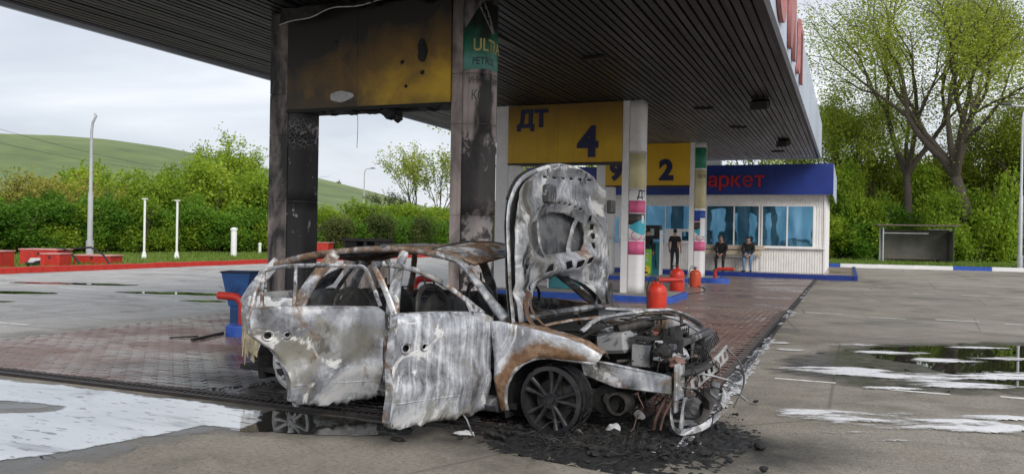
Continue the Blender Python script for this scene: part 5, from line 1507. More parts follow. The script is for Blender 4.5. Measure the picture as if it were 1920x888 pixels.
# -- sill, pillars, roof rails, rear quarter
for sd in (-1, 1):
    bar('sill', [(-.5, sd * .86, .17), (-1.6, sd * .87, .155), (-2.55, sd * .86, .17)], .085, M['burnt_inner'], car, 8, (.9, .8))
    ap = [sp(-.44, .87, sd, .06), sp(-.62, 1.0, sd, .06), sp(-.84, 1.17, sd, .05), sp(-1.08, 1.32, sd, .04), sp(-1.38, 1.385, sd, .03)]
    bar('windscreen_pillar', ap, [.066, .05, .043, .04, .038], M['burnt_pale'] if sd < 0 else M['burnt_inner'], car, 10, (.8, .75))
    rl = [sp(-1.34, 1.38, sd, .03), sp(-1.8, 1.415, sd, .03), sp(-2.4, 1.39, sd, .03), sp(-2.95, 1.315, sd, .03), sp(-3.36, 1.215, sd, .03)]
    bar('roof_rail', rl, [.036, .032, .032, .034, .036], M['burnt_roof'], car, 10, (.9, 1))
    bar('centre_pillar', [sp(-1.70, .2, sd, .1), sp(-1.70, .6, sd, .1), sp(-1.69, .95, sd, .09), sp(-1.72, 1.2, sd, .06), sp(-1.76, 1.40, sd, .04)], [.11, .085, .07, .055, .055], M['burnt_rail'] if sd < 0 else M['burnt_inner'], car, 10, (.45, 1))
    bar('rear_side_pillar', [sp(-2.86, .85, sd, .08), sp(-2.74, 1.1, sd, .06), sp(-2.6, 1.36, sd, .04)], [.075, .055, .06], M['burnt_roof'], car, 10, (.5, 1))
    bar('tail_pillar', [sp(-3.70, .80, sd, .04), sp(-3.58, 1.0, sd, .04), sp(-3.36, 1.25, sd, .03)], [.085, .065, .06], M['burnt_pale'], car, 10, (.6, 1))
ra = [(-2.52, .14), (-2.56, .34), (-2.66, .52), (-2.80, .63), (-2.95, .66), (-3.10, .63), (-3.24, .54), (-3.33, .42)]
qp = ra + [(-3.40, .30), (-3.55, .26), (-3.70, .32), (-3.76, .5), (-3.78, .7), (-3.72, .84), (-3.55, .90), (-3.2, .915), (-2.86, .915), (-2.80, .80), (-2.66, .62), (-2.5, .46), (-2.46, .2)]
B('rear_quarter', sidepanel(qp, seed=11.3, amp=.012), M['burnt_rear'], car, smooth='full', thick=.005)
B('rear_quarter', sidepanel(qp, side=1, seed=12.3, amp=.012), M['burnt_inner'], car, smooth='full', thick=.005)
# torn cladding and light socket at the near rear corner
m_ = MB()
for i in range(6):
    z0 = .64 - .012 * i; x0 = -3.34 - .06 * i
    a_ = sp(x0, .6, -1, -.02); L_ = .34 + .06 * math.sin(i * 2)
    m_.add([(x0, a_.y, z0), (x0 - .062, a_.y + .015, z0), (x0 - .058, a_.y - .03 + .01 * i, z0 - L_ * .9), (x0 - .004, a_.y - .03, z0 - L_)], [(0, 1, 2, 3)])
o = B('torn_bumper_strip', m_, M['cladding'], car, thick=.008); o['label'] = 'cream and brown strips of melted bumper at the rear corner'
B('tail_light_socket', MB().box((-3.72, -.66, .72), (.14, .22, .17), Matrix.Rotation(.3, 3, 'Z')), M['ash_white'], car, bevel=.02)
# far side body with window openings
fs_ = [(-.45, .14), (-.50, .88), (-1.2, .92), (-2.2, .93), (-2.9, .92), (-2.8, .6), (-2.6, .45), (-2.5, .14)]
B('far_side', sidepanel(fs_, side=1, seed=15, amp=.006, res=.09), M['burnt_inner'], car, thick=.05)
B('far_fender', sidepanel([(-.5, .5), (-.52, .87), (-.2, .86), (.2, .82), (.5, .76), (.66, .68), (.7, .5), (.62, .46), (.5, .56), (.3, .64), (0, .68), (-.25, .62), (-.38, .5)], side=1, seed=18, amp=.012), M['burnt_fender'], car, thick=.006)
# roof: skin sagging between the rails, buckled header flap at the front
m_ = MB(); nx, ny = 30, 14
for i in range(nx + 1):
    x = -1.22 - 2.16 * i / nx
    zr = np.interp(-x, [1.2, 1.38, 1.8, 2.4, 2.95, 3.38], [1.345, 1.395, 1.425, 1.405, 1.325, 1.222])
    w_ = hw(x, zr) - .02
    for j in range(ny + 1):
        v_ = j / ny * 2 - 1
        z = zr + .055 * (1 - v_ * v_) + .012 * mnoise.noise(Vector((x * 3, v_ * 2, 1))) + .006 * mnoise.noise(Vector((x * 9, v_ * 6, 1)))
        if abs(v_) < .8 and -2.9 < x < -1.5: z -= .035 * (1 - (v_ / .8) ** 2) * math.sin((x + 1.5) / -1.4 * math.pi)
        m_.v.append((x, v_ * w_, z))
for i in range(nx):
    for j in range(ny): m_.f.append((i * (ny + 1) + j, i * (ny + 1) + j + 1, (i + 1) * (ny + 1) + j + 1, (i + 1) * (ny + 1) + j))
rf = B('roof_skin', m_, M['burnt_roof'], car, smooth='full', thick=.006)
m_ = MB(); nx, ny = 12, 18
for i in range(nx + 1):
    u = i / nx
    for j in range(ny + 1):
        v_ = j / ny
        y = -.60 + 1.24 * v_
        xb = -1.42; xf_ = -1.02 + .10 * math.sin(v_ * math.pi) + .06 * (1 - v_)
        x = xb + (xf_ - xb) * u
        z = 1.415 + .075 * math.sin(v_ * math.pi * .9) + (-.115 * (1 - v_) ** 1.3 - .055 * math.sin(v_ * math.pi)) * u ** 1.3 + .012 * mnoise.noise(Vector((x * 6, y * 5, 2)))
        m_.v.append((x, y, z))
for i in range(nx):
    for j in range(ny): m_.f.append((i * (ny + 1) + j, i * (ny + 1) + j + 1, (i + 1) * (ny + 1) + j + 1, (i + 1) * (ny + 1) + j))
hd = B('windscreen_header', m_, M['burnt_roof'], car, smooth='full', thick=.02); hd['label'] = 'rust brown roof edge buckled down over the windscreen opening'
bar('header_lip', [(-1.42, -.6, 1.425), (-1.38, -.3, 1.48), (-1.36, 0, 1.50), (-1.34, .3, 1.49), (-1.3, .62, 1.45)], .014, M['dark_metal'], hd, 6, (1, .6))
bar('roof_bow', [(-2.0, -.62, 1.44), (-2.0, 0, 1.45), (-2.0, .62, 1.44)], .03, M['burnt_inner'], car, 6); bar('roof_bow', [(-2.7, -.6, 1.36), (-2.7, 0, 1.38), (-2.7, .6, 1.36)], .03, M['burnt_inner'], car, 6)
# tailgate: frame without glass
tg = bpy.data.objects.new('tailgate', None); COL.objects.link(tg); tg.parent = car
m_ = MB(); V, Fc = fill([(-.72, .38), (.72, .38), (.74, .86), (.62, .90), (-.62, .90), (-.74, .86)], (), .08)
m_.add([(-3.80 - .05 * math.cos(a_ * 1.7) + .04 * mnoise.noise(Vector((a_ * 3, b_ * 3, 4))), a_, b_) for a_, b_ in V], Fc)
B('panel', m_, M['burnt_rear'], tg, smooth='full', thick=.006)
bar('frame_bar', [(-3.40, -.55, 1.25), (-3.43, 0, 1.30), (-3.40, .55, 1.25)], .04, M['burnt_roof'], tg, 8)
bar('frame_bar', [(-3.40, -.58, 1.24), (-3.62, -.62, 1.05), (-3.80, -.66, .88)], .032, M['burnt_pale'], tg, 8); bar('frame_bar', [(-3.40, .58, 1.24), (-3.62, .62, 1.05), (-3.80, .66, .88)], .032, M['burnt_pale'], tg, 8)
B('sagged_skin', MB().add([(-3.45, .45, 1.2), (-3.83, .62, .95), (-4.02, .40, .80), (-3.95, .15, .82), (-3.72, .2, 1.0)], [(0, 1, 2, 3, 4)]), M['burnt_pale'], tg, thick=.01)
bar('bumper_beam', [(-3.86, -.6, .42), (-3.92, 0, .42), (-3.86, .6, .42)], .06, M['dark_metal'], car, 8)

# -- floor, bulkhead, dash, seats
B('floor_pan', MB().bbox(-3.7, -.35, -.84, .84, .14, .19), M['char'], car)
B('load_floor', MB().bbox(-3.74, -2.75, -.62, .62, .19, .45), M['char'], car)
B('bulkhead', MB().box((-.44, 0, .52), (.05, 1.60, .72)), M['char'], car)
bar('cowl', [(-.40, -.80, .87), (-.30, -.4, .90), (-.27, 0, .905), (-.30, .4, .90), (-.40, .80, .87)], .05, M['burnt_inner'], car, 8)
bar('dash_beam', [(-.78, -.80, .80), (-.74, 0, .83), (-.78, .80, .80)], .055, M['dark_metal'], car, 8)
m_ = MB()
for i in range(16): m_.lump((random.uniform(-.85, -.5), random.uniform(-.7, .7), random.uniform(.60, .84)), (random.uniform(.06, .16), random.uniform(.06, .18), random.uniform(.04, .10)), i, .6, 1)
B('melted_dashboard', m_, M['char'], car)['kind'] = 'stuff'
sw_ = [( -.98 + .05 * math.sin(a_), .40 + .175 * math.cos(a_), .90 + .165 * math.sin(a_)) for a_ in [2 * math.pi * i / 20 for i in range(21)]]
B('steering_wheel', MB().tube(sw_, .014, 6).tube([(-.98, .23, .90), (-.97, .57, .90)], .012, 5).tube([(-.98, .4, .9), (-.75, .4, .78)], .025, 6), M['dark_metal'], car)
def seat(x, y, w, hgt=.62, z=.45):
    s_ = bpy.data.objects.new('seat', None); COL.objects.link(s_); s_.parent = car; s_.location = (x, y, 0)
    bar('backrest_frame', [(0, -w / 2, z), (-.10, -w / 2, z + hgt * .7), (-.15, -w / 4, z + hgt), (-.15, w / 4, z + hgt), (-.10, w / 2, z + hgt * .7), (0, w / 2, z)], .028, M['dark_metal'], s_, 8)
    m2 = MB()
    for i in range(6): m2.tube([(-.03 - .02 * i, -w / 2, z + .08 + i * .09), (-.06 - .02 * i, 0, z + .07 + i * .09 + random.uniform(-.02, .02)), (-.03 - .02 * i, w / 2, z + .08 + i * .09)], .008, 5)
    B('spring_wire', m2, M['dark_metal'], s_)
    B('charred_pad', MB().lump((-.10, 0, z + .30), (.07, w * .43, .27), x * 3 + y, .3, 2).lump((.2, 0, z - .08), (.27, w * .46, .09), x * 5 + y, .3, 2), M['char'], s_)
    B('seat_pan', MB().box((.2, 0, z - .16), (.5, w, .08)), M['dark_metal'], s_)
    for q in (-.07, .07): B('headrest_post', MB().tube([(-.15, q, z + hgt), (-.16, q, z + hgt + .12)], .010, 6), M['dark_metal'], s_)
seat(-1.45, -.40, .48, .60); seat(-1.45, .40, .48, .60); seat(-2.45, -.40, .52, .52); seat(-2.45, .22, .60, .52)

# -- hood standing upright, inner frame to the front
hood = bpy.data.objects.new('hood', None); COL.objects.link(hood); hood.parent = car; hood['label'] = 'raised hood showing its pale pierced inner frame'
ho = [(-.90, .86), (-.93, 1.10), (-.92, 1.62), (-.86, 1.84), (-.70, 2.02), (-.45, 2.12), (-.12, 2.19), (.25, 2.19), (.55, 2.14), (.78, 2.02), (.86, 1.9), (.87, 1.5), (.86, .92), (.74, .90), (.60, 1.02), (.40, 1.12), (.15, 1.19), (-.08, 1.21), (-.32, 1.18), (-.54, 1.10), (-.68, .98), (-.76, .86)]
def hx(y, z): return -.36 - .055 * (1 - (y / .9) ** 2) - .10 * max(0, (z - 1.85) / .35) ** 2 * -1.0 - .075 * (z - .9)
def ring(cx, cz, ry, rz, a, b, n=24):
    return [(cx + ry * math.cos(2 * math.pi * i / n), cz + rz * math.sin(2 * math.pi * i / n)) for i in range(n)]
# big three-lobed opening split by two ribs
def lobe(poly): return poly
opL = [(-.60, 1.52), (-.56, 1.42), (-.42, 1.375), (-.36, 1.40), (-.37, 1.55), (-.40, 1.70), (-.50, 1.68), (-.57, 1.61)]
opM = [(-.31, 1.40), (-.1, 1.405), (.12, 1.42), (.22, 1.58), (.30, 1.73), (.1, 1.775), (-.12, 1.775), (-.34, 1.73), (-.325, 1.56)]
opR = [(.19, 1.42), (.34, 1.43), (.43, 1.50), (.46, 1.60), (.42, 1.69), (.355, 1.71), (.275, 1.57)]
sq_ = lambda cx, cz, w_, h_, sk=0: [(cx - w_, cz - h_), (cx + w_, cz - h_ + sk), (cx + w_, cz + h_ + sk), (cx - w_, cz + h_)]
holes = [opL, opM, opR]
for cx_, cz_ in ((-.30, 1.275), (.06, 1.295), (.24, 1.30), (.42, 1.33)): holes.append(sq_(cx_, cz_, .055, .032, .02))
for i in range(9):
    t = i / 8; cx_ = -.48 + .80 * t; cz_ = 1.79 + .055 * math.sin(t * math.pi) + .03 * t; holes.append([(cx_ - .026, cz_ - .010), (cx_ + .018, cz_ - .006), (cx_ + .028, cz_ + .012), (cx_ - .012, cz_ + .009)])
for cx_, cz_ in ((.50, 1.74), (.545, 1.66), (.56, 1.57), (.545, 1.48)): holes.append(sq_(cx_, cz_, .022, .026))
for i in range(6): holes.append(sq_(-.36 + .17 * i, 2.075 + .006 * i, .035, .008))
for cx_, cz_, r_ in ((-.78, 1.33, .028), (-.70, 1.30, .02), (-.72, 1.26, .018), (-.58, 1.12, .02)): holes.append(circ(cx_, cz_, r_, 8))
V, Fc = fill(ho, holes, .035); m_ = MB(); pts = []
for y, z in V:
    d1 = math.hypot((y + .06) / 1.25, (z - 1.585) / .55)      # ring bead round the opening
    h_ = .05 * math.exp(-((d1 - .56) / .10) ** 2) - .045 * math.exp(-(d1 / .40) ** 4) + .035 * math.exp(-((z - 1.98) / .07) ** 2) * math.exp(-(y / .6) ** 4) + .03 * math.exp(-((z - 1.36) / .045) ** 2) * (abs(y) < .7)
    h_ -= .035 * math.exp(-((z - 1.14 - .05 * math.cos(y * 3)) / .05) ** 2)
    h_ += .03 * math.exp(-((abs(y + .03) - .82) / .05) ** 2)
    h_ += dent(y, z, 4.4, .012)
    pts.append((hx(y, z) + .045 + h_, y, z))
B('inner_frame', m_.add(pts, Fc), M['burnt_hood'], hood, smooth='full', thick=.004)
V, Fc = fill([(y * 1.015, z if z < 1.25 else z + .012) for y, z in ho], (), .06)
B('outer_skin', MB().add([(hx(y, z) - .035 + dent(y, z, 7.4, .006), y, z) for y, z in V], Fc), M['burnt_hood_dark'], hood, smooth='full', thick=.004)
rimp = [(hx(y, z) + .005, y * 1.01, z) for y, z in ho[:13]]
bar('folded_edge', rimp, .013, M['burnt_pale'], hood, 8, (1.8, .7), smn=4)
bar('front_lip', [(hx(y, z) - .03, y, z + .02) for y, z in ho[3:11]], .014, M['char'], hood, 8, (1.4, 1))
B('latch_block', MB().box((-.27, -.50, 1.92), (.08, .13, .16)), M['burnt_inner'], hood, bevel=.015)
B('corner_bracket', MB().box((-.30, .80, 1.86), (.06, .10, .13)), M['dark_metal'], hood, bevel=.01)
for sd, mt in ((-1, 'rust'), (1, 'dark_metal')):
    y0 = -.80 if sd < 0 else .78
    bar('hinge_strip', [(-.28, y0, 1.12), (-.29, y0 - .02, .98), (-.22, y0 + .02 * sd, .84), (-.12, y0 + .05, .77)], .022, M[mt], hood, 6, (1.6, .4))
    bar('hinge_strip', [(-.30, y0 + .06, 1.10), (-.27, y0 + .05, .95), (-.16, y0 + .09, .82), (-.02, y0 + .12, .76)], .012, M[mt], hood, 6, (1.6, .4))
    bar('hinge_arm', [(-.40, y0 - .06, .86), (-.40, y0 - .05, .95), (-.36, y0 - .04, 1.08)], .02, M['burnt_pale'], hood, 6)

# -- engine bay and front end
def bit(name, mb_, mat, **k_): return B(name, mb_, mat, car, **k_)
m_ = MB()
for i in range(90): m_.lump((random.uniform(-.25, .84), random.uniform(-.50, .58), random.uniform(.36, .70)), (random.uniform(.02, .085), random.uniform(.02, .09), random.uniform(.02, .075)), i + .5, .8, 3, 3.5)
bit('charred_engine', m_, M['char'], smooth='full')
m_ = MB()
for i in range(26):
    p_ = Vector((random.uniform(-.2, .7), random.uniform(-.45, .45), random.uniform(.62, .84))); d_ = Vector((random.gauss(0, .2), random.gauss(0, .22), random.gauss(0, .05)))
    m_.tube(smooth_path([p_, p_ + d_ * .5 + Vector((0, 0, random.uniform(-.03, .05))), p_ + d_], 4), random.uniform(.006, .022), 8)
bit('engine_hoses', m_, M['dark_metal'], smooth=True)['kind'] = 'stuff'
for i in range(7):
    p_ = (random.uniform(-.1, .65), random.uniform(-.4, .45), random.uniform(.60, .80))
    bit('bay_bracket', MB().box(p_, (random.uniform(.06, .16), random.uniform(.06, .2), random.uniform(.012, .06)), Matrix.Rotation(random.uniform(-.7, .7), 3, 'X') @ Matrix.Rotation(random.uniform(-.7, .7), 3, 'Y')), M['burnt_inner' if i % 3 else 'burnt_pale'], bevel=.006)
bit('cam_cover', MB().box((.12, .05, .74), (.42, .30, .09), Matrix.Rotation(.08, 3, 'X')), M['dark_metal'], bevel=.02)
bit('air_box', MB().box((.30, -.36, .70), (.28, .22, .17), Matrix.Rotation(-.12, 3, 'Y')), M['burnt_inner'], bevel=.03)
bit('coolant_tank', MB().lump((-.02, .50, .74), (.14, .12, .10), 71, .3, 3), M['ash'], smooth='full')
bit('intake_pipe', MB().tube(smooth_path([(.30, -.34, .80), (.42, -.1, .84), (.38, .18, .82), (.22, .32, .76)], 5), .045, 10), M['dark_metal'], smooth=True)
bit('fan_shroud', MB().lathe([(.20, 0), (.23, 0), (.235, .05), (.22, .06), (.20, .05)], 26, (.66, .12, .55), 'X'), M['char'], smooth=True)
bit('fan_blades', MB().lathe([(.0, .02), (.05, .0), (.06, .04)], 16, (.66, .12, .55), 'X').box((.68, .12, .55), (.012, .36, .05)).box((.68, .12, .55), (.012, .05, .36)), M['char'])
bit('lamp_support', MB().add([(.70, -.52, .62), (.86, -.44, .60), (.88, -.20, .60), (.80, -.06, .64), (.72, -.12, .72), (.66, -.40, .74)], [(0, 1, 2, 3, 4, 5)]), M['burnt_pale'], thick=.02)
bit('lock_carrier', MB().box((.78, .12, .72), (.07, .95, .05), Matrix.Rotation(.05, 3, 'X')).box((.79, .12, .66), (.03, .06, .2)), M['burnt_inner'], bevel=.01)
bit('engine_block', MB().box((.15, .05, .48), (.60, .62, .42)), M['dark_metal'], bevel=.03)
m_ = MB()
for i in range(6): m_.lump((random.uniform(-.05, .3), random.uniform(-.3, .3), .77 + random.uniform(-.02, .03)), (.10, .12, .03), i + 60, .5, 2)
bit('ash_crust', m_, M['ash'])
bit('rusty_coil', MB().tube([(.22 + .1 * math.cos(a), -.12 + .1 * math.sin(a), .80 + .004 * a) for a in [i * .5 for i in range(30)]], .008, 5), M['rust'])
bar('strut_brace', [(-.22, -.72, .82), (-.02, -.45, .87), (.25, -.1, .90), (.4, .25, .90), (.45, .62, .86)], .035, M['burnt_roof'], car, 8, (1, .4))
bar('upper_frame', [(.12, -.62, .80), (.22, -.50, .90), (.40, -.2, .94), (.48, .15, .94), (.50, .45, .91), (.62, .72, .80), (.68, .78, .66)], .042, M['burnt_pale'], car, 8, (1, .4))
bar('upper_frame', [(.08, -.55, .74), (.24, -.42, .83), (.42, -.12, .87), (.52, .2, .87)], .03, M['dark_metal'], car, 8, (1, .4))
bar('far_frame_rail', [(-.3, .74, .86), (.1, .76, .86), (.45, .76, .80), (.70, .74, .66), (.72, .72, .45)], .04, M['burnt_pale'], car, 8, (1, .5))
B('inner_wing', MB().add([(.34, -.56, .56), (.86, -.52, .50), (.86, -.52, .36), (.40, -.56, .37), (.12, -.56, .44), (.08, -.56, .58)], [(0, 1, 2, 3, 4, 5)]), M['burnt_pale'], car, thick=.05, bevel=.008)
bar('chassis_leg', [(.0, -.46, .46), (.5, -.46, .44), (.88, -.44, .43)], .06, M['burnt_inner'], car, 8, (.6, 1)); bar('chassis_leg', [(.0, .50, .46), (.5, .50, .45), (.86, .50, .44)], .07, M['dark_metal'], car, 8, (.7, 1))
B('battery_tray', MB().box((.56, -.38, .62), (.16, .14, .18)), M['burnt_inner'], car, bevel=.01); B('battery_lid', MB().box((.56, -.38, .757), (.20, .18, .012)), M['dark_metal'], car)
B('end_flange', MB().box((.90, -.48, .46), (.025, .18, .28)).box((.885, -.5, .30), (.02, .07, .16)), M['burnt_pale'], car, bevel=.006)
B('dropped_tab', MB().box((.93, -.47, .20), (.02, .06, .28), Matrix.Rotation(.12, 3, 'Y')), M['burnt_pale'], car, bevel=.004)
B('fog_ring', MB().lathe([(.05, 0), (.088, 0), (.092, .02), (.088, .05), (.075, .10), (.05, .12)], 22, (.93, -.40, .25), 'X'), M['burnt_inner'], car, smooth=True)
B('duct_ring', MB().lathe([(.075, 0), (.09, 0), (.092, .02), (.088, .16), (.075, .16)], 22, (.42, -.58, .24), 'Y'), M['dark_metal'], car, smooth=True)
B('cooler_ring', MB().lathe([(.05, 0), (.12, 0), (.12, .05), (.05, .05)], 22, (.30, -.52, .25), 'Y'), M['char'], car, smooth=True)
m_ = MB()
for i in range(18): m_.tube([(.62, -.38 + i * .05, .38), (.63, -.38 + i * .05, .78)], .006, 4)
for i in range(10): m_.tube([(.625, -.42, .40 + i * .04), (.625, .50, .40 + i * .04)], .005, 4)
bit('radiator_core', m_, M['char'])
B('headlight_tub', MB().box((.74, -.26, .66), (.14, .10, .22), Matrix.Rotation(.25, 3, 'Y')).lump((.76, -.22, .72), (.07, .06, .13), 4, .5), M['char'], car); B('headlight_tub', MB().box((.70, .60, .62), (.20, .26, .16)), M['burnt_inner'], car, bevel=.02)
bar('crash_beam', [(.86, -.48, .50), (.90, -.2, .50), (.90, .1, .50), (.86, .40, .50), (.78, .58, .48)], .055, M['dark_metal'], car, 8, (1, .5))
# grille part with slots, hanging askew at the front
gr = bpy.data.objects.new('hanging_grille', None); COL.objects.link(gr); gr.parent = car; gr.location = (.90, .20, .46); gr.rotation_euler = (.25, -.1, -.2)
V, Fc = fill([(-.34, -.07), (.34, -.02), (.36, .10), (-.32, .03)], [sq_(-.26 + .09 * i, -.02 + .008 * i, .024, .03, .004) for i in range(7)], .03)
B('slotted_bar', MB().add([(.03 * math.cos(y * 3), y, z) for y, z in V], Fc), M['alu'], gr, thick=.008)
m_ = MB()
for i in range(12): m_.tube([(-.02, -.02 + i * .03, .09 + .005 * i), (-.04, -.02 + i * .03, .18 + .004 * i)], .004, 4)
for i in range(5): m_.tube([(-.03, -.02, .10 + i * .022), (-.03, .32, .15 + i * .02)], .004, 4)
B('grille_mesh', m_, M['char'], gr)
bp = bpy.data.objects.new('torn_bumper', None); COL.objects.link(bp); bp.parent = car; bp.location = (-.17, -.04, 0); bp['label'] = 'curled grey remains of the front bumper on the ground'
for pts, r_, mt, sq2 in (([(.98, -.34, .40), (1.08, -.16, .36), (1.12, .02, .24), (1.08, .12, .08)], .032, 'burnt_inner', (1.4, .25)),
                        ([(1.0, -.42, .36), (1.02, -.45, .16), (1.05, -.36, .05), (1.16, -.10, .06), (1.20, .2, .14), (1.16, .45, .26)], .016, 'burnt_pale', (1.6, .3)),
                        ([(.92, -.2, .50), (1.12, .0, .46), (1.24, .2, .40), (1.22, .42, .34)], .018, 'alu', (1.3, .5)),
                        ([(1.05, .25, .30), (1.12, .10, .20), (1.10, -.05, .06)], .036, 'dark_metal', (1.3, .2)),
                        ([(1.10, .35, .34), (1.13, .15, .22), (1.06, .0, .08)], .036, 'burnt_inner', (1.3, .2)),
                        ([(1.14, .55, .62), (1.25, .62, .45), (1.27, .60, .28), (1.22, .5, .12)], .014, 'alu', (2.2, .4)),
                        ([(1.1, .4, .2), (1.2, .55, .24), (1.28, .66, .16)], .014, 'ash_white', (2, .5))):
    bar('curled_strip', pts, r_, M[mt], bp, 8, sq2)
m_ = MB(); m2 = MB()
for i in range(30):
    p_ = Vector((random.uniform(.55, 1.0), random.uniform(-.55, .5), random.uniform(.35, .7))); pts = [p_]
    for q in range(5): p_ = p_ + Vector((random.gauss(0, .05), random.gauss(0, .05), -random.uniform(.0, .12))); p_.z = max(.03, p_.z); pts.append(p_.copy())
    (m_ if i % 7 else m2).tube(smooth_path(pts, 3), random.uniform(.003, .007), 5)
bit('wiring_loom', m_, M['char']); bit('bare_wires', m2, M['copper'])['kind'] = 'stuff'
bar('white_cable', [(.70, -.05, .78), (.74, .0, .72), (.73, -.02, .58), (.74, -.02, .44)], .012, M['alu'], car, 6, (1, 1))
for (p_, r_) in (((.78, -.44, .5), .012), ((.86, -.50, .52), .009)):
    bar('hanging_wire', [Vector(p_), Vector(p_) + Vector((.02, -.02, -.15)), Vector(p_) + Vector((-.06, -.03, -.33)), Vector(p_) + Vector((-.10, 0, -.45))], r_, M['copper'], car, 6, (1, 1))
B('copper_blob', MB().lump((.86, -.44, .60), (.06, .08, .05), 3, .5), M['copper'], car)
#=== END PART4
# ================================================================== WRECK DEBRIS, FOAM AND WATER
def carw(x, y, z=0.0): return croot + CF * x + CL * y + Vector((0, 0, z))
ashp = MB()
for i in range(900):
    u = random.random()
    if u < .6: q = carw(random.gauss(.35, .45), random.gauss(-.80, .26))
    elif u < .8: q = carw(random.gauss(.75, .22), random.gauss(0, .45))
    else: q = carw(random.uniform(-3.6, -.3), random.uniform(-1.3, -.6))
    s_ = random.choice((.006, .008, .01, .012, .016, .024)) * random.uniform(.7, 1.4); ashp.lump((q.x, q.y, s_ * .3 + .03), (s_ * random.uniform(.8, 1.8), s_ * random.uniform(.8, 1.8), s_ * .7), i, .7, 1)
o = B('ash_and_char', ashp, M['char']); tag(o, 'black ash and char crumbs strewn around the front wheel', kind='stuff')
# low black ash mound under the nose
mb = MB(); n_ = 150
for i in range(n_ + 1):
    for j in range(n_ + 1):
        a_, b_ = -.9 + 2.3 * i / n_, -1.5 + 2.5 * j / n_
        q = carw(a_, b_); d_ = math.hypot((a_ - .36) / .98, (b_ + .42) / .95) + .35 * mnoise.noise(Vector((q.x * 1.6, q.y * 1.6, 9)))
        h_ = .034 * max(0, 1 - d_ ** 2) * (.6 + .8 * mnoise.noise(Vector((q.x * 3, q.y * 3, 0)))) + .016 * mnoise.noise(Vector((q.x * 14, q.y * 14, 1))) + .014 * mnoise.noise(Vector((q.x * 34, q.y * 34, 4))) - .014
        mb.v.append((q.x, q.y, .028 + h_ - .05 * max(0, d_ - .9)))
for i in range(n_):
    for j in range(n_):
        a_ = i * (n_ + 1) + j; f_ = (a_, a_ + 1, a_ + n_ + 2, a_ + n_ + 1)
        if max(mb.v[k_][2] for k_ in f_) > .004: mb.f.append(f_)
o = B('ash_mound', mb, M['char'], smooth='full'); tag(o, 'matted black ash under the nose of the car', kind='stuff')
wl = MB()
for i in range(70):
    q = carw(random.gauss(.55, .28), random.gauss(-.95, .16)); p_ = Vector((q.x, q.y, .05)); d_ = random.uniform(0, 6.28); pts = [p_]
    for s_ in range(7): d_ += random.gauss(0, .6); p_ = p_ + Vector((.05 * math.cos(d_), .05 * math.sin(d_), random.gauss(0, .02))); p_.z = max(.035, min(.2, p_.z)); pts.append(p_.copy())
    wl.tube(smooth_path(pts, 2), .0025, 4)
o = B('tyre_wire_tangle', wl, M['dark_metal']); tag(o, 'tangle of fine tyre wire in front of the front wheel', 'wire')
def chunk(name, px_, d_, mat, label, cat, seed, z=0.0):
    p_ = gpt(*px_, z); o_ = B(name, MB().lump((0, 0, d_[2] * .75), d_, seed, .5, 2), mat, smooth=True, loc=(p_.x, p_.y, .004)); tag(o_, label, cat)
chunk('char_lump', (1425, 843), (.045, .04, .035), M['char'], 'small black lump lying alone on the asphalt at the right', 'debris', 2)
chunk('char_lump', (1094, 868), (.05, .03, .02), M['char'], 'flat black scrap on the asphalt at the bottom edge', 'debris', 3)
chunk('ash_clod', (1150, 815), (.06, .06, .05), M['ash_white'], 'pale clod of ash in front of the torn bumper', 'debris', 4)
chunk('ash_clod', (1198, 790), (.045, .045, .05), M['ash_white'], 'round pale clod under the hanging tab', 'debris', 5)
chunk('ash_clod', (1285, 800), (.12, .08, .03), M['ash_white'], 'flattened white ash smear below the curled bumper', 'debris', 6)
chunk('ash_clod', (1083, 818), (.05, .03, .03), M['ash'], 'grey clod of ash right beside the front rim', 'debris', 7)
chunk('ash_clod', (745, 826), (.07, .03, .015), M['char'], 'black scrap below the corner of the open front door', 'debris', 8)
p_ = gpt(875, 815)
st = thing('metal_scrap', (p_.x, p_.y, 0), 'bent pale metal strip leaning on the ground under the open front door', 'scrap', .3)
B('strip', MB().tube(smooth_path([(-.03, 0, .16), (0, 0, .12), (.04, -.03, .04), (.06, -.05, .006)], 4), .022, 6, True, (1, .25)), M['burnt_pale'], st)
B('foot', MB().lump((-.02, -.02, .02), (.08, .05, .02), 4, .5), M['ash_white'], st)
# stick-like scraps by the guard pipe
for a_, b_, r_, lab in (((360, 640), (418, 627), .025, 'dark metal bar lying on the paving by the blue base'), ((318, 634), (372, 631), .012, 'thin dark rod lying on the wet paving')):
    A_, B_ = gpt(*a_, .03), gpt(*b_, .03); o = B('metal_bar', MB().tube([A_ + Vector((0, 0, r_)), B_ + Vector((0, 0, r_))], r_, 6), M['drain']); tag(o, lab, 'bar')

def sheet(name, poly, z, mat, seed, res=.05, jag=.06):
    V, Fc = fill(poly, (), res); m_ = MB(); m_.add([(x + jag * mnoise.noise(Vector((x * 3, y * 3, seed))) + jag * .6 * mnoise.noise(Vector((x * 9, y * 9, seed))), y + jag * mnoise.noise(Vector((x * 3, y * 3, seed + 5))) + jag * .5 * mnoise.noise(Vector((x * 9, y * 9, seed + 7))), z) for x, y in V], Fc)
    me_ = m_.mesh(name); P_ = np.array(V); best = np.full(len(P_), 9.0)
    for i in range(len(poly)):
        a_, b_ = np.array(poly[i]), np.array(poly[(i + 1) % len(poly)]); ab_ = b_ - a_
        t_ = np.clip(((P_ - a_) @ ab_) / (ab_ @ ab_), 0, 1); best = np.minimum(best, np.linalg.norm(P_ - (a_ + t_[:, None] * ab_), axis=1))
    me_.attributes.new('thick', 'FLOAT', 'POINT').data.foreach_set('value', best)
    o_ = put(name, me_, mat); tag(o_, kind='stuff'); return o_
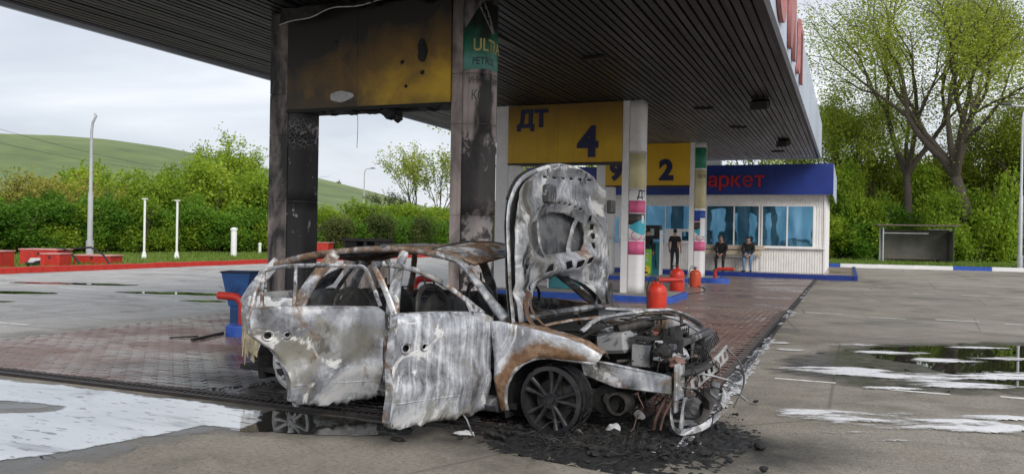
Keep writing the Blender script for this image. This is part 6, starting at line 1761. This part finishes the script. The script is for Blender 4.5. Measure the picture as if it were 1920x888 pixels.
fpw = [(-14.5, 5.99), (-4.0, 5.99), (-4.2, 5.2), (-4.55, 4.95), (-4.6, 4.5), (-4.75, 3.9), (-4.9, 3.5), (-8, 3.5), (-8.4, 4.4), (-14.5, 4.6)]
sheet('wet_margin', fpw, .004, M['wet'], 11.0, .09, .16)
fp = [(-14.5, 5.86), (-9.5, 5.87), (-8.08, 5.86), (-6.9, 5.9), (-5.5, 5.88), (-4.75, 5.86), (-4.55, 5.6), (-4.45, 5.25), (-4.8, 5.18), (-4.9, 4.88), (-5.0, 4.5), (-5.14, 4.15), (-5.3, 3.8), (-6.2, 3.7), (-7.4, 3.9), (-7.2, 4.5), (-6.64, 4.79), (-6.3, 5.02), (-6.42, 5.2), (-7.1, 5.13), (-8.6, 5.0), (-14.5, 4.9)]
o = sheet('foam_puddle', fp, .007, M['foam_water'], 1.0, .07, .07); o['label'] = 'milky foam covered puddle at the left'
o = sheet('clear_puddle', [(-4.7, 5.94), (-4.0, 5.95), (-3.3, 5.94), (-3.2, 5.7), (-3.6, 5.45), (-4.1, 5.28), (-4.55, 5.2), (-4.7, 5.5)], .005, M['water'], 2.0, .06, .06); o['label'] = 'dark mirror puddle under the open rear door'
# dark puddle with foam on the right lane
sheet('wet_margin', [(-.9, 10.2), (-.9, 11.4), (-.2, 13.3), (.6, 14.2), (3.2, 15.9), (5.2, 16.4), (5.2, 12.6), (3.2, 11.2), (1.8, 9.9), (.6, 9.5)], .0035, M['wet'], 12.0, .14, .25)
rpoly = [(.15, 12.8), (.5, 13.6), (1.6, 14.3), (3.2, 15.2), (4.6, 15.6), (4.8, 13.0), (3.4, 11.9), (2.4, 11.3), (1.7, 10.6), (1.25, 10.9), (1.0, 11.6), (.5, 12.2)]
sheet('lane_puddle', rpoly, .004, M['water'], 3.0, .12, .16)
sheet('lane_puddle', [(3.0, 17.9), (3.6, 18.5), (4.5, 18.6), (4.3, 17.9)], .004, M['water'], 4.0, .1, .1)
for i, (x_, y_, a_, b_) in enumerate(((-15.2, 15.5, 1.6, .35), (-13.2, 14.2, .5, .2), (-18.5, 13.5, 1.2, .4), (-17, 11.6, .9, .25), (-14.2, 18.5, 1.5, .4), (-20, 16.5, 1.8, .4))):
    sheet('lane_puddle', [(x_ + a_ * math.cos(t), y_ + b_ * math.sin(t) + .3 * a_ * math.cos(t)) for t in [2 * math.pi * q / 14 for q in range(14)]], .004, M['water'], 5.0 + i, .12, .15)
def foam(name, blobs, seed, thr=.46, hgt=.012, res=.028, ang=YAW):
    """ragged foam pads: thresholded noise field streaked along the drift direction"""
    xs_ = [b[0] for b in blobs]; ys_ = [b[1] for b in blobs]
    ext = max(max(b[2], b[3]) for b in blobs) * 1.25
    x0, x1, y0, y1 = min(xs_) - ext, max(xs_) + ext, min(ys_) - ext, max(ys_) + ext
    nx_, ny_ = int((x1 - x0) / res), int((y1 - y0) / res); ca, sa = math.cos(ang), math.sin(ang)
    H_ = {}; m_ = MB(); idx_ = {}; TH = []
    def val(x, y):
        best = 0
        for bx, by, ra_, rb_ in blobs:
            dx, dy = x - bx, y - by; u, v = dx * ca + dy * sa, -dx * sa + dy * ca
            k_ = 1 - (u / ra_) ** 2 - (v / rb_) ** 2
            best = max(best, k_)
        if best <= 0: return -1
        u, v = x * ca + y * sa, -x * sa + y * ca
        nn_ = mnoise.fractal(Vector((u * 1.3, v * 4.5, seed)), .9, 2.1, 5) * .62 + mnoise.noise(Vector((u * 6, v * 22, seed + 3))) * .30
        return min(1, best * 1.3) * .8 + nn_ - thr
    for i in range(nx_ + 1):
        for j in range(ny_ + 1):
            v_ = val(x0 + i * res, y0 + j * res)
            if v_ > 0: H_[(i, j)] = v_
    def vid(i, j):
        if (i, j) not in idx_:
            v_ = H_.get((i, j), 0); x, y = x0 + i * res, y0 + j * res
            idx_[(i, j)] = len(m_.v); m_.v.append((x, y, .006 + hgt * min(1, v_ * 1.6) ** .8 + .003 * mnoise.noise(Vector((x * 30, y * 30, 0)))  * min(1, v_ * 3))); TH.append(v_)
        return idx_[(i, j)]
    for (i, j) in list(H_):
        if (i + 1, j) in H_ and (i, j + 1) in H_ and (i + 1, j + 1) in H_:
            m_.f.append((vid(i, j), vid(i + 1, j), vid(i + 1, j + 1), vid(i, j + 1)))
        elif (i + 1, j) in H_ and (i, j + 1) in H_: m_.f.append((vid(i, j), vid(i + 1, j), vid(i, j + 1)))
    me_ = m_.mesh(name, False); at_ = me_.attributes.new('thick', 'FLOAT', 'POINT'); at_.data.foreach_set('value', TH)
    o_ = put(name, me_, M['foam'], smooth='full'); tag(o_, 'white foam on the right lane', kind='stuff'); return o_
foam('foam_patch', [(-.15, 10.75, .95, .42), (.75, 10.75, .9, .50), (1.2, 10.35, .75, .22), (.45, 9.75, .5, .10), (1.5, 11.1, .9, .25)], 1.0, .36)
foam('foam_patch', [(-.1, 8.0, .62, .36), (.55, 8.05, .75, .40), (1.0, 8.15, .8, .36), (1.3, 8.6, .6, .16), (-.05, 7.35, .35, .09), (.4, 7.25, .3, .06)], 4.0, .38)
foam('foam_patch', [(.0, 13.5, .6, .25), (.6, 12.9, .7, .30), (1.2, 12.4, .7, .28), (2.3, 13.2, 1.2, .30), (2.0, 11.6, 1.0, .25), (2.9, 12.1, 1.2, .28), (3.1, 14.6, .6, .6), (1.9, 14.2, .7, .16)], 7.0, .46)
foam('foam_patch', [(-.75, 12.5, .35, .22), (-.95, 13.2, .2, .12)], 9.0, .45)
foam('foam_patch', [(-1.35, 6.05, .25, .10), (-1.15, 6.35, .30, .10), (-1.28, 6.0, .18, .05)], 12.0, .42, .02, .015, 1.0)
foam('foam_patch', [(-8.9, 9.6, .9, .18), (-8.3, 7.4, .7, .12), (-10.2, 7.9, .5, .25), (-9.6, 6.5, .8, .12), (-7.6, 6.6, .6, .08)], 15.0, .5, .01)
#=== END PART5
# ================================================================== VEGETATION
def leaf_mesh(name, P, size, mat, flat=.5, asp=.55):
    n = len(P); P = np.asarray(P, float)
    a = rng.normal(size=(n, 3)); a[:, 2] *= flat; a /= np.linalg.norm(a, axis=1)[:, None]
    b = rng.normal(size=(n, 3)); b -= (b * a).sum(1)[:, None] * a; b /= np.linalg.norm(b, axis=1)[:, None]
    s = size * rng.uniform(.6, 1.35, n)[:, None]
    V = np.empty((n, 4, 3)); V[:, 0] = P - a * s; V[:, 1] = P - b * s * asp; V[:, 2] = P + a * s; V[:, 3] = P + b * s * asp
    me = bpy.data.meshes.new(name)
    me.vertices.add(n * 4); me.loops.add(n * 4); me.polygons.add(n)
    me.vertices.foreach_set('co', V.reshape(-1)); me.loops.foreach_set('vertex_index', np.arange(n * 4, dtype=np.int32))
    me.polygons.foreach_set('loop_start', np.arange(0, n * 4, 4, dtype=np.int32)); me.polygons.foreach_set('loop_total', np.full(n, 4, np.int32))
    me.update(calc_edges=True); me.materials.append(mat)
    return me
def bush_points(seed, n, rx=1.0, h=1.0, lobes=18):
    r_ = np.random.default_rng(seed); P = []
    for k_ in range(lobes):
        an = r_.uniform(0, 6.28); rr_ = r_.uniform(0, .72) ** .7; z = r_.uniform(.16, .84)
        w = math.sqrt(max(.05, 1 - ((z - .42) / .62) ** 2))
        c = np.array([rx * rr_ * w * math.cos(an), rx * rr_ * w * math.sin(an), h * z]); R_ = r_.uniform(.22, .42) * np.array([rx, rx, h * .62])
        m_ = n // lobes; d = r_.normal(size=(m_, 3)); d /= np.linalg.norm(d, axis=1)[:, None]
        q = c + d * R_ * r_.uniform(.45, 1.08, m_)[:, None] + r_.normal(size=(m_, 3)) * .035 * rx
        P.append(q)
    P = np.concatenate(P); P = P[P[:, 2] > .01 * h]
    tw = []                                             # loose sprays breaking the outline
    for k_ in range(80):
        c = P[r_.integers(len(P))]; d = c - np.array([0, 0, h * .3]); d = d / np.linalg.norm(d); d = d + r_.normal(size=3) * .35 + np.array([0, 0, .35]); d /= np.linalg.norm(d)
        L_ = r_.uniform(.10, .34) * rx; m_ = max(8, n // 420); t = r_.uniform(0, 1, m_)[:, None]; tw.append(c + d * L_ * t + r_.normal(size=(m_, 3)) * .022 * rx)
    return np.concatenate([P] + tw)
def stems(seed, rx, h, n=7):
    r_ = random.Random(seed); m_ = MB()
    for k_ in range(n):
        an = r_.uniform(0, 6.28); q = r_.uniform(.2, .7)
        m_.tube([(.12 * rx * math.cos(an), .12 * rx * math.sin(an), 0), (q * .5 * rx * math.cos(an + .2), q * .5 * rx * math.sin(an + .2), h * .4), (q * rx * math.cos(an + .3), q * rx * math.sin(an + .3), h * .8)], [.055, .035, .012], 5)
    return m_
SHR = {}
def shrub_mesh(kind, var, rx, h, n, size, mat):
    key = (kind, var)
    if key not in SHR:
        sm_ = stems(var * 3 + 1, rx, h).mesh('stem'); sm_.materials.append(M['bark'])
        SHR[key] = (leaf_mesh('crown', bush_points(hash(kind) % 97 + var * 7 if False else sum(map(ord, kind)) + var * 7, n, rx, h), size, mat), sm_)
    return SHR[key]
veg = []
def shrub(kind, var, loc, sc, sz, mat, rx=2.0, h=3.2, n=10500, size=.074, name='shrub'):
    cr, st_ = shrub_mesh(kind, var, rx, h, n, size, mat)
    t = thing(name, loc, 'x', 'shrub', random.uniform(0, 6.28)); t.scale = (sc, sc, sz)
    for nm, me in (('crown', cr), ('stem', st_)):
        o_ = bpy.data.objects.new(nm, me); COL.objects.link(o_); o_.parent = t
    return t
def label_run(lst, text, group):
    lst.sort(key=lambda o_: pxx(o_.location))
    for i, o_ in enumerate(lst):
        o_['label'] = text.format(ORD[i]); o_['group'] = group
def line(px_, depth): p_ = dpt(px_, 444, depth); return Vector((p_.x, p_.y, 0))
# left hedge: front row of dark shrubs, lighter taller shrubs behind, yellowish ones between
L1 = []
for i in range(19):
    px_ = -60 + i * 32; L1.append(shrub('dark' if i % 4 != 2 else 'mid', i % 4, line(px_ + random.uniform(-8, 8), 43 + i * .75 + random.uniform(-1, 1)), random.uniform(.85, 1.15), random.uniform(.78, 1.2), M['leaf_dark'] if i % 4 != 2 else M['leaf_light']))
label_run(L1, '{} shrub from the left in the front hedge row', 'dark hedge shrubs on the left verge')
L2 = []
for i, (px_, d_, s_, z_) in enumerate(((-40, 52, 1.3, 1.35), (25, 54, 1.1, 1.15), (190, 58, 1.7, 1.75), (150, 62, 1.6, 1.85), (250, 62, 1.5, 1.55), (300, 54, 1.4, 1.7), (345, 58, 1.5, 1.9), (395, 56, 1.5, 1.85), (440, 60, 1.5, 1.8), (480, 57, 1.4, 1.85), (520, 60, 1.4, 1.7))):
    L2.append(shrub('light', i % 4, line(px_, d_), s_, z_, M['leaf_light']))
label_run(L2, '{} light green tall shrub from the left behind the hedge', 'light shrubs behind the left hedge')
L3 = []
for i, (px_, d_, s_, z_) in enumerate(((70, 50, 1.05, 1.38), (118, 51, 1.15, 1.5), (212, 51, .8, 1.25), (-10, 49, .9, 1.1))):
    L3.append(shrub('yellow', i % 2, line(px_, d_), s_, z_, M['leaf_yellow'], n=6500))
label_run(L3, '{} yellowish half bare shrub from the left above the hedge', 'yellowish shrubs on the left')
L4 = []
for i in range(15):
    px_ = 560 + i * 22; L4.append(shrub('light', (i + 1) % 4, line(px_ + random.uniform(-8, 8), 62 + i * 1.2 + random.uniform(-2, 2)), random.uniform(1.0, 1.35), random.uniform(1.0, 1.35) * (1.0 if px_ > 700 else .92), M['leaf_light']))
for i in range(8):
    px_ = 585 + i * 38; L4.append(shrub('olive', i % 2, line(px_, 57 + i * 1.2), .9, random.uniform(.7, .95), M['leaf_olive'] if i % 3 else M['leaf_dark'], n=7000))
label_run(L4, '{} shrub from the left seen between and beyond the burnt pillars', 'shrubs seen between the burnt pillars')
L5 = []
for i in range(17):
    px_ = 1545 + i * 27; L5.append(shrub('dark' if i % 3 else 'light', (i + 2) % 4, line(px_ + random.uniform(-8, 8), 64.5 + random.uniform(-1, 1.5) + (1.5 if 1630 < px_ < 1800 else 0)), random.uniform(1.0, 1.3), random.uniform(1.05, 1.75), M['leaf_dark'] if i % 3 else M['leaf_light']))
label_run(L5, '{} dark green shrub from the left under the trees at the right', 'shrubs under the right hand trees')
L6 = []
for i in range(10):
    px_ = 1600 + i * 40; L6.append(shrub('willow', i % 3, line(px_ + random.uniform(-10, 10), 72 + random.uniform(-2, 4)), random.uniform(1.5, 2.1), random.uniform(2.6, 3.9), M['leaf_willow'], n=10500))
for px_, d_, s_, z_ in ((1575, 66, 1.2, 2.3), (1640, 68.5, 1.2, 2.6), (1735, 68, 1.3, 2.5), (1790, 61.5, 1.35, 1.75), (1880, 62, 1.25, 2.4), (1940, 64, 1.4, 2.6)):
    L6.append(shrub('light', int(px_) % 4, line(px_, d_), s_, z_, M['leaf_light']))
label_run(L6, '{} tall light green bush from the left around the shelter', 'tall bushes behind the shelter')
L7 = []
for i, px_ in enumerate((925, 950, 975, 1000, 1040, 1085, 1120, 1180, 1240, 1300, 1350, 1400, 1450, 1500)):
    L7.append(shrub('willow', (i + 1) % 3, line(px_, 66 + random.uniform(-2, 4)), 1.3, random.uniform(2.0, 2.7) if px_ > 960 else 1.1, M['leaf_willow'] if px_ > 960 else M['leaf_light'], n=9500))
label_run(L7, '{} tall bush from the left showing above or beside the shop roof', 'bushes behind the shop')

# branching trees
def grow(seed, H, levels=5, spread=.55, trunk_r=.3, fork=.32, n0=4, droop=.0, lean=(0, 0), upk=.25):
    r_ = random.Random(seed); m_ = MB(); tips = []
    def br(p, d, L_, rad_, lv):
        n_ = 4; pts = [p]; q = p.copy(); dd = d.copy()
        for i in range(n_):
            dd = (dd + Vector((r_.gauss(0, .10), r_.gauss(0, .10), r_.gauss(0, .06) + upk * .10 - droop * .06 * (levels - lv)))).normalized(); q = q + dd * L_ / n_; pts.append(q.copy())
        m_.tube(pts, [rad_ * (1 - .42 * i / n_) for i in range(n_ + 1)], 7 if lv > 2 else 4, lv == levels)
        if lv <= 4:
            for t in pts[1:]: tips.append((t.copy(), dd.copy(), lv))
        if lv == 0: return
        k_ = n0 if lv == levels else r_.choice((2, 3, 3))
        for c_ in range(k_):
            ax = dd.orthogonal().normalized(); ax.rotate(Matrix.Rotation(2 * math.pi * (c_ + r_.random() * .7) / k_, 3, dd))
            nd = (dd * math.cos(spread * r_.uniform(.55, 1.3)) + ax * math.sin(spread * r_.uniform(.55, 1.3)) + Vector((0, 0, upk * .35))).normalized()
            br(pts[-1] if c_ < 2 or lv == levels else pts[r_.choice((2, 3))], nd, L_ * r_.uniform(.62, .88), rad_ * .56 * r_.uniform(.85, 1.15), lv - 1)
    br(Vector((0, 0, 0)), Vector((lean[0], lean[1], 1)).normalized(), H * fork, trunk_r, levels)
    return m_, tips
def tree(name, loc, label, seed, H, mat, per=7, size=.12, sp_=.55, tr=.3, fork=.3, n0=4, levels=5, droop=0.0, lean=(0, 0), scat=.35, group=None, upk=.25, hang=0):
    m_, tips = grow(seed, H, levels, sp_, tr, fork, n0, droop, lean, upk)
    t = thing(name, loc, label, 'tree', 0, group)
    B('trunk', m_, M['bark'], t, smooth='full')
    r_ = np.random.default_rng(seed); pts = []
    for p_, d_, lv in tips:
        if r_.random() < .14: continue
        k_ = max(1, int(per * r_.uniform(.4, 1.7) * (1 if lv <= 3 else .8))); q = np.array(p_) + r_.normal(size=(k_, 3)) * scat
        if hang: q[:, 2] -= np.abs(r_.normal(size=k_)) * hang
        pts.append(q)
    put('crown', leaf_mesh('crown', np.concatenate(pts), size, mat), None, t)
    return t
tree('willow_tree', line(1835, 62), 'tall spreading tree with forked dark limbs right of the shelter', 5, 23.0, M['leaf_willow'], per=11, size=.095, sp_=.52, tr=.62, fork=.30, n0=5, levels=6, droop=.12, scat=.55, upk=.16, hang=1.5)
tree('willow_tree', line(1712, 66), 'tall thin leaved tree behind the shelter', 9, 21.5, M['leaf_willow'], per=10, size=.095, sp_=.50, tr=.45, fork=.33, n0=4, levels=6, droop=.14, lean=(-.12, 0), scat=.55, hang=1.5)
tree('willow_tree', line(1985, 66), 'tree leaning in from the right edge behind the lamp post', 21, 17, M['leaf_willow'], per=13, size=.095, sp_=.55, tr=.5, fork=.25, n0=5, levels=6, droop=.12, lean=(-.35, 0), scat=.55, hang=1.5)
tree('willow_tree', line(1600, 76), 'airy tree standing left of the shelter near the canopy end', 33, 14.5, M['leaf_willow'], per=12, size=.10, sp_=.52, tr=.35, fork=.3, n0=4, levels=6, droop=.1, scat=.42)
tree('young_tree', line(430, 66), 'sparse taller tree rising above the left hedge near the blackened pillar', 41, 8.8, M['leaf_light'], per=6, size=.11, sp_=.5, tr=.16, fork=.3, levels=5, scat=.24)
tree('young_tree', line(768, 84), 'sparse tree rising above the shrubs left of the scorched pillar', 43, 9.6, M['leaf_willow'], per=3, size=.12, sp_=.42, tr=.16, fork=.32, levels=5, scat=.24)
tree('young_tree', line(822, 84), 'thin tree right against the scorched pillar, above the shrubs', 47, 9.4, M['leaf_willow'], per=3, size=.12, sp_=.42, tr=.16, fork=.32, levels=5, scat=.24)
tree('bare_tree', line(712, 92), 'small bare tree on the skyline right of the street lamp', 49, 6.8, M['leaf_olive'], per=2, size=.11, sp_=.5, tr=.14, fork=.3, levels=5, scat=.2)
tree('bare_tree', line(36, 47), 'half bare grey tree above the hedge at the far left', 51, 5.4, M['leaf_yellow'], per=2, size=.09, sp_=.55, tr=.10, fork=.25, levels=5, scat=.2)
tree('bare_tree', line(985, 58), 'bare branched tree in the gap behind the raised hood', 53, 11.5, M['leaf_willow'], per=2, size=.10, sp_=.5, tr=.2, fork=.3, levels=6, scat=.25)
tree('young_tree', line(1375, 70), 'tree top showing above the shop roof under the canopy end', 57, 11.5, M['leaf_light'], per=6, size=.12, sp_=.5, tr=.2, fork=.35, levels=5, scat=.3)
# clump of tiny trees and lone shrub on the ridge
for i in range(7):
    px_ = 2 + i * 4.5; p_ = dpt(px_, 444, 560 * .996); el = ridge_el(px_)
    t = thing('ridge_tree', (p_.x * .985, p_.y * .985, el * 560 - 1.0), ORD[i] + ' tiny poplar from the left on the hill crest', 'tree', 0, 'poplars on the hill crest')
    B('trunk', MB().tube([(0, 0, 0), (0, 0, 5)], .2, 5), M['bark'], t); put('crown', leaf_mesh('crown', bush_points(60 + i, 160, .8, 6.5, 8) + np.array([0, 0, .8]), .5, M['leaf_olive']), None, t)
p_ = dpt(632, 444, 556); t = thing('ridge_shrub', (p_.x, p_.y, ridge_el(632) * 556 + .4), 'lone dark shrub on the skyline left of the street lamp', 'shrub')
put('crown', leaf_mesh('crown', bush_points(77, 200, 3.0, 4.5, 8), .5, M['leaf_olive']), None, t); B('stem', MB().tube([(0, 0, -1), (0, 0, 2)], .2, 5), M['bark'], t)
# rough grass on the verges
def tufts(name, n, fn, size, label):
    r_ = np.random.default_rng(5); P = np.array([fn(r_) for _ in range(n)])
    a = r_.uniform(0, 6.28, n); w = size * .16; V = np.empty((n, 3, 3)); d = np.stack([np.cos(a), np.sin(a), np.zeros(n)], 1) * w; l_ = r_.normal(size=(n, 3)) * size * .35; l_[:, 2] = size * r_.uniform(.5, 1.3, n)
    V[:, 0] = P - d; V[:, 1] = P + d; V[:, 2] = P + l_
    me = bpy.data.meshes.new(name); me.vertices.add(n * 3); me.loops.add(n * 3); me.polygons.add(n)
    me.vertices.foreach_set('co', V.reshape(-1)); me.loops.foreach_set('vertex_index', np.arange(n * 3, dtype=np.int32)); me.polygons.foreach_set('loop_start', np.arange(0, n * 3, 3, dtype=np.int32)); me.polygons.foreach_set('loop_total', np.full(n, 3, np.int32))
    me.update(calc_edges=True); o_ = put(name, me, M['blade']); tag(o_, label, kind='stuff')
tufts('verge_grass', 60000, lambda r_: (r_.uniform(-44, -26.2), r_.uniform(12, 70), .03), .16, 'rough grass on the left verge')
tufts('tree_grass', 26000, lambda r_: ((x_ := r_.uniform(-8, 24)), 53.4 + .14 * (x_ + 1) + abs(r_.normal()) * 5, .05), .28, 'rough grass under the trees at the right')
